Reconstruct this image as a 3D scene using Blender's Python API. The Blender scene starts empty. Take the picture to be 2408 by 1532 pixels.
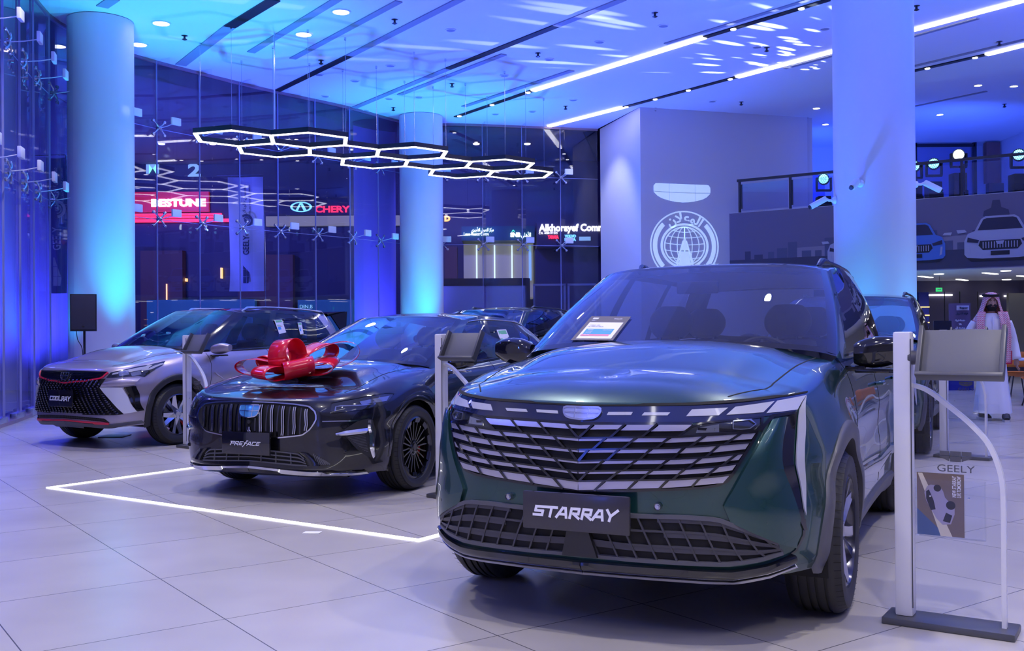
import bpy, bmesh, math, random
import numpy as np
from mathutils import Vector, Matrix
from mathutils.bvhtree import BVHTree
random.seed(7)
C = bpy.context.scene.collection
PI = math.pi
# ------------------------------------------------------------------ camera
F = 2400.0                       # focal length in pixels of the 2408 x 1532 frame
CX, CY, HY = 1204.0, 766.0, 781.0
CAMZ = 1.252
cd = bpy.data.cameras.new('camera'); cam = bpy.data.objects.new('camera', cd); C.objects.link(cam)
cd.sensor_width = 36.0; cd.lens = 36.0*F/2408.0; cd.clip_start = .05; cd.clip_end = 300
cam.location = (0, 0, CAMZ); PITCH = math.atan((HY-CY)/F)
ROLL = -.0073
cam_R = Matrix.Rotation(PI/2+PITCH, 3, 'X') @ Matrix.Rotation(ROLL, 3, 'Z')
cam.rotation_euler = cam_R.to_euler()
bpy.context.scene.camera = cam
vs = bpy.context.scene.view_settings
bpy.context.scene.display_settings.display_device = 'sRGB'
vs.view_transform = 'Standard'; vs.look = 'None'; vs.gamma = 1; vs.exposure = -0.16; vs.use_curve_mapping = False

def at(px, py, Y):               # a point seen at pixel (px,py), at depth Y in front of the camera
    d = (cam_R @ Vector(((px-CX)/F, -(py-CY)/F, -1))); k = Y/d.y
    return Vector((d.x*k, Y, CAMZ+d.z*k))
def gp(px, py, z=0.0):           # the point seen at (px,py) on the horizontal plane at height z
    d = (cam_R @ Vector(((px-CX)/F, -(py-CY)/F, -1))); k = (z-CAMZ)/d.z
    return Vector((d.x*k, d.y*k, z))

# ------------------------------------------------------------------ lights
w = bpy.data.worlds.new('night'); bpy.context.scene.world = w; w.use_nodes = True
w.node_tree.nodes['Background'].inputs[0].default_value = (.10, .12, .9, 1); w.node_tree.nodes['Background'].inputs[1].default_value = .10
H = 6.8                          # ceiling height
def lamp(kind, loc, target, col, power, size=.1, angle=60, blend=.6, size2=None):
    l = bpy.data.lights.new(kind.lower()+'_light', kind); l.energy = power; l.color = col
    if kind == 'SPOT': l.spot_size = math.radians(angle); l.spot_blend = blend; l.shadow_soft_size = size
    elif kind == 'AREA':
        l.size = size
        if size2: l.shape = 'RECTANGLE'; l.size_y = size2
        l.spread = math.radians(angle)
    else: l.shadow_soft_size = size
    o = bpy.data.objects.new(l.name, l); C.objects.link(o); o.location = loc
    if target is not None: o.rotation_euler = (Vector(target)-Vector(loc)).to_track_quat('-Z', 'Y').to_euler()
    return o
BLUE = (.03, .10, 1.); CYAN = (.0, .50, .95); WHITE = (1., .92, .86); LAV = (.55, .55, 1.)
COLS = [(-7.23, 18.0, .565), (-2.3, 26.15, .565), (5.59, 15.7, .61)]
# event wash lights standing on the floor, thrown up at the ceiling
for (x, y, tx, ty, e, c) in ((-4.5, -4, -2, 8, 2600, BLUE), (8.5, -4, 2, 9, 2800, BLUE), (-5.6, 8.5, -3, 14, 3300, BLUE), (10.5, 6, 6, 13, 2400, BLUE), (11.5, 13, 6, 20, 2800, BLUE), (1.0, 24.5, 0, 19, 3300, BLUE), (-4.6, 20.5, -2.5, 19, 2600, BLUE), (3, 14.5, 2, 15, 1800, BLUE)):
    lamp('SPOT', (x, y, .35), (x+(tx-x)*.3, y+(ty-y)*.3, H), c, e*1.1, .15, 104, .8)
for (l0, t0, e0) in (((-5.2, 2.5, 3.2), (.9, 4.6, .8), 420), ((-6.0, 5.5, 3.2), (-1.6, 7.9, .6), 360)): lamp('SPOT', l0, t0, (.05, .12, 1.), e0, .25, 50, 1)  # added blue fill spots out of view, aimed at the car fronts
# cyan uplights at the column feet
for (x, y, tx, ty, e) in ((-6.4, 17.0, -6.0, 17.6, 1300), (-8.0, 17.1, -7.2, 17.4, 420), (-6.2, 17.9, -5.2, 18.2, 900), (-1.9, 25.1, -1.7, 24.8, 1300), (-2.7, 25.2, -2.5, 25.4, 350), (4.75, 14.9, 5.0, 15.0, 260), (6.4, 15.0, 6.2, 15.2, 240), (5.6, 14.75, 5.6, 15.0, 150)):
    lamp('SPOT', (x, y, .25), (tx, ty, H), CYAN, e, .08, 62, .8)
# white showroom lighting in the ceiling
for (x, y, e) in ((-3, 3, 260), (1.2, 1.2, 300), (3.4, 4, 260), (-4.6, 8.5, 260), (-1, 7.5, 240), (2.6, 9, 200), (-5.5, 13, 220), (-1.5, 13.5, 180), (6.5, 9.5, 200), (4.5, 19, 120), (-1, -3, 420), (2, -2.5, 420), (4.5, -1, 300), (8.8, 14, 160)):
    lamp('SPOT', (x, y, H-.05), (x, y, 0), WHITE, e*2.25, .12, 115, .9)

# moving heads throwing a broken leaf pattern across the ceiling
def gobo(loc, target, power, angle, scale, seed, col=(.75, .88, 1.)):
    o = lamp('SPOT', loc, target, col, power, .01, angle, .25); l = o.data; l.use_nodes = True; nt = l.node_tree; L = nt.links; em = nt.nodes['Emission']
    tc = nt.nodes.new('ShaderNodeTexCoord'); sp_ = nt.nodes.new('ShaderNodeSeparateXYZ'); L.new(tc.outputs['Normal'], sp_.inputs[0])
    dx = nt.nodes.new('ShaderNodeMath'); dx.operation = 'DIVIDE'; L.new(sp_.outputs[0], dx.inputs[0]); L.new(sp_.outputs[2], dx.inputs[1])
    dy = nt.nodes.new('ShaderNodeMath'); dy.operation = 'DIVIDE'; L.new(sp_.outputs[1], dy.inputs[0]); L.new(sp_.outputs[2], dy.inputs[1])
    cb = nt.nodes.new('ShaderNodeCombineXYZ'); L.new(dx.outputs[0], cb.inputs[0]); L.new(dy.outputs[0], cb.inputs[1]); cb.inputs[2].default_value = seed
    vo = nt.nodes.new('ShaderNodeTexVoronoi'); vo.inputs['Scale'].default_value = scale; vo.inputs['Randomness'].default_value = .8; L.new(cb.outputs[0], vo.inputs['Vector'])
    mr = nt.nodes.new('ShaderNodeMapRange'); mr.inputs['From Min'].default_value = .36; mr.inputs['From Max'].default_value = .22; mr.inputs['To Max'].default_value = 1; mr.clamp = True; L.new(vo.outputs['Distance'], mr.inputs['Value']); L.new(mr.outputs[0], em.inputs['Strength'])
gobo((9.6, 22.8, 5.3), (2.6, 20.0, H), 16000, 28, 22, 0.)
gobo((9.9, 21.6, 5.3), (4.4, 18.0, H), 16000, 28, 20, 3.)

bpy.context.scene.cycles.transparent_max_bounces = 48
lamp('SPOT', (11.5, 24.5, 4.5), (11, 29, 6.0), BLUE, 900, .1, 140, 1); lamp('SPOT', (8.6, 27.5, 4.4), (8.4, 30, 6.0), BLUE, 500, .1, 120, 1)
lamp('SPOT', (1.3, 25.9, 6.7), (2.7, 26.9, 3.5), (.75, .78, 1.), 260, .05, 75, .7); lamp('SPOT', (-.6, 23.6, .3), (2.8, 26.6, 3.6), (.05, .12, 1.), 700, .1, 80, 1)


# ------------------------------------------------------------------ materials
M = {}
def mat(name, col, rough=.5, metal=0., coat=0., emit=None, es=1., spec=.5, alpha=None, bump=None, noise=None, coatr=.03):
    m = bpy.data.materials.new(name); m.use_nodes = True; nt = m.node_tree; b = nt.nodes['Principled BSDF']
    b.inputs['Base Color'].default_value = (*col, 1); b.inputs['Roughness'].default_value = rough
    b.inputs['Metallic'].default_value = metal; b.inputs['Coat Weight'].default_value = coat
    b.inputs['Coat Roughness'].default_value = coatr; b.inputs['Specular IOR Level'].default_value = spec
    if emit: b.inputs['Emission Color'].default_value = (*emit, 1); b.inputs['Emission Strength'].default_value = es
    if noise:                    # (scale, amount): slow mottling of the base colour
        n = nt.nodes.new('ShaderNodeTexNoise'); n.inputs['Scale'].default_value = noise[0]; n.inputs['Detail'].default_value = 5
        tc = nt.nodes.new('ShaderNodeTexCoord'); nt.links.new(tc.outputs['Object'], n.inputs['Vector'])
        r = nt.nodes.new('ShaderNodeMix'); r.data_type = 'RGBA'
        r.inputs[6].default_value = (*[c*(1-noise[1]) for c in col], 1); r.inputs[7].default_value = (*[min(1, c*(1+noise[1])) for c in col], 1)
        nt.links.new(n.outputs['Fac'], r.inputs[0]); nt.links.new(r.outputs[2], b.inputs['Base Color'])
        if bump:
            bp = nt.nodes.new('ShaderNodeBump'); bp.inputs['Strength'].default_value = bump; bp.inputs['Distance'].default_value = .01
            nt.links.new(n.outputs['Fac'], bp.inputs['Height']); nt.links.new(bp.outputs['Normal'], b.inputs['Normal'])
    M[name] = m; return m
def glassmat(name, tint, refl=1.0, rough=0., ior=1.45):
    m = bpy.data.materials.new(name); m.use_nodes = True; nt = m.node_tree; nt.nodes.clear()
    o = nt.nodes.new('ShaderNodeOutputMaterial'); t = nt.nodes.new('ShaderNodeBsdfTransparent'); g = nt.nodes.new('ShaderNodeBsdfGlossy')
    f = nt.nodes.new('ShaderNodeFresnel'); ge = nt.nodes.new('ShaderNodeNewGeometry'); mi = nt.nodes.new('ShaderNodeMapRange'); mi.inputs['To Min'].default_value = ior; mi.inputs['To Max'].default_value = 1/ior
    nt.links.new(ge.outputs['Backfacing'], mi.inputs['Value']); nt.links.new(mi.outputs[0], f.inputs['IOR'])
    mu = nt.nodes.new('ShaderNodeMath'); mu.operation = 'MULTIPLY'; mu.inputs[1].default_value = refl; mu.use_clamp = True
    x = nt.nodes.new('ShaderNodeMixShader'); t.inputs[0].default_value = (*tint, 1); g.inputs['Roughness'].default_value = rough
    nt.links.new(f.outputs[0], mu.inputs[0]); nt.links.new(mu.outputs[0], x.inputs[0]); nt.links.new(t.outputs[0], x.inputs[1])
    nt.links.new(g.outputs[0], x.inputs[2]); nt.links.new(x.outputs[0], o.inputs[0]); M[name] = m; return m
mat('paint_green', (.010, .055, .052), .27, .5, 1.0, coatr=.015)
mat('paint_black', (.004, .004, .007), .25, .3, 1.0)
mat('paint_silver', (.37, .33, .40), .36, .6, 1.0)
mat('paint_dark', (.02, .022, .035), .3, .5, 1.0)
mat('gloss_black', (.006, .006, .009), .08, 0, .6)
mat('plastic_grey', (.085, .085, .10), .45)
mat('plastic_dark', (.018, .018, .022), .5)
mat('black_hole', (.003, .003, .004), .8)
mat('rubber', (.016, .016, .018), .55)
mat('chrome', (.75, .76, .80), .12, 1)
mat('satin_chrome', (.50, .50, .56), .28, 1)
mat('dark_chrome', (.10, .10, .12), .18, 1)
mat('silver_blade', (.52, .50, .56), .32, .75)
mat('alloy', (.55, .55, .60), .22, 1)
mat('gloss_alloy_black', (.02, .02, .023), .16, .6, .8)
mat('caliper_red', (.6, .01, .015), .35)
mat('trim_red', (.65, .02, .06), .3)
mat('lamp_white', (.42, .43, .50), .2, 0, .6)
mat('lamp_clear', (.30, .33, .40), .1, .8, .5)
mat('seat', (.055, .058, .085), .6)
mat('dash', (.012, .012, .018), .6)
mat('headliner', (.35, .36, .45), .8)
mat('logo_blue', (.10, .38, .80), .15, .4, 1)
mat('white', (.80, .80, .82), .4)
mat('paper', (.85, .85, .88), .6)
mat('letter', (.80, .80, .86), .3)
mat('plate', (.030, .028, .036), .22, 0, .3)
mat('plate_gloss', (.008, .008, .013), .06, 0, 1)
mat('band_blue', (.008, .012, .05), .06, 0, 1)
mat('lamp_dark', (.03, .035, .045), .08, .3, 1)
mat('emblem_silver', (.45, .50, .75), .2, .6, 1)
mat('blade_white', (.62, .64, .72), .3, .2)
mat('lattice', (.042, .042, .055), .33)
mat('plastic_grey2', (.035, .035, .05), .6)
mat('lip', (.30, .12, .10), .5)
glassmat('windshield', (.60, .65, .80), 2.2, ior=1.55)
glassmat('side_glass', (.42, .45, .58), 1.9)
glassmat('lamp_cover', (.92, .94, 1.), 1.2)
glassmat('acrylic', (.975, .98, .99), .5)

# ------------------------------------------------------------------ mesh helpers
def obj(name, verts, faces, m, parent=None, smooth=True, mats=None, fm=None, sharp=None):
    me = bpy.data.meshes.new(name); me.from_pydata([tuple(map(float, v)) for v in verts], [], faces)
    for k in (mats or [m]): me.materials.append(M[k] if isinstance(k, str) else k)
    if fm is not None: me.polygons.foreach_set('material_index', fm)
    me.polygons.foreach_set('use_smooth', [smooth]*len(me.polygons))
    if smooth and sharp is not None: me.set_sharp_from_angle(angle=math.radians(sharp))
    me.update()
    o = bpy.data.objects.new(name, me); C.objects.link(o)
    if parent is not None: o.parent = parent
    return o
def fixn(o):
    bm = bmesh.new(); bm.from_mesh(o.data); bmesh.ops.recalc_face_normals(bm, faces=bm.faces); bm.to_mesh(o.data); bm.free(); return o
def tag(o, label, cat, group=None, kind=None):
    if label: o['label'] = label
    if cat: o['category'] = cat
    if group: o['group'] = group
    if kind: o['kind'] = kind
    return o
def thing(name, label, cat, loc=(0, 0, 0), rz=0, group=None):
    o = bpy.data.objects.new(name, None); C.objects.link(o); o.location = loc; o.rotation_euler = (0, 0, rz)
    o.empty_display_size = .1
    return tag(o, label, cat, group)
def struct(o): o['kind'] = 'structure'; return o
class MB:                        # collects shapes that become one mesh
    def __init__(s): s.v = []; s.f = []
    def add(s, vs, fs, T=None):
        n = len(s.v)
        for v in vs:
            v = Vector(v); s.v.append(T @ v if T is not None else v)
        s.f += [tuple(n+i for i in f) for f in fs]; return s
    def box(s, c, d, T=None, bev=0):
        x, y, z = c; a, b, e = d[0]/2, d[1]/2, d[2]/2
        if bev <= 0:
            return s.add([(x+i*a, y+j*b, z+k*e) for i in (-1, 1) for j in (-1, 1) for k in (-1, 1)],
                  [(0, 1, 3, 2), (4, 6, 7, 5), (0, 4, 5, 1), (2, 3, 7, 6), (0, 2, 6, 4), (1, 5, 7, 3)], T)
        bm = bmesh.new(); bmesh.ops.create_cube(bm, size=1)
        for v in bm.verts: v.co = Vector((v.co.x*d[0], v.co.y*d[1], v.co.z*d[2]))
        bmesh.ops.bevel(bm, geom=bm.edges[:], offset=bev, segments=2, affect='EDGES', profile=.6)
        bm.verts.index_update(); s.add([v.co+Vector(c) for v in bm.verts], [[v.index for v in f.verts] for f in bm.faces], T); bm.free(); return s
    def tube(s, pts, r, n=10, cap=True, T=None):
        pts = [Vector(p) for p in pts]; N = len(pts); rr = r if isinstance(r, (list, tuple)) else [r]*N
        vs = []; fs = []; up = None
        for i, p in enumerate(pts):
            t = (pts[min(i+1, N-1)]-pts[max(i-1, 0)]).normalized()
            if up is None: up = Vector((0, 0, 1)) if abs(t.z) < .9 else Vector((1, 0, 0))
            a = t.cross(up).normalized(); b = a.cross(t).normalized(); up = b
            for k in range(n):
                an = 2*PI*k/n; vs.append(p+a*math.cos(an)*rr[i]+b*math.sin(an)*rr[i])
        for i in range(N-1):
            for k in range(n): fs.append((i*n+k, i*n+(k+1) % n, (i+1)*n+(k+1) % n, (i+1)*n+k))
        if cap: fs.append(tuple(range(n))[::-1]); fs.append(tuple((N-1)*n+k for k in range(n)))
        return s.add(vs, fs, T)
    def lathe(s, prof, n=32, T=None, cap=False, a0=0, a1=2*PI):   # prof of (r,z) about z
        full = abs(a1-a0-2*PI) < 1e-6; m = n if full else n+1; vs = []; fs = []
        for r, z in prof:
            for k in range(m):
                an = a0+(a1-a0)*k/n; vs.append((r*math.cos(an), r*math.sin(an), z))
        for i in range(len(prof)-1):
            for k in range(n): fs.append((i*m+k, i*m+(k+1) % m, (i+1)*m+(k+1) % m, (i+1)*m+k))
        if cap: fs.append(tuple(range(m))[::-1]); fs.append(tuple((len(prof)-1)*m+k for k in range(m)))
        return s.add(vs, fs, T)
    def prism(s, poly, z0, z1, T=None):
        n = len(poly); return s.add([(x, y, z0) for x, y in poly]+[(x, y, z1) for x, y in poly],
            [tuple(range(n))[::-1], tuple(range(n, 2*n))]+[(i, (i+1) % n, n+(i+1) % n, n+i) for i in range(n)], T)
    def grid(s, P, T=None, closeu=False):
        P = np.asarray(P); a, b = P.shape[:2]
        fs = [(i*b+j, i*b+j+1, ((i+1) % a)*b+j+1, ((i+1) % a)*b+j) for i in range(a if closeu else a-1) for j in range(b-1)]
        return s.add(P.reshape(-1, 3), fs, T)
    def build(s, name, m, parent=None, smooth=True, sharp=35, fix=True):
        o = obj(name, s.v, s.f, m, parent, smooth, None, None, sharp)
        if fix: fixn(o)
        return o
def split_loose(o, mind=0.):      # every loose piece of a mesh becomes a part of its own
    bm = bmesh.new(); bm.from_mesh(o.data); bm.verts.ensure_lookup_table(); seen = set(); groups = []
    for v in bm.verts:
        if v.index in seen: continue
        st = [v]; g = []; seen.add(v.index)
        while st:
            a = st.pop(); g.append(a.index)
            for e in a.link_edges:
                b = e.other_vert(a)
                if b.index not in seen: seen.add(b.index); st.append(b)
        groups.append(g)
    bm.free()
    if len(groups) < 2: return [o]
    V = [v.co.copy() for v in o.data.vertices]; P = [tuple(p.vertices) for p in o.data.polygons]; out = []
    where = {}
    for k, g in enumerate(groups):
        for i in g: where[i] = k
    for k, g in enumerate(groups):
        ix = {i: n for n, i in enumerate(g)}; fs = [tuple(ix[i] for i in p) for p in P if where[p[0]] == k]
        n_ = obj(o.name.split('.')[0], [V[i] for i in g], fs, o.data.materials[0], o.parent, bool(o.data.polygons[0].use_smooth), None, None, 35); n_.matrix_parent_inverse = o.matrix_parent_inverse.copy(); out.append(n_)
    bpy.data.objects.remove(o); return out
def pchip(xs, ys, x):
    xs = np.asarray(xs, float); ys = np.asarray(ys, float); x = np.asarray(x, float)
    h = np.diff(xs); d = np.diff(ys)/h; n = len(xs); m = np.zeros(n)
    for i in range(1, n-1):
        if d[i-1]*d[i] > 0:
            w1 = 2*h[i]+h[i-1]; w2 = h[i]+2*h[i-1]; m[i] = (w1+w2)/(w1/d[i-1]+w2/d[i])
    m[0] = d[0]; m[-1] = d[-1]
    k = np.clip(np.searchsorted(xs, x)-1, 0, n-2); t = np.clip((x-xs[k])/h[k], 0, 1)
    return ((2*t**3-3*t*t+1)*ys[k]+(t**3-2*t*t+t)*h[k]*m[k]+(-2*t**3+3*t*t)*ys[k+1]+(t**3-t*t)*h[k]*m[k+1])
def tab(t, x): return pchip([a[0] for a in t], [a[1] for a in t], x)
def resample(pts, n):
    P = np.array(pts, float); d = np.r_[0, np.cumsum(np.linalg.norm(np.diff(P, axis=0), axis=1))]
    q = np.linspace(0, d[-1], n); return np.array([np.interp(q, d, P[:, i]) for i in range(P.shape[1])]).T
_txt = {}
def textmesh(s, size=1., shear=0., bold=0., sx=1., spacing=1., align='CENTER', ext=0.):
    cu = bpy.data.curves.new('t', 'FONT'); cu.body = s; cu.size = size; cu.shear = shear; cu.align_x = align; cu.align_y = 'CENTER'
    cu.offset = bold; cu.space_character = spacing; cu.extrude = ext; cu.resolution_u = 3
    o = bpy.data.objects.new('t', cu); C.objects.link(o); dg = bpy.context.evaluated_depsgraph_get()
    me = bpy.data.meshes.new_from_object(o.evaluated_get(dg)); vs = [Vector((v.co.x*sx, v.co.y, v.co.z)) for v in me.vertices]
    fs = [tuple(p.vertices) for p in me.polygons]
    bpy.data.objects.remove(o); bpy.data.curves.remove(cu); bpy.data.meshes.remove(me)
    return vs, fs
def text(name, s, m, T, parent=None, **k):   # T maps text plane (x right, y up, z out) to place
    vs, fs = textmesh(s, **k); return obj(name, [T @ v for v in vs], fs, m, parent, False)
def frame(o, x, y): # matrix with origin o, axes x (right) and y (up)
    x = Vector(x).normalized(); y = Vector(y).normalized(); z = x.cross(y)
    return Matrix.Translation(Vector(o)) @ Matrix((x, y, z)).transposed().to_4x4()
# ------------------------------------------------------------------ cars
STROKES = {'S': [[(1, .9), (.1, .9), (.1, .5), (.9, .5), (.9, .1), (0, .1)]], 'T': [[(-.05, .9), (1.05, .9)], [(.5, .9), (.5, 0)]], 'A': [[(-.05, 0), (.42, .9), (.72, .9), (.98, 0)], [(.25, .3), (.85, .3)]],
    'R': [[(.1, 0), (.1, .9), (.9, .9), (.9, .42), (.38, .42), (1.02, 0)]], 'Y': [[(0, 1), (.45, .42), (1.05, 1)], [(.45, .42), (.42, 0)]], 'C': [[(1, .9), (.1, .9), (.1, .1), (.95, .1)]],
    'O': [[(.1, .1), (.1, .9), (.95, .9), (.95, .1), (0, .1)]], 'L': [[(.1, 1), (.1, .1), (.95, .1)]], 'P': [[(-.15, .9), (.95, .9), (.9, .45), (.15, .45)], [(.15, .75), (.05, 0)]],
    'E': [[(1, .9), (.15, .9), (.08, .1), (.95, .1)], [(.1, .5), (.85, .5)]], 'F': [[(1.05, 1.15), (.7, 1.15), (.35, .0), (.1, -.35)], [(.2, .6), (.95, .6)]]}
def strokes(txt, w, h, t, shear, gap=.25, ext=.0015):   # block lettering drawn with strokes, centred
    q = MB(); x0 = 0; segs = []
    for ch in txt:
        for pl in STROKES[ch]:
            for a, b in zip(pl[:-1], pl[1:]): segs.append(((x0+a[0], a[1]), (x0+b[0], b[1])))
        x0 += 1+gap
    W_ = x0-gap; s_ = w/W_
    for a, b in segs:
        A = Vector(((a[0]-W_/2)*s_+(a[1]-.5)*h*shear, (a[1]-.5)*h)); B = Vector(((b[0]-W_/2)*s_+(b[1]-.5)*h*shear, (b[1]-.5)*h)); d = (B-A); L = d.length
        if L < 1e-6: continue
        d /= L; n_ = Vector((-d.y, d.x))*t/2; A = A-d*t*.42; B = B+d*t*.42; q.prism([tuple(A-n_), tuple(B-n_), tuple(B+n_), tuple(A+n_)], 0, ext)
    return q
# car coordinates: x forward from the front axle, y to the car's left, z up
class Car:
    def __init__(s, p, root):
        s.p = p; s.root = root; s.Rz = None
    # --- lower body -------------------------------------------------
    def W(s, x, v):
        p = s.p; x = np.asarray(x, float); v = np.asarray(v, float)
        w = tab(p['W'], x)*tab(p['S'], v)
        z = s.B(x)+(s.H(x)-s.B(x))*v
        for cx in (0, -p['wb']):
            d = np.hypot(x-cx, z-p['wr']-.05); w = w+p.get('flare', .02)*np.exp(-((d-.42)/.12)**2)*(v < .93)
        return w
    def B(s, x): return tab(s.p['B'], x)
    def H(s, x): return tab(s.p['H'], x)
    def sheet(s):                # perimeter x levels grid, left half, from nose centre to tail centre
        p = s.p; K = 26; V = np.linspace(0, 1, K); rows = []; info = []
        for a in np.linspace(0, 1, 17):       # nose arc
            sh = tab(p['nose_shape'], a); yf = tab(p['nose_y'], a)
            xn = p['xc']+(tab(p['N'], V)-p['xc'])*sh
            B = tab(p['Bn'], a); H = tab(p['Hn'], a)
            y = yf*s.W(p['xc'], V); rows.append(np.stack([xn, y, B+(H-B)*V], 1)); info.append(0)
        for x in np.linspace(p['xc'], p['xt'], 120)[1:]:
            B, H = s.B(x), s.H(x); rows.append(np.stack([np.full(K, x), s.W(x, V), B+(H-B)*V], 1)); info.append(1)
        for a in np.linspace(1, 0, 13)[1:]:
            sh = tab(p['tail_shape'], a); yf = tab(p['tail_y'], a)
            xn = p['xt']+(tab(p['T'], V)-p['xt'])*sh; B, H = s.B(p['xt']), s.H(p['xt'])
            rows.append(np.stack([xn, yf*s.W(p['xt'], V), B+(H-B)*V], 1)); info.append(2)
        return np.array(rows), info
    def build_body(s):
        p = s.p; G, info = s.sheet(); n, K = G.shape[:2]
        R = p['ar']; cen = [(0, p['wr']+p.get('aup', .0)), (-p['wb'], p['wr']+p.get('aup', .0))]
        # remove the wheel openings and snap their rims
        inside = np.zeros((n, K), bool)
        for cx, cz in cen:
            d = np.hypot(G[..., 0]-cx, G[..., 2]-cz); inside |= (d < R) & (np.array(info)[:, None] == 1)
        drop = set()
        quads = []
        for i in range(n-1):
            for j in range(K-1):
                q = [(i, j), (i+1, j), (i+1, j+1), (i, j+1)]
                if all(inside[a] for a in q): continue
                quads.append(q)
        used = {a for q in quads for a in q}
        for (i, j) in used:
            if inside[i, j]:
                x, y, z = G[i, j]; cx, cz = min(cen, key=lambda c: abs(c[0]-x)); d = math.hypot(x-cx, z-cz) or 1
                x2 = cx+(x-cx)*R/d; z2 = cz+(z-cz)*R/d; B, H = s.B(x2), s.H(x2)
                G[i, j] = (x2, s.W(x2, (z2-B)/(H-B)), z2)
        side = G.copy()
        mb = MB(); idx = {}
        verts = []; faces = []
        def vid(a):
            if a not in idx: idx[a] = len(verts); verts.append(tuple(G[a]))
            return idx[a]
        for q in quads: faces.append(tuple(vid(a) for a in q))
        # top: fan from the shoulder line to the centre line
        T = 20; ts = np.linspace(0, 1, T); xcowl, xdeck = p['cowl'], p['deck']
        tid = {}
        xn = p['N'][-1][1]; x0 = xn-p['fan']
        cl = []
        for i in range(n):
            x = G[i, K-1, 0]
            if info[i] == 0:
                a = i/16; cl.append(x0+(p['xc']-x0)*(a**1.6))
            elif info[i] == 1: cl.append(x)
            else:
                a = (i-(n-13))/12.; cl.append(p['xt']+(p['T'][-1][1]+.15-p['xt'])*a)
        for i in range(n):
            e = G[i, K-1]
            for j, t in enumerate(ts):
                if j == 0: tid[i, j] = vid((i, K-1)); continue
                x = e[0]+(cl[i]-e[0])*t; y = e[1]*(1-t)
                g = 1-(1-t)**p.get('crown', 2.2); zc = tab(p['Hc'], cl[i])
                z = e[2]+(zc-e[2])*g+s.hoodbump(x, y)*min(1, t*5)
                tid[i, j] = len(verts); verts.append((x, y, z))
        for i in range(n-1):
            xm = (G[i, K-1, 0]+G[i+1, K-1, 0])/2
            if xdeck < xm < xcowl: 
                continue
            for j in range(T-1): faces.append((tid[i, j], tid[i+1, j], tid[i+1, j+1], tid[i, j+1]))
        # inner lip of the cabin opening
        # mirror
        nv = len(verts); verts2 = [(x, -y, z) for x, y, z in verts]; faces2 = [tuple(nv+a for a in f[::-1]) for f in faces]
        o = obj('body', verts+verts2, faces+faces2, p['paint'], s.root)
        bm = bmesh.new(); bm.from_mesh(o.data); bmesh.ops.remove_doubles(bm, verts=bm.verts, dist=.0004)
        bmesh.ops.delete(bm, geom=[v for v in bm.verts if not v.link_faces], context='VERTS')
        bmesh.ops.recalc_face_normals(bm, faces=bm.faces)
        s.bvh = BVHTree.FromBMesh(bm); bm.to_mesh(o.data); bm.free(); s.body = o
        bot = MB(); xs = np.linspace(p['N'][0][1]-.10, p['T'][0][1]+.08, 24)
        bot.grid([[(x, -.58, p['Bn'][0][1]+.03), (x, 0, p['Bn'][0][1]+.01), (x, .58, p['Bn'][0][1]+.03)] for x in xs]); bot.build('underbody', 'black_hole', s.root)
        return o
    def hoodbump(s, x, y):
        r = 0
        for (x0, y0, x1, y1, wd, am) in s.p.get('bumps', []):   # raised / sunk crease lines on the hood
            t = (x-x0)/(x1-x0)
            if 0 <= t <= 1:
                yc = y0+(y1-y0)*t; r += am*math.sin(PI*min(1, max(0, t)))**.5/(1+math.exp(-(yc-abs(y))/wd))
        return r
    # --- rays onto the body ------------------------------------------
    def place(s, loc, rz):
        s.root.location = loc; s.root.rotation_euler = (0, 0, rz)
        s.Mw = Matrix.Translation(Vector(loc)) @ Matrix.Rotation(rz, 4, 'Z'); s.Mi = s.Mw.inverted()
    def pix(s, px, py):          # the body point seen at a pixel, in car coordinates
        o = s.Mi @ Vector((0, 0, CAMZ)); d = (s.Mi.to_3x3() @ (cam_R @ Vector(((px-CX)/F, -(py-CY)/F, -1)))).normalized()
        h = s.bvh.ray_cast(o, d)
        if h[0] is None: h = s.bvh.find_nearest(o+d*((s.Mi.inverted().translation-Vector((0,0,0))).length))
        return h[0]
    def onf(s, y, z, off=0):     # front view (y,z) -> body surface
        h = s.bvh.ray_cast(Vector((3, y, z)), Vector((-1, 0, 0)))
        if h[0] is None or h[0].x < -.2:
            h = s.bvh.find_nearest(Vector((s.p['N'][2][1]-.02-.25*abs(y)**2, y, z)))
        n = h[1]
        if n.x < 0: n = -n
        return h[0]+n*off
    def ons(s, x, z, off=0, sg=1):
        h = s.bvh.ray_cast(Vector((x, 3*sg, z)), Vector((0, -sg, 0)))
        if h[0] is None or h[0].y*sg < .4: h = s.bvh.find_nearest(Vector((x, .9*sg, z)))
        n = h[1]
        if n.y*sg < 0: n = -n
        return h[0]+n*off
    def ont(s, x, y, off=0):
        h = s.bvh.ray_cast(Vector((x, y, 3)), Vector((0, 0, -1)))
        if h[0] is None: h = s.bvh.find_nearest(Vector((x, y, 1)))
        n = h[1]
        if n.z < 0: n = -n
        return h[0]+n*off
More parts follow.
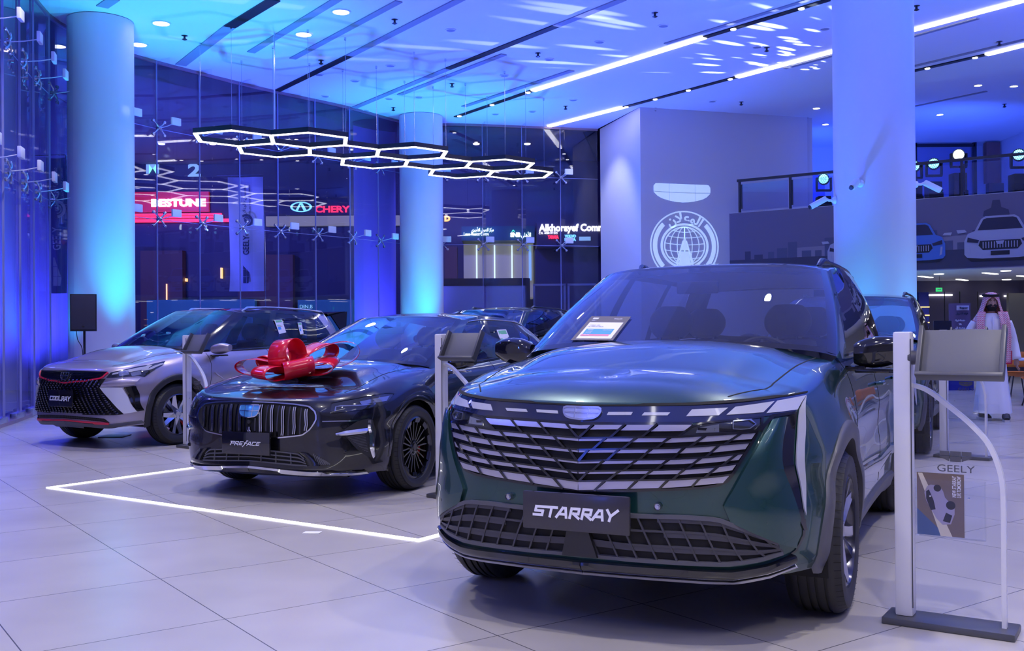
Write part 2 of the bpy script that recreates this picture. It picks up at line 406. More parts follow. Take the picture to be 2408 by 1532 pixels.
    # a plate lying on the body between two polylines (front view y,z / side view x,z / top view x,y)
    def strip(s, mb, A, Bl, off=.004, thick=.012, mode='f', n=None, m=3, mirror=True, dome=0.):
        L = max(sum((Vector(A[i+1])-Vector(A[i])).length for i in range(len(A)-1)), .01)
        n = n or max(2, int(L/.03)+1)
        A = resample(A, n); Bl = resample(Bl, n); on = {'f': s.onf, 's': s.ons, 't': s.ont}[mode]
        for sg in ((1, -1) if mirror else (1,)):
            P = []; Q = []
            for a, b in zip(A, Bl):
                r = []; q = []
                for k in range(m):
                    t = k/(m-1); u = a+(b-a)*t; o = off+dome*4*t*(1-t)
                    pt = on(u[0], u[1], o) if mode != 's' else s.ons(u[0], u[1], o)
                    qt = on(u[0], u[1], off-thick) if mode != 's' else s.ons(u[0], u[1], off-thick)
                    r.append((pt.x, pt.y*sg, pt.z)); q.append((qt.x, qt.y*sg, qt.z))
                P.append(r); Q.append(q)
            a, b = n, m; nv = len(P)*m
            vs = [v for r in P for v in r]+[v for r in Q for v in r]; fs = []
            for i in range(a-1):
                for j in range(b-1):
                    fs.append((i*b+j, i*b+j+1, (i+1)*b+j+1, (i+1)*b+j)); fs.append(tuple(nv+k for k in (i*b+j, (i+1)*b+j, (i+1)*b+j+1, i*b+j+1)))
                for j in (0, b-1): fs.append((i*b+j, (i+1)*b+j, nv+(i+1)*b+j, nv+i*b+j))
            for j in range(b-1):
                for i in (0, a-1): fs.append((i*b+j, i*b+j+1, nv+i*b+j+1, nv+i*b+j))
            mb.add(vs, fs)
        return mb
    def line(s, mb, pts, wd=.008, off=.004, thick=.012, mode='f', mirror=True, n=None, step=.03):   # a bar of given width along a polyline
        L = sum((Vector(pts[i+1])-Vector(pts[i])).length for i in range(len(pts)-1))
        n = n or max(2, int(L/step)+1); P = resample(pts, n)
        t = np.gradient(P, axis=0); t /= np.linalg.norm(t, axis=1)[:, None]+1e-9; nn = np.stack([-t[:, 1], t[:, 0]], 1)*wd/2
        return s.strip(mb, P+nn, P-nn, off, thick, mode, n=n, m=2, mirror=mirror)
    def pf(s, pts):              # pixels -> front view (y,z)
        out = []
        for a in pts:
            h = s.pix(*a); out.append((h.y, h.z))
        return out
    def ps(s, pts):
        out = []
        for a in pts:
            h = s.pix(*a); out.append((h.x, h.z))
        return out
    def poly(s, mb, pts, off=.004, thick=.012, mode='f', mirror=True, res=.02):   # filled polygon on the body
        bm = bmesh.new(); vs = [bm.verts.new((a, b, 0)) for a, b in pts]
        es = [bm.edges.new((vs[i], vs[(i+1) % len(vs)])) for i in range(len(vs))]
        bmesh.ops.triangle_fill(bm, use_beauty=True, use_dissolve=False, edges=es)
        xs = [a for a, b in pts]; ys = [b for a, b in pts]
        for k in range(int((max(xs)-min(xs))/res*1)+1):
            c = min(xs)+k*res
            bmesh.ops.bisect_plane(bm, geom=bm.verts[:]+bm.edges[:]+bm.faces[:], plane_co=(c, 0, 0), plane_no=(1, 0, 0), dist=1e-5)
        for k in range(int((max(ys)-min(ys))/res*1)+1):
            c = min(ys)+k*res
            bmesh.ops.bisect_plane(bm, geom=bm.verts[:]+bm.edges[:]+bm.faces[:], plane_co=(0, c, 0), plane_no=(0, 1, 0), dist=1e-5)
        bm.verts.index_update(); uv = [v.co.copy() for v in bm.verts]; fs = [[v.index for v in f.verts] for f in bm.faces]
        be = [[v.index for v in e.verts] for e in bm.edges if len(e.link_faces) == 1]; bm.free()
        on = {'f': s.onf, 's': s.ons, 't': s.ont}[mode]; n = len(uv)
        P = [on(u.x, u.y, off) for u in uv]; Q = [on(u.x, u.y, off-thick) for u in uv]
        for sg in ((1, -1) if mirror else (1,)):
            mb.add([(q.x, q.y*sg, q.z) for q in P+Q], fs+[tuple(n+i for i in f) for f in fs]+[(a, b, n+b, n+a) for a, b in be])
        return mb
    # --- greenhouse ---------------------------------------------------
    def G(s, u, w):              # u: 0 windscreen centre .. 1 A-pillar .. 2 B .. 3 C .. 4 rear corner .. 5 tail centre
        p = s.p; k = [r[0] for r in p['gh']]; b = [pchip(k, [r[1][i] for r in p['gh']], u) for i in range(3)]
        t = [pchip(k, [r[2][i] for r in p['gh']], u) for i in range(3)]
        b = Vector(map(float, b)); t = Vector(map(float, t)); P = b+(t-b)*w
        out = Vector((b.x-p['gc'], b.y*1.6, 0)).normalized(); return P+out*p.get('bulge', .03)*4*w*(1-w)
    def gpatch(s, mb, u0, u1, w0, w1, off=0, n=12, m=8, mirror=True, thick=0):   # u limits may be (at w0, at w1)
        u0 = u0 if isinstance(u0, tuple) else (u0, u0); u1 = u1 if isinstance(u1, tuple) else (u1, u1)
        w0 = w0 if isinstance(w0, tuple) else (w0, w0); w1 = w1 if isinstance(w1, tuple) else (w1, w1)
        P = []
        for i in range(n+1):
            r = []
            for j in range(m+1):
                t = j/m; a = u0[0]+(u0[1]-u0[0])*t; b = u1[0]+(u1[1]-u1[0])*t; q = i/n; u = a+(b-a)*q
                wa = w0[0]+(w0[1]-w0[0])*q; wb = w1[0]+(w1[1]-w1[0])*q; w = wa+(wb-wa)*t
                pt = s.G(u, w)
                if off:
                    e = 1e-3; du = s.G(min(5, u+e), w)-s.G(max(0, u-e), w); dw = s.G(u, min(1, w+e))-s.G(u, max(0, w-e)); nn = du.cross(dw)
                    if nn.length > 1e-12:
                        nn.normalize()
                        if nn.dot(pt-Vector((s.p['gc'], 0, .9))) < 0: nn = -nn
                        pt = pt+nn*off
                r.append(pt)
            P.append(r)
        mb.grid([[tuple(a) for a in r] for r in P])
        if mirror: mb.grid([[(a.x, -a.y, a.z) for a in r] for r in P])
        return mb
    def build_greenhouse(s):
        p = s.p; r = s.root
        # roof
        T = 14; us = np.linspace(0, 5, 90); verts = []; rows = []
        for u in us:
            e = s.G(u, 1.0); cx = min(max(e.x, p['roofx'][1]), p['roofx'][0])
            rr = []
            for j in range(T):
                t = j/(T-1); x = e.x+(cx-e.x)*t; y = e.y*(1-t); g = 1-(1-t)**2.4; rr.append((x, y, e.z+(float(tab(p['R'], cx))-e.z)*g))
            rows.append(rr)
        mb = MB(); mb.grid(rows); mb.grid([[(x, -y, z) for x, y, z in q] for q in rows]); ro = mb.build('roof', p.get('roofmat', p['paint']), r)
        ws = MB(); s.gpatch(ws, 0, p.get('wsu', .90), .035, .965, n=14, m=10); wo = ws.build('windshield', 'windshield', r)
        fr = MB()
        s.gpatch(fr, p.get('wsu', .90), .965, 0, 1, n=2); s.gpatch(fr, 0, .965, -.02, .035, n=14, m=2); s.gpatch(fr, 0, .965, .965, 1, n=14, m=2)
        fr.build('windshield_border', 'gloss_black', r)
        pl = MB(); s.gpatch(pl, .965, p['a2'], -.03, 1, n=6, m=10); pl.build('pillar', p.get('pillar', p['paint']), r)
        b = MB(); s.gpatch(b, p['a2'], 4.0, -.03, .05, n=60, m=2); s.gpatch(b, p['a2'], 4.0, .93, 1.0, n=60, m=2)
        for (c0, c1) in p['posts']: s.gpatch(b, c0, c1, .05, .93, n=3)
        b.build('window_surround', 'gloss_black', r)
        for (c0, c1, *ww) in p['wins']:
            for sg in (1, -1):
                w = MB(); lo, hi = (ww or [(.05, .93)])[0]
                s.gpatch(w, c0, c1, lo, hi, n=14, mirror=False)
                if sg < 0: w.v = [Vector((v.x, -v.y, v.z)) for v in w.v]
                w.build('side_window', 'side_glass', r)
        d = MB()
        for (c0, c1) in p['dpil']: s.gpatch(d, c0, c1, -.03, 1, n=8)
        if p['dpil']: d.build('rear_pillar', p['paint'], r)
        rg = MB(); s.gpatch(rg, 4.12, 5, .08, .92, n=12); rg.build('rear_window', 'side_glass', r)
        rf = MB(); s.gpatch(rf, 4.0, 4.12, -.03, 1, n=3); s.gpatch(rf, 4.12, 5, -.03, .08, n=12, m=2); s.gpatch(rf, 4.12, 5, .92, 1, n=12, m=2)
        rf.build('tailgate_frame', p['paint'], r)
        # belt moulding
        bm_ = MB(); pts = [s.G(u, .0)+Vector((0, .006, .004)) for u in np.linspace(p['a2'], 3.9, 40)]
        bm_.tube(pts, .007, 6); bm_.tube([(a.x, -a.y, a.z) for a in pts], .007, 6); bm_.build('belt_moulding', p.get('beltmat', 'dark_chrome'), r)
        if p.get('chrome_top'):
            bm_ = MB(); pts = [s.G(u, .93)+Vector((0, .008, .0)) for u in np.linspace(p['a2'], 3.9, 50)]
            pts += [s.G(u, w)+Vector((0, .008, 0)) for u, w in ((3.95, .7), (3.98, .4), (3.95, .1))]
            bm_.tube(pts, .006, 6); bm_.tube([(a.x, -a.y, a.z) for a in pts], .006, 6); bm_.build('window_moulding', p['chrome_top'], r)
    def build_interior(s):
        p = s.p; r = s.root; xc = p['cowl']; zb = float(s.H(-1.2)); L = p['seatx']
        d = MB()
        xs = np.linspace(p['gh'][0][1][0]-.02, L[0]+.62, 6)
        d.grid([[(x, y*.74, zb-.03-.05*i/5+(.0 if abs(y) > .9 else .012)) for y in np.linspace(-1, 1, 12)] for i, x in enumerate(xs)])
        d.grid([[(xs[-1]-.0, y*.74, zb-.07-.1*k) for y in np.linspace(-1, 1, 12)] for k in range(4)])
        d.build('dashboard', 'dash', r)
        # floor and inner sides
        f = MB(); f.box((-1.8, 0, .32), (3.0, 1.4, .04)); f.build('cabin_floor', 'dash', r)
        for y in (p.get('seaty', .37), -p.get('seaty', .37)):
            for k, x in enumerate(L):
                q = MB(); hz = p.get('seatz', 0)
                q.box((x+.12, y, .52+hz), (.5, .48, .14), bev=.05)
                T = Matrix.Translation((x-.13, y, .60+hz)) @ Matrix.Rotation(math.radians(-14), 4, 'Y')
                prof = []
                for j in range(9):
                    t = j/8; hw = .235-.06*max(0, t-.6)/.4; dpt = .11-.04*t
                    prof.append([(dpt*math.cos(a)*.5, hw*np.sign(math.sin(a))*abs(math.sin(a))**.6, .60*t) for a in np.linspace(0, 2*PI, 17)])
                q.grid(prof, T); q.add([prof[-1][i] for i in range(16)], [tuple(range(16))], T)
                so = q.build('seat', 'seat', r)
                h = MB(); prof = []
                for j in range(9):
                    t = j/8; sc = math.sin(PI*(.12+.76*t))**.5; prof.append([(.065*math.cos(a)*sc-.02, .145*sc*np.sign(math.sin(a))*abs(math.sin(a))**.7, .63+.20*t) for a in np.linspace(0, 2*PI, 17)])
                h.grid(prof, T); h.add([prof[-1][i] for i in range(16)], [tuple(range(16))], T); h.add([prof[0][i] for i in range(16)], [tuple(range(16))], T)
                h.tube([(-.01, -.06, .55), (-.01, -.06, .68)], .007, 6, T=T); h.tube([(-.01, .06, .55), (-.01, .06, .68)], .007, 6, T=T)
                ho = h.build('headrest', 'seat', so)
        q = MB(); c = Vector((L[0]+.52, p.get('seaty', .37), zb-.10)); R = .185
        T = Matrix.Translation(c) @ Matrix.Rotation(math.radians(68), 4, 'Y')
        q.tube([(R*math.cos(a), R*math.sin(a), 0) for a in np.linspace(0, 2*PI, 33)], .016, 8, cap=False, T=T)
        for a in (PI/2, -PI/2, PI): q.tube([(.03*math.cos(a), .03*math.sin(a), .01), (R*math.cos(a), R*math.sin(a), 0)], .015, 6, T=T)
        q.lathe([(.0, .02), (.06, .02), (.07, -.01), (0, -.02)], 16, T)
        q.tube([(0, 0, -.02), (0, 0, -.2)], .03, 8, T=T); q.build('steering_wheel', 'dash', r)
        q = MB(); q.box((p['gh'][0][2][0]+.10, 0, p['gh'][0][2][2]-.13), (.03, .24, .07), bev=.012); q.build('rear_view_mirror', 'dash', r)
        q = MB(); xs = np.linspace(p['roofx'][0]-.02, p['roofx'][1]+.05, 8)
        q.grid([[(x, y*.52, float(tab(p['R'], x))-.045-.03*y*y) for y in np.linspace(-1, 1, 8)] for x in xs]); q.build('headliner', 'headliner', r)
    # --- wheels ---------------------------------------------------------
    def build_wheels(s, kind):
        p = s.p; R = p['wr']; wd = p.get('ww', .235); rr = p['rim']
        proto = None
        for (x, sg) in ((0, 1), (0, -1), (-p['wb'], 1), (-p['wb'], -1)):
            e = MB(); yo = p['ty']
            T = Matrix.Translation((x, sg*(yo-wd/2), R)) @ Matrix.Rotation(-sg*PI/2, 4, 'X')   # local z -> outward
            h = wd/2
            # tyre: profile with circumferential grooves
            prof = [(rr-.004, h-.018), (rr+.006, h-.008), (rr+.02, h-.004), (rr+(R-rr)*.45, h+.004), (rr+(R-rr)*.75, h-.002), (R-.022, h-.014), (R-.008, h-.028)]
            tr = [(R, h-.045)]
            gs = [h*.45, h*.13, -h*.13, -h*.45]
            for g in gs: tr += [(R, g+.006), (R-.008, g+.005), (R-.008, g-.005), (R, g-.006)]
            tr += [(R, -h+.045)]
            prof += tr+[(r_, -z_) for r_, z_ in prof[::-1]]
            e.lathe(prof, 72, T)
            for k in range(60):     # sipes across the shoulder blocks
                a = 2*PI*k/60
                for zz in (h*.72,):
                    q = Matrix.Rotation(a, 4, 'Z')
                    e.add([(R+.0006, -.0016, zz-.026), (R+.0006, .0016, zz-.026), (R-.016, .0016, zz+.034), (R-.016, -.0016, zz+.034)], [(0, 1, 2, 3)], T @ q)
            w = e.build('wheel', 'rubber', s.root, sharp=28, fix=False)
            me = w.data; me.materials.append(M['black_hole'])
            n0 = (len(prof)-1)*72
            for pg in me.polygons:
                if pg.index >= n0: pg.material_index = 1
            m = MB()   # rim barrel
            m.lathe([(rr, h-.014), (rr-.012, h-.006), (rr-.018, h-.02), (rr-.028, h-.06), (rr-.03, -h+.04), (rr, -h+.02)], 56, T)
            m.build('rim_barrel', p['rimmat2'], w, sharp=40)
            sp = MB(); hub = .062; N, kindp = kind
            for k in range(N):
                a = 2*PI*k/N+.2
                Q = T @ Matrix.Rotation(a, 4, 'Z')
                if kindp == 'twin':       # thin paired spokes
                    for d0, d1 in ((-.010, -.020), (.010, .020)):
                        zo = h-.03; w2 = .0055
                        pts = [(hub*.8, d0), (rr*.6, d1*1.1), (rr-.012, d1*1.9)]
                        for i in range(2):
                            (r0, e0), (r1, e1) = pts[i], pts[i+1]
                            sp.add([(r0, e0-w2, zo-.012+i*.004), (r0, e0+w2, zo-.012+i*.004), (r1, e1+w2, zo-.008+i*.006), (r1, e1-w2, zo-.008+i*.006),
                                    (r0, e0-w2, zo-.04), (r0, e0+w2, zo-.04), (r1, e1+w2, zo-.03), (r1, e1-w2, zo-.03)],
                                   [(0, 1, 2, 3), (0, 3, 7, 4), (1, 5, 6, 2), (2, 6, 7, 3)], Q)
                    sp.add([(rr-.05, -.032, h-.022), (rr-.05, .032, h-.022), (rr-.012, .040, h-.012), (rr-.012, -.040, h-.012)], [(0, 1, 2, 3)], Q)
                else:                     # broad bladed spokes, V shaped
                    zo = h-.025; pts = [(hub*.7, -.030, -.026), (hub*.7, .030, .026), (rr*.55, .052, .03), (rr-.012, .085, .06), (rr-.012, .030, .02), (rr*.55, .006, 0), (rr-.012, -.03, -.02), (rr-.012, -.075, -.05), (rr*.55, -.050, -.03)]
                    t = [(x_, y_, zo-(.022 if i in (5,) else 0)-(.01 if i < 2 else 0)+(.012 if x_ > rr*.9 else 0)) for i, (x_, y_, _) in enumerate(pts)]
                    b = [(x_*.98, y_, zo-.05) for x_, y_, _ in t]
                    fs = [(0, 1, 5), (1, 2, 5), (2, 3, 4, 5), (0, 5, 8), (5, 6, 7, 8)]
                    sp.add(t+b, fs+[(i, (i+1) % 9, 9+(i+1) % 9, 9+i) for i in range(9)], Q)
            sp.lathe([(0, h-.03), (.028, h-.03), (.03, h-.036), (hub, h-.042), (hub+.006, h-.08), (hub, -.02)], 28, T)
            for k in range(5):
                a = 2*PI*k/5; sp.lathe([(0, .012), (.009, .01), (.010, 0)], 8, T @ Matrix.Translation((.045*math.cos(a), .045*math.sin(a), h-.042)))
            sp.build('rim_spokes', p['rimmat'], w, sharp=20)
            br = MB(); br.lathe([(.05, .0), (.165, .0), (.165, -.025), (.05, -.025)], 40, T @ Matrix.Translation((0, 0, .02))); br.build('brake_disc', 'dark_chrome', w)
            ca = MB()
            ang = PI*.92 if sg > 0 else PI*.08
            for q in np.linspace(-.42, .42, 6): pass
            ca.lathe([(.115, .035), (.178, .035), (.178, -.04), (.115, -.04), (.115, .035)], 10, T @ Matrix.Rotation(p.get('cang', 2.6)*1, 4, 'Z') if sg > 0 else T @ Matrix.Rotation(-p.get('cang', 2.6)+.0, 4, 'Z'), a0=-.45, a1=.45)
            ca.build('brake_caliper', p.get('calmat', 'plastic_dark'), w, sharp=40)
            # wheel well
            li = MB(); Ra = p['ar']+.004; cz = R+p.get('aup', 0)
            li.grid([[(x+Ra*math.cos(a), sg*yy, cz+Ra*math.sin(a)) for yy in (p['Wm']-.03, p['Wm']-.12, .5)] for a in np.linspace(-.35, PI+.35, 30)])
            li.grid([[(x+rr_*math.cos(a), sg*.5, cz+rr_*math.sin(a)) for rr_ in (.05, Ra)] for a in np.linspace(-.35, PI+.35, 30)])
            li.build('wheel_well_liner', 'black_hole', s.root)
    def arch_cladding(s, m, w0=-.006, w1=.065, off=.016, a0=-.30, a1=None, xs=None):
        p = s.p; R = p['ar']; cz0 = p['wr']+p.get('aup', 0); a1 = PI-a0 if a1 is None else a1
        for cx in (0, -p['wb']):
            c = MB(); rows = []
            for a in np.linspace(a0, a1, 48):
                rr = []
                for k, (r_, o) in enumerate(((R+w0, -.05), (R+w0, off*.8), (R+w0+.012, off), (R+w1-.012, off), (R+w1, off*.6), (R+w1+.002, -.01))):
                    x = cx+r_*math.cos(a); z = cz0+r_*math.sin(a)
                    xx = min(x, p['xc']+.15); zz = max(z, .20); B, H = float(s.B(x)), float(s.H(x)); v = min(1, max(0, (zz-B)/(H-B)))
                    y = float(s.W(x, v))
                    if x > p['xc']: y = abs(s.ons(x, zz).y)
                    rr.append((x, y+o, zz))
                rows.append(rr)
            c.grid(rows); c.grid([[(x, -y, z) for x, y, z in q] for q in rows]); c.build('arch_cladding', m, s.root, sharp=50)
    def sill(s, m, z1=.34, off=.016):
        p = s.p; c = MB(); rows = []; R = p['ar']+.05
        for x in np.linspace(-R, -p['wb']+R, 24):
            rr = []
            for z, o in ((.20, -.12), (.20, -.02), (.24, off), (z1-.02, off), (z1, .002), (z1, -.02)):
                B, H = float(s.B(x)), float(s.H(x)); v = min(1, max(0, (z-B)/(H-B))); rr.append((x, float(s.W(x, v))+o, z))
            rows.append(rr)
        c.grid(rows); c.grid([[(x, -y, z) for x, y, z in q] for q in rows]); c.build('sill_cladding', m, s.root, sharp=40)
    def mirror(s, x, y, z, m, sz=(.17, .24, .15), m2='gloss_black'):
        for sg in (1, -1):
            q = MB(); rows = []
            for t in np.linspace(0, 1, 11):
                sc = math.sin(PI*(.10+.80*t))**.45; yy = y-.02+sz[1]*t
                rows.append([(x+sz[0]*.5*sc*np.sign(math.cos(a))*abs(math.cos(a))**.75*(1-.25*t)-.05*t, sg*yy, z+sz[2]*.5*sc*np.sign(math.sin(a))*abs(math.sin(a))**.75*(1-.15*t)+.02*t) for a in np.linspace(0, 2*PI, 21)])
            q.grid(rows); q.add(rows[0][:20], [tuple(range(20))]); q.add(rows[-1][:20], [tuple(range(20))])
            mo = q.build('wing_mirror', m, s.root, sharp=50)
            k = MB(); k.box((x-.01, sg*(y-.045), z-.075), (.06, .16, .03), bev=.01); k.box((x-.0, sg*(y+.08), z-sz[2]*.5), (.11, .19, .02), bev=.008); k.build('mirror_bracket', m2, mo)
    def handles(s, xs, z, m):
        for x in xs:
            for sg in (1, -1):
                q = MB(); y = s.ons(x, z).y
                q.tube([(x+.10, sg*(y-.004), z), (x+.075, sg*(y+.028), z+.002), (x, sg*(y+.036), z+.004), (x-.075, sg*(y+.028), z+.002), (x-.10, sg*(y-.004), z)], [.010, .013, .014, .013, .010], 10)
                q.build('door_handle', m, s.root)
    def seams(s, cuts, extra=()):
        q = MB()
        for c in cuts: s.line(q, c, .006, .0012, .004, 's', n=40)
        for c in extra: s.line(q, c, .006, .0012, .004, 't', n=30)
        split_loose(q.build('panel_gap', 'black_hole', s.root, sharp=None))
    def rails(s, m, x0, x1, y0, off=.035, r=.013):
        for sg in (1, -1):
            q = MB(); pts = []
            for t in np.linspace(0, 1, 20):
                x = x0+(x1-x0)*t; h = off*min(1, math.sin(PI*t)*6)**.5
                y = y0-.04*abs(2*t-1)**3; pts.append((x, sg*y, s.roofz(x, y)+h-.006))
            q.tube(pts, [r*(1.6 if i in (1, 2, 17, 18) else 1) for i in range(20)], 8); q.build('roof_rail', m, s.root)
    def roofz(s, x, y):
        best = 1.5
        us = np.linspace(0, 5, 60); e = min((s.G(u, 1.) for u in us if abs(u-2.5) < 2), key=lambda g: abs(g.x-x))
        t = 1-min(1, abs(y)/max(.01, e.y)); g = 1-(1-t)**2.4; return e.z+(float(tab(s.p['R'], x))-e.z)*g
    def emblem(s, y, z, w, h, m, rim='chrome', off=.012, tilt=0):
        # flat-topped shield logo cut by one horizontal and two vertical bars
        o = MB(); b = MB()
        top = [(-.5, .38), (-.42, .5), (.42, .5), (.5, .38)]; lowr = [(-.5, .38), (-.46, -.10), (-.36, -.34), (0, -.5), (.36, -.34), (.46, -.10), (.5, .38)]
        poly = [(-.42, .5), (.42, .5), (.49, .42), (.47, .0), (.42, -.24), (.30, -.40), (0, -.5), (-.30, -.40), (-.42, -.24), (-.47, .0), (-.49, .42)]
        P = [(y+a*w, z+c*h) for a, c in poly]; s.poly(o, P, off, off+.004, mirror=False)
        eo = o.build('emblem', m, s.root, sharp=30)
        s.line(b, P+[P[0]], .007, off+.004, .012, mirror=False, step=.012)
        for a in (-.17, .17): s.line(b, [(y+a*w, z+.5*h), (y+a*w*.95, z-.46*h)], .005, off+.003, .01, mirror=False)
        s.line(b, [(y-.48*w, z+.08*h), (y, z+.03*h), (y+.48*w, z+.08*h)], .005, off+.003, .01, mirror=False)
        b.build('emblem_rim', rim, eo, sharp=30)
    def nameplate(s, c, w, h, txt, m, size, **k):
        x = c[0]; q = MB(); q.box((x, c[1], c[2]), (.018, w, h), bev=.008); o = q.build('number_plate', m, s.root, sharp=30)
        q = MB(); q.box((x-.035, c[1], c[2]), (.06, w*.6, h*.7)); q.build('plate_bracket', 'plastic_dark', o)
        T = frame((x+.0105, c[1], c[2]), (0, 1, 0), (0, 0, 1)); q = strokes(txt, w*k.get('fw', .72), h*k.get('fh', .26), k.get('t', .009), k.get('shear', .2)); q.v = [T @ v for v in q.v]; q.build('plate_lettering', 'letter', o, smooth=False)
        return o

def split_lr(root, names):       # a left and a right piece become two parts, with their own sub-parts
    kids = {}
    for o in list(bpy.data.objects):
        if o.parent: kids.setdefault(o.parent, []).append(o)
    def halves(o):
        me = o.data; c = [p.center.y for p in me.polygons]
        if not c or min(c) > -.02 or max(c) < .02: return None
        a = o; b = o.copy(); b.data = me.copy(); C.objects.link(b)
        for ob, sg in ((a, 1), (b, -1)):
            bm = bmesh.new(); bm.from_mesh(ob.data)
            bmesh.ops.delete(bm, geom=[f for f in bm.faces if f.calc_center_median().y*sg < 0], context='FACES'); bm.to_mesh(ob.data); bm.free()
        return a, b
    for o in kids.get(root, []):
        if o.name.split('.')[0] not in names: continue
        h = halves(o)
        if not h: continue
        for k in kids.get(o, []):
            g = halves(k)
            if g: g[1].parent = h[1]
            elif k.data.polygons and sum(p.center.y for p in k.data.polygons) < 0: k.parent = h[1]
def copy_tree(o, parent=None):
    c = o.copy(); C.objects.link(c); c.parent = parent
    for ch in [x for x in bpy.data.objects if x.parent == o]: copy_tree(ch, c)
    return c
SPLIT = {'headlamp', 'daytime_light', 'lamp_surround', 'bumper_cheek', 'arch_cladding', 'sill_cladding', 'pillar', 'rear_pillar', 'door_moulding', 'fang_vent', 'bumper_blade', 'side_vent', 'window_moulding', 'belt_moulding', 'corner_duct', 'window_surround'}
# ------------------------------------------------------------------ green SUV
P_S = dict(paint='paint_green', wb=2.777, wr=.359, ar=.405, aup=.01, xc=.43, xt=-3.35, cowl=-.33, deck=-3.5, fan=.34, rim=.245, ty=.928, Wm=.915, ww=.24,
    rimmat='alloy', rimmat2='dark_chrome', calmat='plastic_dark', flare=.022,
    W=[(-3.35, .86), (-2.777, .92), (-1.4, .90), (0, .910), (.43, .872)],
    S=[(0, .95), (.08, .98), (.35, 1), (.5, .985), (.64, .995), (.78, .975), (.9, .945), (1, .89)],
    B=[(-3.35, .34), (-2.6, .27), (-.4, .25), (.3, .27), (.43, .285)], H=[(-3.35, 1.16), (-2.7, 1.165), (-1.6, 1.14), (-.66, 1.12), (0, 1.065), (.43, 1.0)],
    Bn=[(0, .265), (.6, .265), (.8, .285), (1, .285)], Hn=[(0, .955), (.5, .962), (.8, .975), (1, .995)],
    N=[(0, .83), (.08, .895), (.3, .915), (.6, .92), (.85, .905), (1, .865)],
    nose_y=[(0, 0), (.4, .50), (.65, .73), (.82, .865), (.92, .935), (1, 1)], nose_shape=[(0, 1), (.4, .91), (.65, .735), (.82, .51), (.92, .29), (1, 0)],
    T=[(0, -3.72), (.2, -3.82), (.5, -3.78), (1, -3.62)], tail_y=[(0, 0), (.6, .7), (.85, .94), (1, 1)], tail_shape=[(0, 1), (.6, .9), (.85, .5), (1, 0)],
    Hc=[(-3.8, 1.15), (-.6, 1.20), (-.2, 1.19), (0, 1.17), (.3, 1.105), (.53, 1.045)], crown=2.4,
    bumps=[(-.45, .62, .62, .50, .02, .018)],
    gh=[(0, (-.18, 0, 1.19), (-1.04, 0, 1.625)), (.5, (-.23, .42, 1.18), (-1.07, .39, 1.62)), (.85, (-.35, .74, 1.155), (-1.18, .61, 1.60)), (1, (-.46, .83, 1.125), (-1.27, .665, 1.585)),
        (1.12, (-.66, .84, 1.12), (-1.38, .665, 1.60)), (2, (-1.62, .835, 1.14), (-1.84, .665, 1.628)), (3, (-2.55, .82, 1.165), (-2.62, .64, 1.62)),
        (3.6, (-3.1, .775, 1.185), (-3.0, .58, 1.60)), (4, (-3.42, .70, 1.20), (-3.28, .53, 1.585)), (4.5, (-3.56, .4, 1.17), (-3.36, .3, 1.60)), (5, (-3.60, 0, 1.16), (-3.38, 0, 1.605))],
    R=[(-3.4, 1.61), (-2.6, 1.665), (-1.8, 1.675), (-1.0, 1.625)], roofx=(-1.1, -3.3), gc=-1.9, bulge=.028, a2=1.10,
    posts=[(1.95, 2.12), ((2.97, 2.97), (3.08, 3.08))], wins=[((1.10, 1.10), 1.95), (2.12, 2.97), (3.08, (3.75, 3.6))], dpil=[((3.75, 3.6), 4.0)],
    seatx=(-1.35, -2.25))
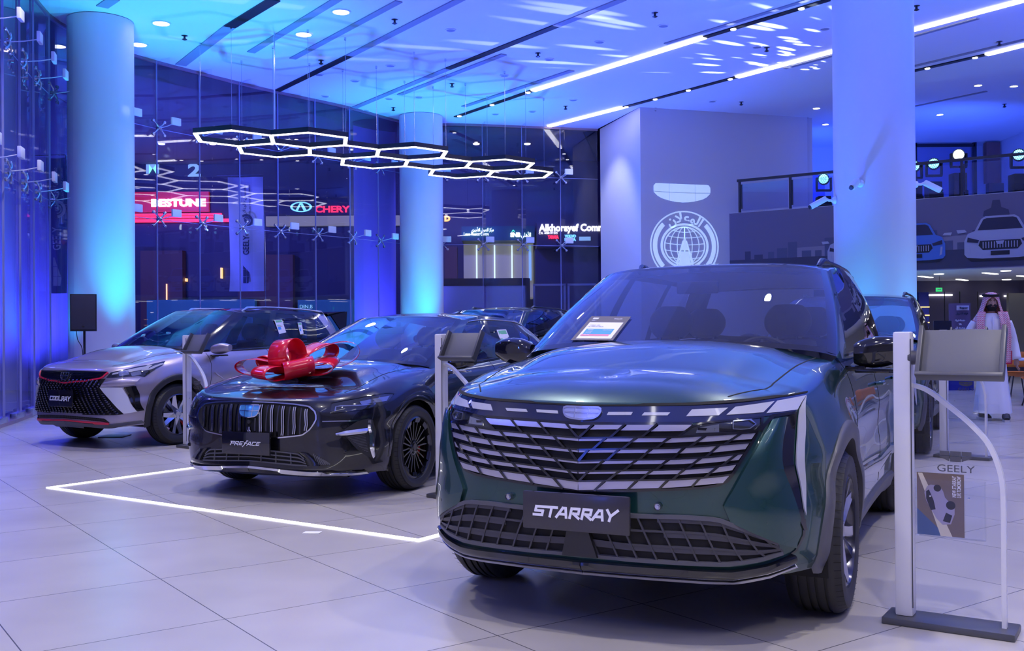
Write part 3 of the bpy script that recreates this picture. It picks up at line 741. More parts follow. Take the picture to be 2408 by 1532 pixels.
def build_starray(loc, rz, label, group=None):
    root = thing('car', label, 'car', loc, rz, group)
    c = Car(P_S, root); c.place(loc, rz); c.build_body(); c.build_greenhouse(); c.build_interior(); c.build_wheels((5, 'blade'))
    c.arch_cladding('plastic_grey', w1=.075, a0=-.22); c.sill('plastic_grey')
    c.mirror(-.62, .90, 1.13, 'gloss_black', (.15, .25, .17)); c.handles((-1.72, -2.55), .93, 'paint_green')
    c.rails('dark_chrome', -1.62, -3.25, .60)
    r = root
    # --- front, drawn on the car's left half and mirrored
    g = MB(); outl = [(1362, 999), (1500, 999), (1628, 998), (1640, 1010), (1781, 1014), (1765, 1045), (1722, 1116), (1703, 1138), (1656, 1147), (1583, 1151), (1470, 1154), (1362, 1157)]
    P = c.pf(outl); P[0] = (0, P[0][1]); P[-1] = (0, P[-1][1])
    full = P+[(-a, b) for a, b in P[::-1] if abs(a) > 1e-3]
    c.poly(g, full, .003, .006, mirror=False); go = g.build('grille', 'black_hole', r, sharp=30)
    q = MB(); c.line(q, c.pf(outl[3:-1])+[P[-1]], .010, .010, .014); c.line(q, [P[0]]+c.pf(outl[1:3]), .014, .010, .014); q.build('grille_frame', 'gloss_black', go, sharp=30)
    sep = [[(1362, 1000), (1800, 1000)], [(1362, 1031), (1594, 1029), (1700, 1023), (1790, 1017)], [(1362, 1058), (1568, 1055), (1660, 1050), (1770, 1041)],
           [(1362, 1084), (1585, 1080), (1680, 1075), (1760, 1065)], [(1362, 1108), (1600, 1104), (1680, 1098), (1750, 1088)], [(1362, 1131), (1600, 1127), (1680, 1121), (1735, 1113)], [(1362, 1154), (1583, 1148), (1705, 1136)]]
    edge = [1630, 1776, 1762, 1747, 1732, 1716]; edgeb = [1596, 1762, 1747, 1732, 1716, 1700]
    sy = lambda k, x: float(np.interp(x, [a[0] for a in sep[k]], [a[1] for a in sep[k]]))
    tops = [[1398, 1473, 1548], [1427, 1499, 1577, 1658, 1740], [1386, 1458, 1534, 1610, 1689], [1422, 1499, 1574, 1648, 1731], [1386, 1460, 1535, 1610, 1687], [1424, 1500, 1572, 1645]]
    bots = [[1364, 1437, 1511], [1396, 1466, 1544, 1622, 1700], [1364, 1430, 1506, 1583, 1658], [1394, 1469, 1544, 1617, 1694], [1364, 1431, 1508, 1583, 1656], [1400, 1478, 1552, 1628]]
    pl = MB(); ba = MB()
    for k in range(6):
        T = [1340]+tops[k]+[edge[k]]; Bo = [1320]+bots[k]+[edgeb[k]]
        for a, b in zip(tops[k], bots[k]): c.line(ba, c.pf([(a, sy(k, a)), (b, sy(k+1, b))]), .0085, .020, .022)
        xs = np.linspace(1362, edge[k], 14) if k else np.linspace(1362, 1628, 10)
        if k: c.line(ba, c.pf([(x, sy(k, x)) for x in xs]), .007, .018, .02)
        for i in range(len(T)-1):
            a0, a1, b0, b1 = T[i], T[i+1], Bo[i], Bo[i+1]
            if a1-a0 < 12: continue
            xm = (a0+a1)/2; hf = 1.0 if k == 5 else min(.72, .24+.42*max(0, (xm-1362)/400)+(.06 if k == 0 else 0))
            if k == 5: hf = .92
            a0c = max(a0+4, 1363); f = lambda t, x0, x1: x0+(x1-x0)*t
            lo0 = max(1363, f(hf, a0, b0)+4); lo1 = f(hf, a1, b1)-3
            A = [(f(t, a0c, a1-3), sy(k, f(t, a0c, a1-3))+2) for t in (0, .5, 1)]
            Bq = [(f(t, lo0, lo1), sy(k, f(t, lo0, lo1))*(1-hf)+sy(k+1, f(t, lo0, lo1))*hf) for t in (0, .5, 1)]
            A = c.pf(A); Bq = c.pf(Bq)
            if k in (1, 3, 5) and i == 0: A[0] = (0, A[0][1]); Bq[0] = (0, Bq[0][1])
            c.strip(pl, A, Bq, .014, .008)
    ba.build('grille_lattice', 'gloss_black', go, sharp=30); pl.build('grille_blade', 'silver_blade', go, sharp=30)
    # light band above the grille
    q = MB(); hood = [(1362, 955), (1480, 955), (1634, 953), (1760, 944), (1850, 932), (1896, 924)]
    low = [(1362, 997), (1500, 997), (1628, 996), (1720, 988), (1800, 980), (1866, 972)]
    A = c.pf(hood); Bq = c.pf(low); A[0] = (0, A[0][1]); Bq[0] = (0, Bq[0][1]); c.strip(q, A, Bq, .005, .01, m=4)
    band = q.build('light_band', 'band_blue', r, sharp=30)
    q = MB(); c.line(q, A, .006, .008, .012); q.build('hood_gap', 'black_hole', r, sharp=30)
    q = MB()
    for pts in ([(1432, 971), (1489, 971), (1485, 978), (1428, 978)], [(1516, 972), (1577, 972), (1570, 979), (1510, 979)], [(1627, 965), (1711, 961), (1689, 979), (1614, 981)],
                [(1728, 959), (1819, 946), (1793, 972), (1707, 978)], [(1825, 945), (1893, 932), (1872, 965), (1800, 974)]):
        a = c.pf(pts); c.strip(q, [a[0], a[1]], [a[3], a[2]], .008, .006)
    c.strip(q, c.pf([(1893, 932), (1891, 1000), (1888, 1090), (1892, 1212)]), c.pf([(1877, 965), (1873, 1010), (1869, 1095), (1887, 1196)]), .010, .006)
    q.build('daytime_light', 'lamp_white', r, sharp=30)
    q = MB(); c.strip(q, c.pf([(1874, 968), (1868, 1000), (1863, 1090), (1896, 1246)]), c.pf([(1850, 981), (1836, 1045), (1835, 1100), (1889, 1248)]), .006, .01); c.line(q, c.pf([(1866, 972), (1812, 980), (1786, 1014)]), .012, .009, .01)
    q.build('lamp_surround', 'gloss_black', r, sharp=30)
    q = MB(); hl = c.pf([(1596, 1027), (1636, 999), (1700, 992), (1796, 982), (1783, 1013), (1692, 1023)]); c.poly(q, hl, .006, .008); ho = q.build('headlamp', 'lamp_dark', r, sharp=30)
    q = MB(); c.line(q, hl+[hl[0]], .007, .011, .012); q.build('headlamp_rim', 'gloss_black', ho, sharp=30)
    q = MB(); b4 = c.pf([(1722, 993), (1776, 988), (1774, 1009), (1722, 1013)]); c.line(q, b4+[b4[0]], .004, .014, .008); b5 = c.pf([(1640, 1008), (1690, 1000), (1690, 1018), (1636, 1020)]); c.strip(q, [b5[0], b5[1]], [b5[3], b5[2]], .010, .004)
    split_loose(q.build('lamp_reflector', 'lamp_clear', ho, sharp=30))
    # sculpted cheek panels
    q = MB(); a = c.pf([(1812, 990), (1780, 1050), (1740, 1120), (1700, 1190), (1716, 1228)]); b = c.pf([(1848, 984), (1834, 1045), (1836, 1102), (1878, 1215), (1868, 1288)])
    c.strip(q, a, b, .014, .022, m=7, dome=.012); q.build('bumper_cheek', 'paint_green', r, sharp=50)
    # lower intake
    top = [(1362, 1192), (1488, 1213), (1610, 1216), (1684, 1221), (1715, 1232), (1770, 1253), (1826, 1277)]; bot = [(1362, 1302), (1480, 1314), (1600, 1322), (1715, 1325), (1780, 1316), (1836, 1299)]
    A = c.pf(top); Bq = c.pf(bot); A[0] = (0, A[0][1]); Bq[0] = (0, Bq[0][1]); q = MB(); c.strip(q, A, Bq, .003, .006, m=6, n=30); lo = q.build('lower_intake', 'black_hole', r, sharp=30)
    q = MB(); c.line(q, A, .016, .016, .02); c.line(q, Bq, .014, .016, .02); q.build('intake_frame', 'plastic_grey', lo, sharp=30)
    q = MB(); A = np.array(A); Bq = np.array(Bq); 
    Ar = resample(A, 30); Br = resample(Bq, 30)
    for t in (.33, .66): c.line(q, Ar*(1-t)+Br*t, .008, .012, .014)
    for i in range(0, 28, 3):
        for (t0, t1, o) in ((0, .33, 0), (.33, .66, 1), (.66, 1, 2)):
            j0 = min(29, i+o); j1 = min(29, i+o+1)
            c.line(q, [Ar[j0]*(1-t0)+Br[j0]*t0, Ar[j1]*(1-t1)+Br[j1]*t1], .007, .014, .014)
            if i > 9 or t0 > .5:
                j2 = min(29, j0+3)
                if j2 > j0: c.strip(q, [Ar[j0]*(1-t0)+Br[j0]*t0, Ar[j2]*(1-t0)+Br[j2]*t0], [Ar[j0]*(1-t0-.13)+Br[j0]*(t0+.13), Ar[j2]*(1-t0-.13)+Br[j2]*(t0+.13)], .010, .006)
    q.build('intake_lattice', 'lattice', lo, sharp=30)
    q = MB(); a = c.pf([(1362, 1318), (1480, 1328), (1600, 1336), (1722, 1342), (1800, 1328), (1864, 1304)]); a[0] = (0, a[0][1]); b = [(y, z-.030) for y, z in a]; c.strip(q, a, b, .020, .03, m=4, dome=.006); q.build('bumper_lip', 'gloss_black', r, sharp=30)
    q = MB(); c.line(q, [(y, z-.036) for y, z in a], .008, .026, .03); q.build('lip_trim', 'satin_chrome', r, sharp=30)
    q = MB()
    for (x, y) in ((1549, 1191), (1799, 1228)):
        h = c.pix(x, y)
        for sg in (1, -1): q.lathe([(0, .010), (.007, .010), (.0075, .004), (.011, .004), (.013, .012), (.015, .004), (.015, -.01)], 16, Matrix.Translation((h.x+.012, h.y*sg, h.z)) @ Matrix.Rotation(PI/2, 4, 'Y'))
    split_loose(q.build('parking_sensor', 'satin_chrome', r))
    h = c.pix(1367, 971); c.emblem(0, h.z-.006, .165, .048, 'emblem_silver', off=.012)
    h = c.pix(1362, 1203); c.nameplate((h.x+.045, 0, h.z+.002), .455, .152, 'STARRAY', 'plate', 0, shear=.25, t=.0105, fw=.76, fh=.27)
    q = MB(); x = h.x+.03; q.add([(x, -.045, h.z-.07), (x, .045, h.z-.07), (x-.02, .075, h.z-.18), (x-.02, -.075, h.z-.18), (x-.06, -.045, h.z-.07), (x-.06, .045, h.z-.07), (x-.08, .075, h.z-.18), (x-.08, -.075, h.z-.18)],
        [(0, 1, 2, 3), (4, 7, 6, 5), (0, 3, 7, 4), (1, 5, 6, 2)]); q.build('plate_bracket', 'plastic_dark', r)
    c.seams([[(-.52, 1.10), (-.55, .95), (-.50, .6), (-.44, .38)], [(-1.66, 1.12), (-1.68, .8), (-1.64, .36)], [(-2.60, 1.14), (-2.72, .95), (-2.40, .6), (-2.36, .45)]],
            [[(-.35, .74), (.1, .70), (.5, .66), (.70, .55)]])
    q = MB(); c.strip(q, [(-.60, .56), (-1.6, .50), (-2.3, .52)], [(-.60, .50), (-1.6, .42), (-2.3, .46)], .010, .012, 's', dome=.008); q.build('door_moulding', 'paint_green', r, sharp=40)
    q = MB(); c.line(q, c.pf([(1891, 1222), (1889, 1262), (1868, 1300), (1800, 1334), (1730, 1350)]), .007, .004, .01); q.build('bumper_blade', 'gloss_black', r, sharp=30)
    split_lr(root, SPLIT); return c
# ------------------------------------------------------------------ black saloon
P_P = dict(paint='paint_black', wb=2.80, wr=.337, ar=.372, aup=.012, xc=.45, xt=-3.45, cowl=-.42, deck=-3.35, fan=.42, rim=.248, ty=.925, Wm=.905, ww=.235,
    rimmat='gloss_alloy_black', rimmat2='gloss_alloy_black', calmat='caliper_red', flare=.022, cang=2.7,
    W=[(-3.45, .83), (-2.8, .905), (-1.4, .885), (0, .905), (.45, .875)],
    S=[(0, .93), (.10, .97), (.35, 1), (.5, .985), (.66, 1.0), (.8, .985), (.92, .95), (1, .885)],
    B=[(-3.45, .30), (-2.6, .20), (-.4, .18), (.3, .19), (.45, .20)], H=[(-3.45, 1.04), (-2.8, 1.03), (-1.6, .985), (-.6, .955), (0, .905), (.45, .835)],
    Bn=[(0, .185), (.6, .185), (1, .20)], Hn=[(0, .752), (.5, .76), (.8, .785), (1, .835)],
    N=[(0, .86), (.08, .935), (.3, .925), (.6, .93), (.85, .915), (1, .875)],
    nose_y=[(0, 0), (.5, .60), (.75, .82), (.88, .93), (1, 1)], nose_shape=[(0, 1), (.5, .86), (.75, .63), (.88, .38), (1, 0)],
    T=[(0, -3.75), (.2, -3.84), (.5, -3.84), (1, -3.74)], tail_y=[(0, 0), (.6, .7), (.85, .94), (1, 1)], tail_shape=[(0, 1), (.6, .9), (.85, .5), (1, 0)],
    Hc=[(-3.9, 1.06), (-3.3, 1.085), (-.6, 1.03), (-.3, 1.015), (0, .985), (.3, .905), (.46, .835)], crown=2.2,
    bumps=[(-.45, .60, .60, .42, .02, .016)],
    gh=[(0, (-.26, 0, 1.02), (-1.28, 0, 1.405)), (.5, (-.31, .40, 1.01), (-1.31, .35, 1.40)), (.85, (-.44, .69, .985), (-1.42, .52, 1.385)), (1, (-.56, .765, .96), (-1.52, .58, 1.37)),
        (1.12, (-.74, .785, .955), (-1.62, .59, 1.385)), (2, (-1.62, .79, .99), (-1.90, .60, 1.405)), (3, (-2.45, .79, 1.02), (-2.55, .585, 1.39)),
        (3.6, (-3.0, .755, 1.045), (-2.92, .545, 1.345)), (4, (-3.40, .66, 1.06), (-3.02, .50, 1.33)), (4.5, (-3.52, .4, 1.075), (-3.08, .3, 1.345)), (5, (-3.56, 0, 1.08), (-3.10, 0, 1.355))],
    R=[(-3.1, 1.36), (-2.4, 1.43), (-1.8, 1.445), (-1.2, 1.40)], roofx=(-1.33, -3.0), gc=-2.0, bulge=.03, a2=1.10, chrome_top='chrome',
    posts=[(1.95, 2.10), ((2.97, 2.97), (3.06, 3.06))], wins=[((1.10, 1.10), 1.95), (2.10, 2.97), (3.06, (3.80, 3.5))], dpil=[((3.80, 3.5), 4.0)],
    seatx=(-1.40, -2.25), seatz=-.10)
def build_preface(loc, rz, label, group=None):
    root = thing('car', label, 'car', loc, rz, group); r = root
    c = Car(P_P, root); c.place(loc, rz); c.build_body(); c.build_greenhouse(); c.build_interior(); c.build_wheels((10, 'twin'))
    c.arch_cladding('paint_black', w1=.035, off=.006, a0=-.1); c.sill('paint_black', .26, .010)
    c.mirror(-.68, .87, .985, 'paint_black', (.15, .23, .13), 'chrome'); c.handles((-1.75, -2.55), .82, 'paint_black')
    g = MB(); outl = [(600, 947), (650, 949), (697, 953), (730, 958), (744, 972), (744, 990), (731, 1010), (712, 1024), (654, 1030), (600, 1031)]
    P = c.pf(outl); P[0] = (0, P[0][1]); P[-1] = (0, P[-1][1]); full = P+[(-a, b) for a, b in P[::-1] if abs(a) > 1e-3]
    c.poly(g, full, .003, .006, mirror=False); go = g.build('grille', 'black_hole', r, sharp=30)
    q = MB(); c.line(q, full+[full[0]], .009, .012, .016, mirror=False); q.build('grille_frame', 'chrome', go, sharp=30)
    q = MB(); q2 = MB()
    zt = lambda y: float(np.interp(abs(y), [a for a, b in P[:4]], [b for a, b in P[:4]])); zb = lambda y: float(np.interp(abs(y), [a for a, b in P[::-1][:5]], [b for a, b in P[::-1][:5]]))
    ym = P[4][0]
    for i in range(-5, 6):
        y = ym*i/5.75; s = (1 if i > 0 else -1)
        t, b = zt(y)-.02, zb(y)+.015
        if abs(i) == 0: b, t = zb(y)+.02, zb(y)+.085
        pts = [(y, t), (y, t-.03), (y+.012, b+.045), (y+.004, b)]
        c.line(q2, pts, .020, .018, .02, mirror=False, n=8); c.line(q, [(a-.008, b_) for a, b_ in pts], .006, .022, .006, mirror=False, n=8); c.line(q, [(a+.008, b_) for a, b_ in pts], .006, .022, .006, mirror=False, n=8)
        if i < 5: c.line(q2, [(y+ym/11.5, zt(y+ym/11.5)-.015), (y+ym/11.5, zb(y+ym/11.5)+.01)], .012, .006, .006, mirror=False)
    q2.build('grille_slat', 'dark_chrome', go, sharp=30); q.build('slat_trim', 'chrome', go, sharp=30)
    h = c.pix(600, 970); c.emblem(0, h.z, .185, .085, 'logo_blue', off=.03)
    q = MB(); T = Matrix.Translation((h.x+.02, 0, h.z-.07)) @ Matrix.Rotation(PI/2, 4, 'Y'); q.lathe([(0, .014), (.014, .012), (.02, 0), (.02, -.02)], 16, T); q.build('front_camera', 'plastic_dark', r)
    # lower intake
    top = [(600, 1054), (654, 1061), (705, 1067), (716, 1080)]; bot = [(600, 1086), (654, 1092), (697, 1096), (724, 1097)]
    A = c.pf(top); Bq = c.pf(bot); A[0] = (0, A[0][1]); Bq[0] = (0, Bq[0][1]); q = MB(); c.strip(q, A, Bq, .003, .006, m=5); lo = q.build('lower_intake', 'black_hole', r, sharp=30)
    q = MB(); Ar = resample(A, 20); Br = resample(Bq, 20)
    for t in (.05, .35, .65, .95): c.line(q, Ar*(1-t)+Br*t, .010, .012, .014)
    for i in (4, 9, 14): c.line(q, [Ar[i], Br[i]], .008, .014, .012)
    q.build('intake_slat', 'plastic_grey', lo, sharp=30)
    q = MB(); c.strip(q, c.pf([(707, 1064), (722, 1078), (732, 1096)]), c.pf([(722, 1066), (742, 1082), (752, 1096)]), .02, .03, dome=.005); q.build('bumper_blade', 'gloss_black', r, sharp=40)
    q = MB()
    for t in np.linspace(0, 1, 7): a = c.pf([(738+t*26, 1068+t*16), (746+t*30, 1094-t*1)]); c.line(q, a, .008, .006, .01)
    q.build('corner_duct', 'plastic_grey', r, sharp=30)
    q = MB(); a = c.pf([(600, 1099), (640, 1104), (673, 1108), (721, 1112), (800, 1112), (862, 1108)]); a[0] = (0, a[0][1]); c.line(q, a, .016, .022, .03); q.build('lip_trim', 'chrome', r, sharp=30)
    q = MB(); c.strip(q, [(y, z+.012) for y, z in a], [(y, z-.03) for y, z in a], .012, .03, dome=.006); q.build('bumper_lip', 'gloss_black', r, sharp=30)
    q = MB(); hl = c.pf([(779, 949), (838, 938), (900, 927), (932, 922), (927, 932), (908, 951), (885, 960), (777, 973)]); c.poly(q, hl, .004, .008); ho = q.build('headlamp', 'lamp_dark', r, sharp=30)
    q = MB(); c.line(q, hl+[hl[0]], .006, .008, .012); q.build('headlamp_rim', 'gloss_black', ho, sharp=30)
    q = MB(); c.line(q, c.pf([(788, 968), (790, 956), (836, 955), (882, 951)]), .008, .008, .006); c.strip(q, c.pf([(845, 946), (915, 932)]), c.pf([(850, 953), (908, 944)]), .007, .004); split_loose(q.build('lamp_reflector', 'lamp_clear', ho, sharp=30))
    q = MB(); c.line(q, c.pf([(758, 992), (800, 991), (842, 990)]), .008, .008, .01); q.build('bumper_trim', 'chrome', r, sharp=30)
    # side vent with chrome blades
    q = MB(); fr = c.pf([(844, 990), (866, 985), (877, 989), (884, 1060), (874, 1078), (812, 1027), (800, 1018)]); c.poly(q, fr, .003, .006); vo = q.build('side_vent', 'plastic_dark', r, sharp=30)
    q = MB(); c.strip(q, c.pf([(789, 1019), (812, 1013), (862, 1006)]), c.pf([(790, 1024), (812, 1024), (858, 1019)]), .016, .02, dome=.01)
    c.strip(q, c.pf([(863, 988), (862, 1010), (866, 1040), (874, 1077)]), c.pf([(869, 988), (873, 1010), (877, 1045), (879, 1070)]), .018, .02, dome=.008); q.build('vent_blade', 'chrome', vo, sharp=40)
    q = MB()
    for t in np.linspace(.05, .9, 12): c.line(q, c.pf([(816+t*48, 1027+t*40), (857+t*9, 1020+t*47)]), .004, .006, .004)
    q.build('vent_rib', 'plastic_grey', vo, sharp=30)
    h = c.pix(810, 1063); q = MB()
    for sg in (1, -1): q.lathe([(0, .006), (.012, .006), (.016, .0), (.016, -.02)], 16, Matrix.Translation((h.x+.004, h.y*sg, h.z)) @ Matrix.Rotation(PI/2, 4, 'Y'))
    split_loose(q.build('parking_sensor', 'gloss_black', r))
    h = c.pix(600, 1042); c.nameplate((h.x+.05, 0, h.z), .44, .17, 'PREFACE', 'plate_gloss', 0, shear=.5, t=.0058, fw=.60, fh=.17)
    c.seams([[(-.58, .95), (-.60, .8), (-.52, .5), (-.45, .3)], [(-1.62, .98), (-1.64, .6), (-1.60, .28)], [(-2.52, 1.0), (-2.62, .8), (-2.38, .5), (-2.30, .35)]],
            [[(-.42, .70), (.1, .66), (.5, .66), (.62, .64)]])
    q = MB(); q.tube([(-2.4, 0, c.roofz(-2.4, 0)-.01), (-2.55, 0, c.roofz(-2.5, 0)+.03), (-2.70, 0, c.roofz(-2.7, 0)+.02), (-2.72, 0, c.roofz(-2.72, 0)-.01)], [.03, .02, .012, .01], 8); q.build('roof_antenna', 'gloss_black', r)
    split_lr(root, SPLIT); return c
# ------------------------------------------------------------------ silver crossover
P_C = dict(paint='paint_silver', wb=2.60, wr=.345, ar=.385, aup=.012, xc=.45, xt=-2.95, cowl=-.32, deck=-3.05, fan=.34, rim=.235, ty=.905, Wm=.885, ww=.22,
    rimmat='alloy', rimmat2='dark_chrome', calmat='caliper_red', flare=.025, cang=2.7, roofmat='gloss_black', pillar='gloss_black',
    W=[(-2.95, .82), (-2.6, .885), (-1.3, .865), (0, .885), (.45, .85)],
    S=[(0, .95), (.10, .98), (.35, 1), (.5, .98), (.66, .995), (.8, .975), (.92, .94), (1, .875)],
    B=[(-2.95, .32), (-2.4, .24), (-.4, .23), (.3, .24), (.45, .26)], H=[(-2.95, 1.13), (-2.4, 1.10), (-1.5, 1.07), (-.5, 1.04), (0, .99), (.45, .925)],
    Bn=[(0, .235), (.6, .235), (1, .26)], Hn=[(0, .875), (.5, .88), (.8, .895), (1, .925)],
    N=[(0, .76), (.08, .82), (.3, .825), (.6, .825), (.85, .815), (1, .78)],
    nose_y=[(0, 0), (.5, .60), (.75, .82), (.88, .93), (1, 1)], nose_shape=[(0, 1), (.5, .86), (.75, .62), (.88, .36), (1, 0)],
    T=[(0, -3.3), (.2, -3.42), (.5, -3.42), (1, -3.22)], tail_y=[(0, 0), (.6, .7), (.85, .94), (1, 1)], tail_shape=[(0, 1), (.6, .9), (.85, .5), (1, 0)],
    Hc=[(-3.4, 1.14), (-.5, 1.12), (-.2, 1.11), (0, 1.09), (.3, 1.02), (.44, .955)], crown=2.2,
    bumps=[(-.35, .58, .55, .38, .02, .02)],
    gh=[(0, (-.17, 0, 1.115), (-1.02, 0, 1.555)), (.5, (-.22, .40, 1.105), (-1.05, .36, 1.55)), (.85, (-.34, .68, 1.08), (-1.15, .54, 1.535)), (1, (-.46, .755, 1.05), (-1.25, .595, 1.52)),
        (1.12, (-.64, .765, 1.05), (-1.36, .60, 1.53)), (2, (-1.5, .765, 1.075), (-1.78, .605, 1.555)), (3, (-2.30, .765, 1.11), (-2.42, .59, 1.54)),
        (3.6, (-2.75, .735, 1.17), (-2.78, .565, 1.515)), (4, (-2.99, .66, 1.19), (-2.95, .50, 1.495)), (4.5, (-3.10, .4, 1.17), (-3.03, .3, 1.505)), (5, (-3.14, 0, 1.16), (-3.05, 0, 1.51))],
    R=[(-3.1, 1.51), (-2.4, 1.57), (-1.8, 1.59), (-1.0, 1.555)], roofx=(-1.08, -3.0), gc=-1.8, bulge=.028, a2=1.10,
    posts=[(1.94, 2.12), ((2.93, 2.93), (3.2, 3.2))], wins=[((1.10, 1.10), 1.94), (2.12, 2.93), (3.2, (3.7, 3.3))], dpil=[((3.70, 3.3), 4.0)],
    seatx=(-1.30, -2.15), seatz=-.02)
def build_coolray(loc, rz, label, group=None):
    root = thing('car', label, 'car', loc, rz, group); r = root
    c = Car(P_C, root); c.place(loc, rz); c.build_body(); c.build_greenhouse(); c.build_interior(); c.build_wheels((5, 'blade'))
    c.arch_cladding('plastic_dark', w1=.06); c.sill('plastic_dark', .32)
    c.mirror(-.58, .84, 1.07, 'paint_silver', (.15, .23, .14)); c.handles((-1.62, -2.40), .90, 'chrome')
    c.rails('satin_chrome', -1.35, -2.9, .54)
    g = MB(); outl = [(162, 900), (205, 896), (249, 891), (234, 912), (262, 942), (291, 975), (269, 977), (195, 976), (187, 970), (155, 968)]
    P = c.pf(outl); P[0] = (0, P[0][1]); P[-1] = (0, P[-1][1]); full = P+[(-a, b) for a, b in P[::-1] if abs(a) > 1e-3]
    c.poly(g, full, .003, .006, mirror=False, res=.04); go = g.build('grille', 'black_hole', r, sharp=30)
    zmn = min(b for a, b in P); zmx = max(b for a, b in P)
    def rowmax(z):   # half width of the grille at a height
        n = len(P); best = 0
        for i in range(n):
            (a0, b0), (a1, b1) = P[i], P[(i+1) % n]
            if (b0-z)*(b1-z) <= 0 and b0 != b1: best = max(best, a0+(a1-a0)*(z-b0)/(b1-b0))
        return best
    q = MB(); k = 0; z = zmn+.02
    while z < zmx-.02:
        hw = rowmax(z)-.02; y = -hw+(.03 if k % 2 else 0)
        while y < hw:
            if abs(y) < hw: c.strip(q, [(y-.024, z), (y, z+.013), (y+.024, z)], [(y-.022, z-.001), (y, z-.012), (y+.022, z-.001)], .012, .008, mirror=False, m=3, n=5, dome=.006)
            y += .06
        z += .021; k += 1
    q.build('grille_mesh', 'dark_chrome', go, sharp=20)
    q = MB(); A = c.pf([(166, 872), (210, 874), (253, 875)]); Bq = c.pf([(162, 899), (205, 894), (239, 889)]); A[0] = (0, A[0][1]); Bq[0] = (0, Bq[0][1]); c.strip(q, A, Bq, .006, .01, m=4); uo = q.build('upper_grille', 'gloss_black', r, sharp=30)
    q = MB(); l = c.pf([(162, 901), (205, 896), (240, 890), (255, 877)]); l[0] = (0, l[0][1]); c.line(q, l, .016, .014, .02); q.build('grille_accent', 'trim_red', uo, sharp=30)
    q = MB(); Ar = resample(A, 16); Br = resample(Bq, 16)
    for t in (.2, .45, .7): 
        for i in range(0, 14, 2): c.line(q, [Ar[i]*(1-t)+Br[i]*t, Ar[i+1]*(1-t-.1)+Br[i+1]*(t+.1), Ar[i+2]*(1-t)+Br[i+2]*t], .006, .012, .008)
    q.build('upper_mesh', 'dark_chrome', uo, sharp=20)
    h = c.pix(167, 886); c.emblem(0, h.z, .135, .075, 'gloss_black', off=.02)
    q = MB(); c.strip(q, c.pf([(236, 912), (262, 912), (288, 913)]), c.pf([(291, 973), (307, 971), (322, 968)]), .016, .02, m=6); q.build('bumper_blade', 'blade_white', r, sharp=30)
    q = MB(); c.strip(q, c.pf([(246, 900), (280, 893), (330, 890)]), c.pf([(238, 911), (280, 909), (316, 906)]), .010, .02, m=4, dome=.012); q.build('bumper_cheek', 'paint_silver', r, sharp=40)
    q = MB(); c.strip(q, c.pf([(291, 911), (316, 908)]), c.pf([(324, 968), (334, 966)]), .006, .008, m=5); vo = q.build('side_vent', 'black_hole', r, sharp=30)
    q = MB(); c.line(q, c.pf([(314, 909), (322, 935), (333, 966)]), .022, .016, .02); c.line(q, c.pf([(293, 912), (308, 940), (324, 967)]), .012, .016, .02); q.build('vent_blade', 'gloss_black', vo, sharp=30)
    q = MB(); hl = c.pf([(250, 889), (261, 877), (300, 869), (350, 859), (389, 850), (383, 859), (362, 872), (340, 887), (326, 884), (290, 888)]); c.poly(q, hl, .006, .008); ho = q.build('headlamp', 'lamp_dark', r, sharp=30)
    q = MB(); c.strip(q, c.pf([(266, 879), (310, 870), (350, 862)]), c.pf([(264, 883), (310, 876), (344, 869)]), .012, .005); c.line(q, c.pf([(352, 861), (338, 876), (382, 857)]), .012, .012, .006); q.build('daytime_strip', 'lamp_white', ho, sharp=30)
    q = MB(); 
    for x_ in (290, 318): c.poly(q, c.pf([(x_-12, 878), (x_+12, 873), (x_+14, 882), (x_-8, 886)]), .012, .006)
    split_loose(q.build('lamp_reflector', 'lamp_clear', ho, sharp=30))
    q = MB(); A = c.pf([(150, 977), (200, 981), (246, 985), (256, 993)]); Bq = c.pf([(150, 984), (200, 988), (240, 992), (257, 995)]); A[0] = (0, A[0][1]); Bq[0] = (0, Bq[0][1]); c.strip(q, A, Bq, .004, .008, m=3); lo = q.build('lower_intake', 'black_hole', r, sharp=30)
    q = MB(); Ar = resample(A, 24); Br = resample(Bq, 24)
    for i in range(1, 20): c.line(q, [Ar[i], Br[i]], .008, .008, .008)
    c.line(q, (Ar+Br)/2, .006, .008, .008); q.build('intake_slat', 'plastic_dark', lo, sharp=30)
    q = MB(); l = c.pf([(150, 988), (200, 993), (256, 996)]); l[0] = (0, l[0][1]); c.line(q, l, .014, .018, .03); q.build('lip_accent', 'trim_red', r, sharp=30)
    q = MB(); c.strip(q, [(y, z-.012) for y, z in l]+[(l[-1][0]+.22, l[-1][1]+.02)], [(y, z-.09) for y, z in l]+[(l[-1][0]+.22, l[-1][1]-.06)], .010, .03, m=4, dome=.01); q.build('bumper_lip', 'plastic_grey', r, sharp=30)
    h = c.pix(157, 937); c.nameplate((h.x+.05, 0, h.z), .42, .19, 'COOLRAY', 'plate_gloss', 0, shear=.25, t=.0105, fw=.84, fh=.26)
    c.seams([[(-.50, 1.03), (-.52, .9), (-.48, .6), (-.43, .34)], [(-1.50, 1.06), (-1.54, .8), (-1.50, .34)], [(-2.30, 1.09), (-2.48, .95), (-2.20, .6), (-2.15, .4)]],
            [[(-.3, .68), (.1, .64), (.45, .62), (.62, .55)]])
    q = MB(); c.strip(q, [(-.55, .80), (-.9, .62), (-2.1, .66)], [(-.58, .77), (-.92, .58), (-2.1, .62)], .008, .012, 's', dome=.006); q.build('door_moulding', 'paint_silver', r, sharp=40)
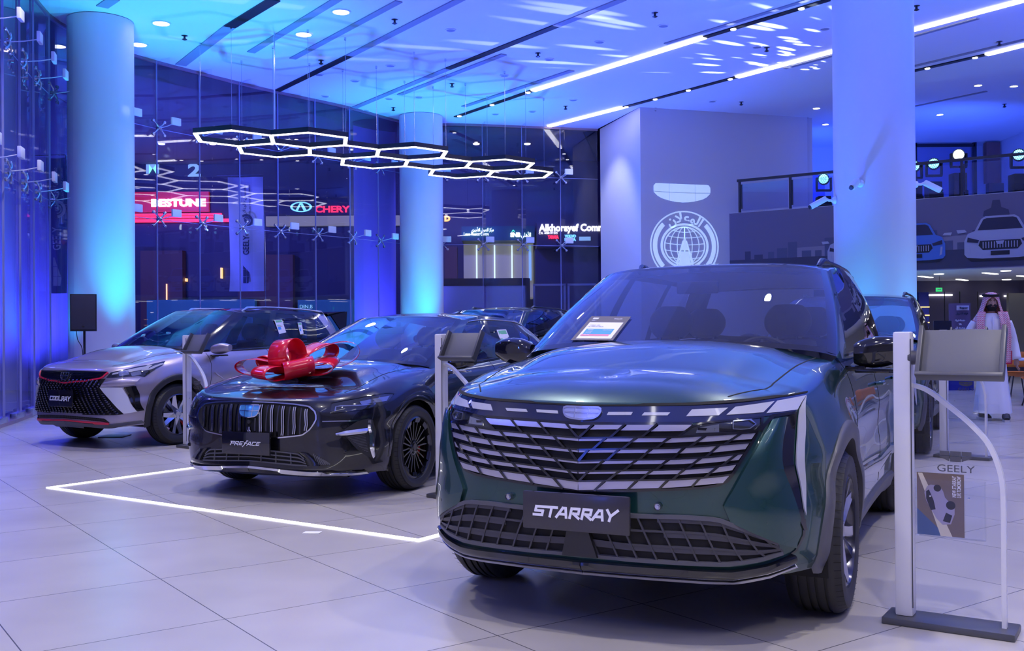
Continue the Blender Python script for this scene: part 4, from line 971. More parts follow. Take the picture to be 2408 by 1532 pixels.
    q = MB(); q.add([(-2.95, y, 1.53) for y in (-.5, .5)]+[(-3.25, y, 1.56) for y in (-.58, .58)]+[(-3.27, y, 1.535) for y in (-.58, .58)]+[(-3.0, y, 1.49) for y in (-.5, .5)], [(0, 1, 3, 2), (2, 3, 5, 4), (4, 5, 7, 6), (0, 2, 4, 6), (1, 7, 5, 3)])
    for sg in (1, -1): q.add([(-3.0, sg*.52, 1.50), (-3.27, sg*.58, 1.56), (-3.23, sg*.60, 1.32), (-3.13, sg*.58, 1.30), (-3.0, sg*.54, 1.50), (-3.27, sg*.605, 1.56), (-3.23, sg*.62, 1.32), (-3.13, sg*.60, 1.30)], [(0, 1, 2, 3), (4, 7, 6, 5), (0, 4, 5, 1), (1, 5, 6, 2), (2, 6, 7, 3)])
    q.build('roof_spoiler', 'gloss_black', r, sharp=30)
    split_lr(root, SPLIT); return c
# ------------------------------------------------------------------ cars in place
star = build_starray((0.654, 4.922, 0), -PI/2-.437, 'large dark green car in the foreground with a chrome lattice grille')
pref = build_preface((-1.60, 8.515, 0), -PI/2-.415, 'black saloon car with a red bow on its bonnet')
cool = build_coolray((-4.552, 12.05, 0), -PI/2-.542, 'silver lilac crossover car with a black roof at the left')
def duplicate(src, loc, rz, label, drop=('number_plate', 'plate_bracket')):
    r = copy_tree(src.root); r.location = loc; r.rotation_euler = (0, 0, rz); r['label'] = label
    return r
a2 = .437; fwd = Vector((-math.sin(a2), -math.cos(a2), 0)); p2 = Vector((3.37, 10.67, 0))
duplicate(star, tuple(p2), -PI/2-a2, 'dark green car parked behind the big front one, before the thick column')
duplicate(star, (-.9, 15.9, 0), -PI/2-.45, 'dark car far behind the black saloon, only its roof showing')
# ------------------------------------------------------------------ the room
def tilemat():
    m = mat('floor_tile', (.40, .40, .43), .22, spec=.5); nt = m.node_tree; b = nt.nodes['Principled BSDF']; L = nt.links
    tc = nt.nodes.new('ShaderNodeTexCoord'); mp = nt.nodes.new('ShaderNodeMapping'); mp.inputs['Rotation'].default_value = (0, 0, math.radians(-36)); mp.inputs['Location'].default_value = (-1.611, -4.375, 0); L.new(tc.outputs['Object'], mp.inputs['Vector'])
    br = nt.nodes.new('ShaderNodeTexBrick'); br.offset = 0; br.inputs['Scale'].default_value = 1; br.inputs['Brick Width'].default_value = .81; br.inputs['Row Height'].default_value = .925
    br.inputs['Mortar Size'].default_value = .0028; br.inputs['Mortar Smooth'].default_value = .1; br.inputs['Bias'].default_value = 0
    br.inputs['Color1'].default_value = (.50, .475, .45, 1); br.inputs['Color2'].default_value = (.47, .445, .425, 1); br.inputs['Mortar'].default_value = (.10, .10, .11, 1); L.new(mp.outputs[0], br.inputs['Vector'])
    n = nt.nodes.new('ShaderNodeTexNoise'); n.inputs['Scale'].default_value = 1.1; n.inputs['Detail'].default_value = 2.5; n.inputs['Roughness'].default_value = .6; L.new(tc.outputs['Object'], n.inputs['Vector'])
    r = nt.nodes.new('ShaderNodeValToRGB'); r.color_ramp.elements[0].position = .2; r.color_ramp.elements[0].color = (.82, .82, .83, 1); r.color_ramp.elements[1].position = .8; r.color_ramp.elements[1].color = (1.08, 1.08, 1.08, 1); L.new(n.outputs['Fac'], r.inputs[0])
    x = nt.nodes.new('ShaderNodeMix'); x.data_type = 'RGBA'; x.blend_type = 'MULTIPLY'; x.inputs[0].default_value = 1; L.new(br.outputs['Color'], x.inputs[6]); L.new(r.outputs[0], x.inputs[7]); L.new(x.outputs[2], b.inputs['Base Color'])
    b.inputs['Roughness'].default_value = .26
tilemat()
mat('ceiling_paint', (.78, .78, .80), .7); mat('wall_paint', (.62, .61, .66), .6, noise=(.6, .02)); mat('column_paint', (.74, .74, .78), .5)
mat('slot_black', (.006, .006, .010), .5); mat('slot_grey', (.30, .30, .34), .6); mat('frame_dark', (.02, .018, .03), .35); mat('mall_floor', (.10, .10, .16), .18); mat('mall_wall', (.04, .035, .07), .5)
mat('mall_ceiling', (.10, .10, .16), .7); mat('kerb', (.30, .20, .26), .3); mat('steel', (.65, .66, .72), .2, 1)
mat('joint', (.35, .36, .6), .3)
mat('lit_white', (.9, .9, .9), .5, emit=(1, .98, .95), es=9); mat('lit_soft', (.9, .9, .9), .5, emit=(1, .97, .9), es=4); mat('lit_hex', (.9, .9, .9), .5, emit=(1, .95, .88), es=5)
mat('spot_face', (.9, .9, .9), .5, emit=(1, .96, .88), es=14); mat('lit_warm', (.9, .6, .3), .5, emit=(1, .55, .15), es=2.2)
glassmat('wall_glass', (.86, .88, .98), 1.5); glassmat('fin_glass', (.97, .975, 1.), .55); glassmat('rail_glass', (.80, .82, .95), 1.3)
# floor: showroom and mall
curve = [(-5.2, 6.0), (-6.3, 10.2), (-7.18, 14.3), (-7.83, 16.84), (-7.97, 18.2), (-7.55, 19.92), (-6.57, 21.57), (-5.33, 23.3), (-4.0, 24.9), (-2.6, 26.95), (-1.2, 27.1), (2.38, 27.95)]
def smooth(P, n):                # Catmull-Rom through P
    P = [Vector((*p, 0)) for p in P]; out = []
    for i in range(len(P)-1):
        a = P[max(i-1, 0)]; b = P[i]; c = P[i+1]; d = P[min(i+2, len(P)-1)]
        for k in range(n):
            t = k/n; out.append(.5*((2*b)+(c-a)*t+(2*a-5*b+4*c-d)*t*t+(3*b-a-3*c+d)*t**3))
    out.append(P[-1]); return out
cv = [(v.x, v.y) for v in smooth(curve, 8)]
GW = resample(cv, 27)
# ceiling: bounded by the glass line
poly = [tuple(p) for p in resample(cv, 60)]+[(3.2, 25.24), (7.8, 26.65), (7.8, 33), (20, 33), (20, -10), (-5.2, -10)]
q = MB(); q.prism(poly, H, H+.12); struct(q.build('ceiling', 'ceiling_paint', smooth=False))
q = MB(); q.prism(poly, -.1, 0); struct(q.build('floor', 'floor_tile', smooth=False))
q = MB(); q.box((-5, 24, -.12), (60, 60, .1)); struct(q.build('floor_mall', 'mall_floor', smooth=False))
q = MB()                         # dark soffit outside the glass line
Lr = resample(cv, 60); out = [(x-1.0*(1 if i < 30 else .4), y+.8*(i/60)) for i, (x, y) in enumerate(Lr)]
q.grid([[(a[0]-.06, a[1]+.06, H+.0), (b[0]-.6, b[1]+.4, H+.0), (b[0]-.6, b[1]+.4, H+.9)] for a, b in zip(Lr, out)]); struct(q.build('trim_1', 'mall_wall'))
q = MB()
for i in range(len(Lr)-1):
    a, b = Vector((*Lr[i], 0)), Vector((*Lr[i+1], 0)); d = (b-a).normalized(); nrm = Vector((d.y, -d.x, 0))
    for z0, z1, off, w_ in ((H-.05, H, .0, .08), (0, .05, .0, .3)):
        q.add([a-nrm*w_/2+Vector((0, 0, z0)), b-nrm*w_/2+Vector((0, 0, z0)), b+nrm*w_/2+Vector((0, 0, z0)), a+nrm*w_/2+Vector((0, 0, z0)), a-nrm*w_/2+Vector((0, 0, z1)), b-nrm*w_/2+Vector((0, 0, z1)), b+nrm*w_/2+Vector((0, 0, z1)), a+nrm*w_/2+Vector((0, 0, z1))],
              [(0, 1, 2, 3), (4, 7, 6, 5), (0, 4, 5, 1), (2, 6, 7, 3)])
struct(q.build('trim_2', 'kerb', smooth=False))
# glass wall: panes, fins and spider fittings
def spider(T, parent):
    q = MB()
    for sx in (1, -1):
        for sz in (1, -1):
            q.tube([(0, 0, 0), (sx*.06, -.03, sz*.06), (sx*.135, -.01, sz*.135)], [.022, .016, .012], 8, T=T); q.lathe([(0, .02), (.03, .018), (.034, 0), (.03, -.02), (0, -.02)], 12, T @ Matrix.Translation((sx*.135, 0, sz*.135)) @ Matrix.Rotation(PI/2, 4, 'X'))
    q.lathe([(0, .045), (.04, .04), (.045, -.04), (0, -.045)], 14, T @ Matrix.Rotation(PI/2, 4, 'X'))
    return q.build('spider_fitting', 'steel', parent, sharp=40)
gsrc = None
for i in range(len(GW)-1):
    a, b = Vector((*GW[i], 0)), Vector((*GW[i+1], 0)); d = (b-a).normalized(); inn = Vector((d.y, -d.x, 0)); L = (b-a).length
    q = MB(); T = Matrix.Translation(a) @ Matrix((d, -inn, Vector((0, 0, 1)))).transposed().to_4x4()
    q.box((L/2, 0, H/2-.03), (L-.012, .02, H-.08), T); wo = struct(q.build('window_%d' % (i+1), 'wall_glass', smooth=False))
    q = MB(); q.box((0, -.24, H/2), (.018, .40, H-.02), T); q.build('glass_fin', 'fin_glass', wo, smooth=False)
    q = MB(); q.box((0, -.03, H/2), (.012, .03, H-.02), T)
    for z in (3.58, 5.42): q.box((L/2, -.012, z), (L, .006, .012), T)
    q.build('pane_joint', 'joint', wo, smooth=False)
    for z in (3.58, 5.42):
        spider(T @ Matrix.Translation((0, -.10, z)), wo)
        q = MB(); c = Vector((.10, -.50, z+.10)); q.box(c, (.22, .05, .15), T, bev=.01); q.tube([(.02, -.12, z), (.06, -.3, z+.03), (.1, -.48, z+.08)], .008, 6, T=T); q.build('fitting_cover', 'white', wo)
    q = MB(); q.box((L*.5, -.10, .07), (L*.55, .10, .12), T, bev=.008); q.build('glass_clamp', 'steel', wo)
# columns
for k, (x, y, r_) in enumerate(COLS):
    q = MB(); q.lathe([(r_, 0), (r_, .12), (r_-.012, .13), (r_-.012, H-.01)], 96, Matrix.Translation((x, y, 0))); o = q.build('column', 'column_paint', sharp=30)
    tag(o, ['round white column beside the curved glass wall, behind the silver crossover', 'round white column far back, behind the black saloon', 'thick round white column behind the second green car'][k], 'column')
# plain walls
def wallq(name, a, b, z0, z1, m='wall_paint', th=.15, side=1):
    a = Vector((*a, 0)); b = Vector((*b, 0)); d = (b-a).normalized(); n_ = Vector((-d.y, d.x, 0))*side*th
    q = MB(); q.prism([(a.x, a.y), (b.x, b.y), (b.x+n_.x, b.y+n_.y), (a.x+n_.x, a.y+n_.y)], z0, z1); return struct(q.build(name, m, smooth=False))
wallq('wall_corner', (2.45, 27.95), (3.21, 25.24), 0, H)
wallq('wall_back', (3.21, 25.24), (7.75, 26.63), 0, H)
wallq('wall_right', (14.5, 33), (14.5, -10), 0, H)
wallq('wall_rear', (14.5, -10), (-5.2, -10), 0, H); wallq('wall_left', (-5.2, -10), (-5.2, 5.95), 0, H)
wallq('wall_upper', (7.8, 31), (14.5, 31), 4.15, H, 'wall_paint'); wallq('wall_return', (7.75, 31.1), (7.75, 26.7), 0, H)
wallq('wall_far', (7.8, 33), (14.5, 33), 0, 4.15, 'mall_wall')
# balcony slab with its printed fascia banner
E0, E1 = Vector((5.2, 25.41, 0)), Vector((14.5, 19.0, 0)); ed = (E1-E0).normalized(); E0 = E0+ed*.27; en = Vector((-ed.y, ed.x, 0))
q = MB(); q.prism([(E0.x, E0.y), (E1.x, E1.y), (14.5, 33), (7.8, 33), (7.7, 26.55), (5.72, 25.98)], 2.54, 4.15); struct(q.build('trim_3', 'ceiling_paint', smooth=False))
# ceiling slots and lights
def stripe(name, a, b, wpx, m, z=H-.004, label=None, cat=None, group=None, th=.03):
    A = gp(*a, H); B = gp(*b, H); d = (B-A); L = d.length; d.normalize(); n_ = Vector((-d.y, d.x, 0)); q = MB()
    T = Matrix.Translation(((A.x+B.x)/2, (A.y+B.y)/2, z)) @ Matrix((d, n_, Vector((0, 0, 1)))).transposed().to_4x4()
    q.box((0, 0, 0), (L, wpx, th), T); o = q.build(name, m, smooth=False)
    if label: tag(o, label, cat, group)
    else: struct(o)
    return o, A, B
n_ = 4
for (a, b, m, wd) in (((540, 62), (645, -2), 'slot_black', .22), ((425, 152), (540, 62), 'slot_grey', .22), ((648, 215), (822, 130), 'slot_black', .16), ((822, 130), (1085, -4), 'slot_grey', .16), ((590, 122), (795, -4), 'slot_grey', .16),
        ((688, 137), (938, 2), 'slot_grey', .14), ((1053, 161), (1308, 60), 'slot_black', .16), ((1308, 60), (1465, -3), 'slot_grey', .16), ((820, 258), (1053, 161), 'slot_grey', .16), ((940, 222), (1185, 127), 'slot_grey', .14),
        ((1090, 250), (1345, 165), 'slot_grey', .14), ((1565, 102), (1905, -3), 'slot_grey', .10), ((1845, 160), (1962, 129), 'slot_grey', .12), ((2143, 86), (2300, 42), 'slot_grey', .10), ((2148, 155), (2410, 92), 'slot_grey', .10), ((2148, 250), (2320, 214), 'slot_grey', .08), ((240, 15), (268, -4), 'slot_grey', .2)):
    stripe('trim_%d' % n_, a, b, wd, m); n_ += 1
for (a, b, wd) in (((1254, 212), (1657, 86), .13), ((1291, 296), (1466, 251), .13), ((1734, 180), (2407, -1), .13), ((2320, 127), (2560, 67), .13)):
    lab = {1254: 'long white linear ceiling light, left of the two over the glass corner', 1291: 'short white linear ceiling light ending at the glass wall corner', 1734: 'long white linear ceiling light passing behind the thick column', 2320: 'white linear ceiling light nearest the upper gallery'}[a[0]]
    stripe('linear_light', a, b, wd, 'lit_white', H-.017, lab, 'ceiling light')
for (a, b) in (((1072, 274), (1252, 212)), ((1658, 86), (1948, -2)), ((1468, 251), (1732, 180)), ((2148, 166), (2320, 127))):
    o, A, B = stripe('light_track', a, b, .13, 'slot_black', H-.008, 'black recessed track with small spots running from pixel to lamp', 'light track')
    o['label'] = {1072: 'black ceiling track between the glass wall and the left long light', 1658: 'black ceiling track at the top, with two small spots', 1468: 'black ceiling track between the short and the long linear light', 2148: 'black ceiling track right of the thick column'}[a[0]]
    for t in {1072: (.05, .5, .95), 1658: (.25, .8), 1468: (.02, .3, .6, .95), 2148: (.2, .85)}[a[0]]:
        P = A.lerp(B, t); q = MB(); q.lathe([(0, -.022), (.05, -.022), (.055, 0), (.05, .02)], 16, Matrix.Translation((P.x, P.y, H-.012))); q.build('spot', 'spot_face', o)
# stripes of light lines behind the camera, seen in the paint
for k, (x, y) in enumerate(((-3.2, -1.5), (1.4, -2.5), (5.5, -1.5))):
    q = MB(); T = Matrix.Translation((x, y, H-.017)) @ Matrix.Rotation(math.radians(60), 4, 'Z'); q.box((0, 0, 0), (5.5, .13, .03), T)
    tag(q.build('linear_light', 'lit_white', smooth=False), 'white linear ceiling light behind the viewer', 'ceiling light', 'ceiling lights behind the viewer')
# round downlights
def downlight(px, py, r_, label, m='spot_face', grp=None):
    P = gp(px, py, H); q = MB(); q.lathe([(0, -.012), (r_*.82, -.012), (r_*.84, -.018), (r_, -.016), (r_*1.03, 0)], 28, Matrix.Translation((P.x, P.y, H)), cap=False)
    root = thing('downlight', label, 'downlight', (P.x, P.y, H), 0, grp); q.v = [v-Vector((P.x, P.y, H)) for v in q.v]
    n0 = 28
    q2 = MB(); q2.lathe([(0, -.0135), (r_*.80, -.0135)], 28); q2.build('lamp_face', m, root); q.build('ring', 'white', root); return root
for (px, py, r_, lab) in ((379, 54, .17, 'large lit downlight right of the left column top'), (802, 27, .17, 'large lit downlight at the top of the ceiling'), (714, 80, .17, 'large lit downlight left of centre over the hexagon pendant'), (327, 104, .17, 'large lit downlight touching the left column'),
        (1920, 254, .10, 'small lit downlight by the thick column, upper one'), (1941, 292, .10, 'small lit downlight by the thick column, lower one'), (2300, 200, .10, 'small lit downlight over the gallery, left of two level ones'), (2384, 202, .10, 'small lit downlight at the right edge over the gallery'), (2210, 269, .10, 'small lit downlight above the gallery glass room')):
    downlight(px, py, r_, lab)
for (px, py) in ((765, 226), (835, 190), (918, 154), (915, 232), (1186, 177), (1292, 139), (1348, 235), (1410, 98), (1780, 110), (1940, 67), (1252, 262), (985, 228), (1165, 268), (1675, 238), (860, 260), (750, 175), (1060, 70), (1560, 60)):
    downlight(px, py, .10, 'small unlit downlight set in the blue ceiling', 'slot_grey', 'unlit downlights in the ceiling')
for k, (px, py) in enumerate(((434, 84), (755, 142), (1063, 197), (928, 46), (1330, 250), (1540, 255), (1803, 112), (1743, 240), (925, 253), (1265, 125), (2350, 98), (2155, 14), (2362, 245), (1540, 30))):
    P = gp(px, py, H); q = MB(); q.lathe([(0, -.09), (.02, -.085), (.05, -.07), (.02, -.05), (.02, -.01), (.06, 0)], 12, Matrix.Translation((P.x, P.y, H)))
    tag(q.build('sprinkler_head', 'frame_dark'), 'small dark sprinkler head under the blue ceiling', 'sprinkler', 'sprinkler heads on the ceiling')
# floor light frame
q = MB(); A = Vector((-3.807, 8.377, 0)); Bp = Vector((-.57, 6.148, 0)); d = (Bp-A).normalized(); nn = Vector((-d.y, d.x, 0)); D = A+nn*6.2; E_ = Bp+nn*6.2
q = MB()
for a, b in ((A, Bp), (A, D), (Bp, E_), (D, E_)):
    dd = (b-a); L = dd.length; dd.normalize(); m_ = Vector((-dd.y, dd.x, 0)); T = Matrix.Translation((a+b)/2+Vector((0, 0, .003))) @ Matrix((dd, m_, Vector((0, 0, 1)))).transposed().to_4x4(); q.box((0, 0, 0), (L+.03, .032, .006), T)
tag(q.build('floor_light_strip', 'lit_soft', smooth=False), 'thin white light strip set in the floor around the black saloon', 'light strip')
# hexagon pendant
Zh = 4.92; o0 = Vector((-5.164, 19.125)); av = Vector((1.334, .249)); r60 = Matrix.Rotation(PI/3, 2);
def rot2(v, t): return Vector((v.x*math.cos(t)-v.y*math.sin(t), v.x*math.sin(t)+v.y*math.cos(t)))
bv = rot2(av, PI/3); edges = set(); hexes = [(0, 0), (1, 0), (0, 1), (1, 1), (2, 1), (1, 2), (2, 2), (3, 2), (2, 3), (3, 3)]
pend = thing('hexagon_pendant', 'large hanging lamp of ten joined glowing hexagon frames', 'pendant light', (o0.x, o0.y, Zh))
for (i, j) in hexes:
    c = o0+av*i+bv*j; cs = [c+rot2(av, PI/6+PI/3*k)/math.sqrt(3) for k in range(6)]
    for k in range(6):
        a, b = cs[k], cs[(k+1) % 6]; key = tuple(sorted(((round(a.x, 2), round(a.y, 2)), (round(b.x, 2), round(b.y, 2)))))
        edges.add(key)
mer = {}
q = MB(); q2 = MB(); seen = []
for a, b in edges:
    m_ = ((a[0]+b[0])/2, (a[1]+b[1])/2)
    if any(abs(m_[0]-s_[0])+abs(m_[1]-s_[1]) < .05 for s_ in seen): continue
    seen.append(m_); A = Vector((a[0]-o0.x, a[1]-o0.y, 0)); B = Vector((b[0]-o0.x, b[1]-o0.y, 0)); d = (B-A); L = d.length; d.normalize(); n__ = Vector((-d.y, d.x, 0))
    T = Matrix.Translation((A+B)/2) @ Matrix((d, n__, Vector((0, 0, 1)))).transposed().to_4x4(); q.box((0, 0, .05), (L+.05, .085, .09), T); q2.box((0, 0, -.003), (L+.045, .072, .016), T)
q.build('pendant_frame', 'frame_dark', pend, smooth=False); q2.build('pendant_diffuser', 'lit_hex', pend, smooth=False)
q = MB(); vsn = sorted({p for e in edges for p in e})[::2]
for p in vsn: q.tube([(p[0]-o0.x, p[1]-o0.y, .09), (p[0]-o0.x, p[1]-o0.y, H-Zh)], .004, 4); q.lathe([(0, -.05), (.02, -.05), (.02, 0)], 8, Matrix.Translation((p[0]-o0.x, p[1]-o0.y, H-Zh)))
q.tube([(gp(645, 77, H).x-o0.x, gp(645, 77, H).y-o0.y, 0.1), (gp(645, 77, H).x-o0.x, gp(645, 77, H).y-o0.y, H-Zh)], .012, 6)
split_loose(q.build('suspension_cable', 'steel', pend))
# --- wall emblems ---------------------------------------------------
mat('painted_projection', (.86, .95, 1.), .5, emit=(.55, .78, 1.), es=.5)  # projected logo light, put into a pale glowing paint
wa = Vector((3.21, 25.24, 0)); wb_ = Vector((7.75, 26.63, 0)); wd_ = (wb_-wa).normalized(); wn = Vector((wd_.y, -wd_.x, 0))
def onwall(px, py):              # point of the back wall seen at a pixel
    d = cam_R @ Vector(((px-CX)/F, -(py-CY)/F, -1)); k = (wa.dot(wn)-0)/(d.x*wn.x+d.y*wn.y); p = Vector((d.x*k, d.y*k, CAMZ+d.z*k)); return p
def wxy(px, py): p = onwall(px, py); return ((p-wa).dot(wd_), p.z)
Tw = Matrix.Translation(wa+wn*.012) @ Matrix((wd_, Vector((0, 0, 1)), wd_.cross(Vector((0, 0, 1))))).transposed().to_4x4()
def wallpoly(q, pts, z0=-.008, z1=0): q.prism(pts, z0, z1, Tw); return q
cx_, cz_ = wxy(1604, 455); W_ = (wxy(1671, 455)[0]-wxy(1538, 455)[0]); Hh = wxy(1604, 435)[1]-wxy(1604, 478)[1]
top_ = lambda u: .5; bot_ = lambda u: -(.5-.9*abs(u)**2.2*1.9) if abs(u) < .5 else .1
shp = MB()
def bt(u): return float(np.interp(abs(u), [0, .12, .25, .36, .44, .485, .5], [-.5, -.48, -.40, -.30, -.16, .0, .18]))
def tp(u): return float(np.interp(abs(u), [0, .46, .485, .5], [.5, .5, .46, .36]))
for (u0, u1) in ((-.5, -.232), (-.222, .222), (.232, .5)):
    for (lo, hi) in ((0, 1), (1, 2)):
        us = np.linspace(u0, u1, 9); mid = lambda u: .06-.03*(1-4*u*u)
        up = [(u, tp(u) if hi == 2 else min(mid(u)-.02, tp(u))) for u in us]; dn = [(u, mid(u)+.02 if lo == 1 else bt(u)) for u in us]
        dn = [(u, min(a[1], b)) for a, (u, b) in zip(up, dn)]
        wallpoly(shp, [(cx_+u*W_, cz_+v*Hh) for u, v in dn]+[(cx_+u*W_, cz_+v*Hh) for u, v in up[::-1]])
root = thing('wall_emblem', 'pale six-part shield emblem of projected light painted on the back wall', 'emblem', tuple(onwall(1604, 455)))
o = shp.build('shield', 'painted_projection', None, smooth=False); o.parent = root; o.matrix_parent_inverse = root.matrix_basis.inverted()
# round company seal
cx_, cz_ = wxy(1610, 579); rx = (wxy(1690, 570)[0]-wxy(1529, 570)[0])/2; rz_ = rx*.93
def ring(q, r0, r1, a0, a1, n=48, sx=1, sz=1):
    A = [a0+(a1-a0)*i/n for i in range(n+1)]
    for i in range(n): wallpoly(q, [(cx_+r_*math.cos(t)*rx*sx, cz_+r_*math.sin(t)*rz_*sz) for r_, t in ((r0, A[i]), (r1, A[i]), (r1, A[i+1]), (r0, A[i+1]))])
root = thing('wall_seal', 'pale round globe and road company seal of projected light painted on the back wall', 'emblem', tuple(onwall(1610, 570)))
def wpart(q, name): o = q.build(name, 'painted_projection', None, smooth=False); o.parent = root; o.matrix_parent_inverse = root.matrix_basis.inverted(); return o
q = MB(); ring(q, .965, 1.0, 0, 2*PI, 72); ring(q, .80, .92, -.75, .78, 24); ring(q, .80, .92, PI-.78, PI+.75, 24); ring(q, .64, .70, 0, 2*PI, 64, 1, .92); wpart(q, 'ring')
q = MB()
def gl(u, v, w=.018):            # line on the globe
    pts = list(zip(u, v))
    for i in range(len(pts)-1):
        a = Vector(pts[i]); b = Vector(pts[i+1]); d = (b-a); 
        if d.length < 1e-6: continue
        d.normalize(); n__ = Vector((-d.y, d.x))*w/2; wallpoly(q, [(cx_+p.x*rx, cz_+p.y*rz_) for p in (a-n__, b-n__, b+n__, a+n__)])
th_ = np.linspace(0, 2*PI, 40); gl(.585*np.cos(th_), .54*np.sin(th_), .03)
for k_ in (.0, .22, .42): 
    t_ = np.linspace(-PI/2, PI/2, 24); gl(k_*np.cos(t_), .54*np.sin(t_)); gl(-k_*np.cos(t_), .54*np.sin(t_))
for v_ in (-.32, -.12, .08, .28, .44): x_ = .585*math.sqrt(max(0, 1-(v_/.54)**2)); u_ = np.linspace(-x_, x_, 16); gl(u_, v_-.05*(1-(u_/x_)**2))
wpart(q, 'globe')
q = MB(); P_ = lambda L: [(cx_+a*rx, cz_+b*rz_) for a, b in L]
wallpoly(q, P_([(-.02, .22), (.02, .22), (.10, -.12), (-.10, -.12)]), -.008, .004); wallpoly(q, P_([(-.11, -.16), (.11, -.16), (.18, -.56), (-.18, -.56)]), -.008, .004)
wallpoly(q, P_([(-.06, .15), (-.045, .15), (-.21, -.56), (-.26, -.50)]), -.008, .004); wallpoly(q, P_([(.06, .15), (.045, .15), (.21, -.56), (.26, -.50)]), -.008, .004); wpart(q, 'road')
def arctext(s, r_, mid, flip, size, m='painted_projection', sx=1.):
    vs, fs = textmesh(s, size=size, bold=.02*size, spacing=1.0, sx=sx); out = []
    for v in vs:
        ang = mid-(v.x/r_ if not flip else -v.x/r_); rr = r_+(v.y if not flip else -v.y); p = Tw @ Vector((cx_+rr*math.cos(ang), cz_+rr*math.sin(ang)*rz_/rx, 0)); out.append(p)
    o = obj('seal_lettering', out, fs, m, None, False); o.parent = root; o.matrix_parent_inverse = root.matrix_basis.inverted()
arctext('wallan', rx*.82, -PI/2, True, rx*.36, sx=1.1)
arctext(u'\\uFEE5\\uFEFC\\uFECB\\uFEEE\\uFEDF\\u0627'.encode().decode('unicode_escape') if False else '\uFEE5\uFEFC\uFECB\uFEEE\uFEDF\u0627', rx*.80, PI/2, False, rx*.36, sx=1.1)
# --- balcony --------------------------------------------------------
Tb = Matrix.Translation(E0-en*.03) @ Matrix((ed, Vector((0, 0, 1)), ed.cross(Vector((0, 0, 1))))).transposed().to_4x4()
ex = lambda px, py: _ex(px, py)
def _ex(px, py):
    nn_ = -en; d = cam_R @ Vector(((px-CX)/F, -(py-CY)/F, -1)); k = ((E0-en*.03).dot(nn_))/(d.x*nn_.x+d.y*nn_.y); p = Vector((d.x*k, d.y*k, CAMZ+d.z*k)); return ((p-E0).dot(ed), p.z)
mat('print_sky', (.13, .12, .20), .7); mat('print_haze', (.22, .20, .27), .7); mat('print_road', (.05, .05, .09), .7); mat('print_city', (.05, .05, .10), .7); mat('print_city2', (.08, .09, .16), .7); mat('print_white', (.36, .37, .48), .6); mat('print_blue', (.06, .16, .50), .6); mat('print_glass', (.02, .02, .05), .5); mat('print_black', (.012, .012, .02), .6)
ban = thing('balcony_banner', 'long printed banner of three cars before a city skyline, hung on the balcony', 'banner', tuple(E0+Vector((0, 0, 2.55))))
def bpart(q, name, m): o = q.build(name, m, None, smooth=False); o.parent = ban; o.matrix_parent_inverse = ban.matrix_basis.inverted(); return o
x0, _ = _ex(1715, 502); x1 = 8.4
q = MB(); q.box(((x0+x1)/2, 3.35, -.012), (x1-x0, 1.58, .02), Tb); bpart(q, 'banner_cloth', 'print_sky')
def brect(q, a, z=0): q.prism(a, z, z+.004, Tb)
q = MB(); brect(q, [(x0, 2.58), (x1, 2.58), (x1, 2.98), (x0, 2.98)]); bpart(q, 'printed_road', 'print_road')
q = MB(); brect(q, [(x0+1.5, 2.98), (x1, 2.98), (x1, 3.35), (x0+1.5, 3.2)]); bpart(q, 'printed_haze', 'print_haze')
rnd = random.Random(3); q = MB(); q2 = MB(); x = x0+.4
while x < x1-.2:
    w_ = rnd.uniform(.10, .28); h_ = rnd.uniform(.12, .42)*(.6+.5*min(1, (x-x0)/2)); brect(q if rnd.random() < .5 else q2, [(x, 2.98), (x+w_, 2.98), (x+w_, 2.98+h_), (x, 2.98+h_)], .004); x += w_+rnd.uniform(.0, .16)
xt_, zt_ = _ex(2343, 520); brect(q, [(xt_-.07, 2.98), (xt_+.07, 2.98), (xt_+.07, 3.50), (xt_-.07, 3.50)], .008); brect(q, [(xt_-.10, 3.48), (xt_+.10, 3.48), (xt_+.26, 3.68), (xt_+.24, 3.78), (xt_+.10, 3.84), (xt_+.07, 4.0), (xt_-.07, 4.0), (xt_-.10, 3.84), (xt_-.24, 3.78), (xt_-.26, 3.68)], .008)
split_loose(bpart(q, 'printed_building', 'print_city')); split_loose(bpart(q2, 'printed_building', 'print_city2'))
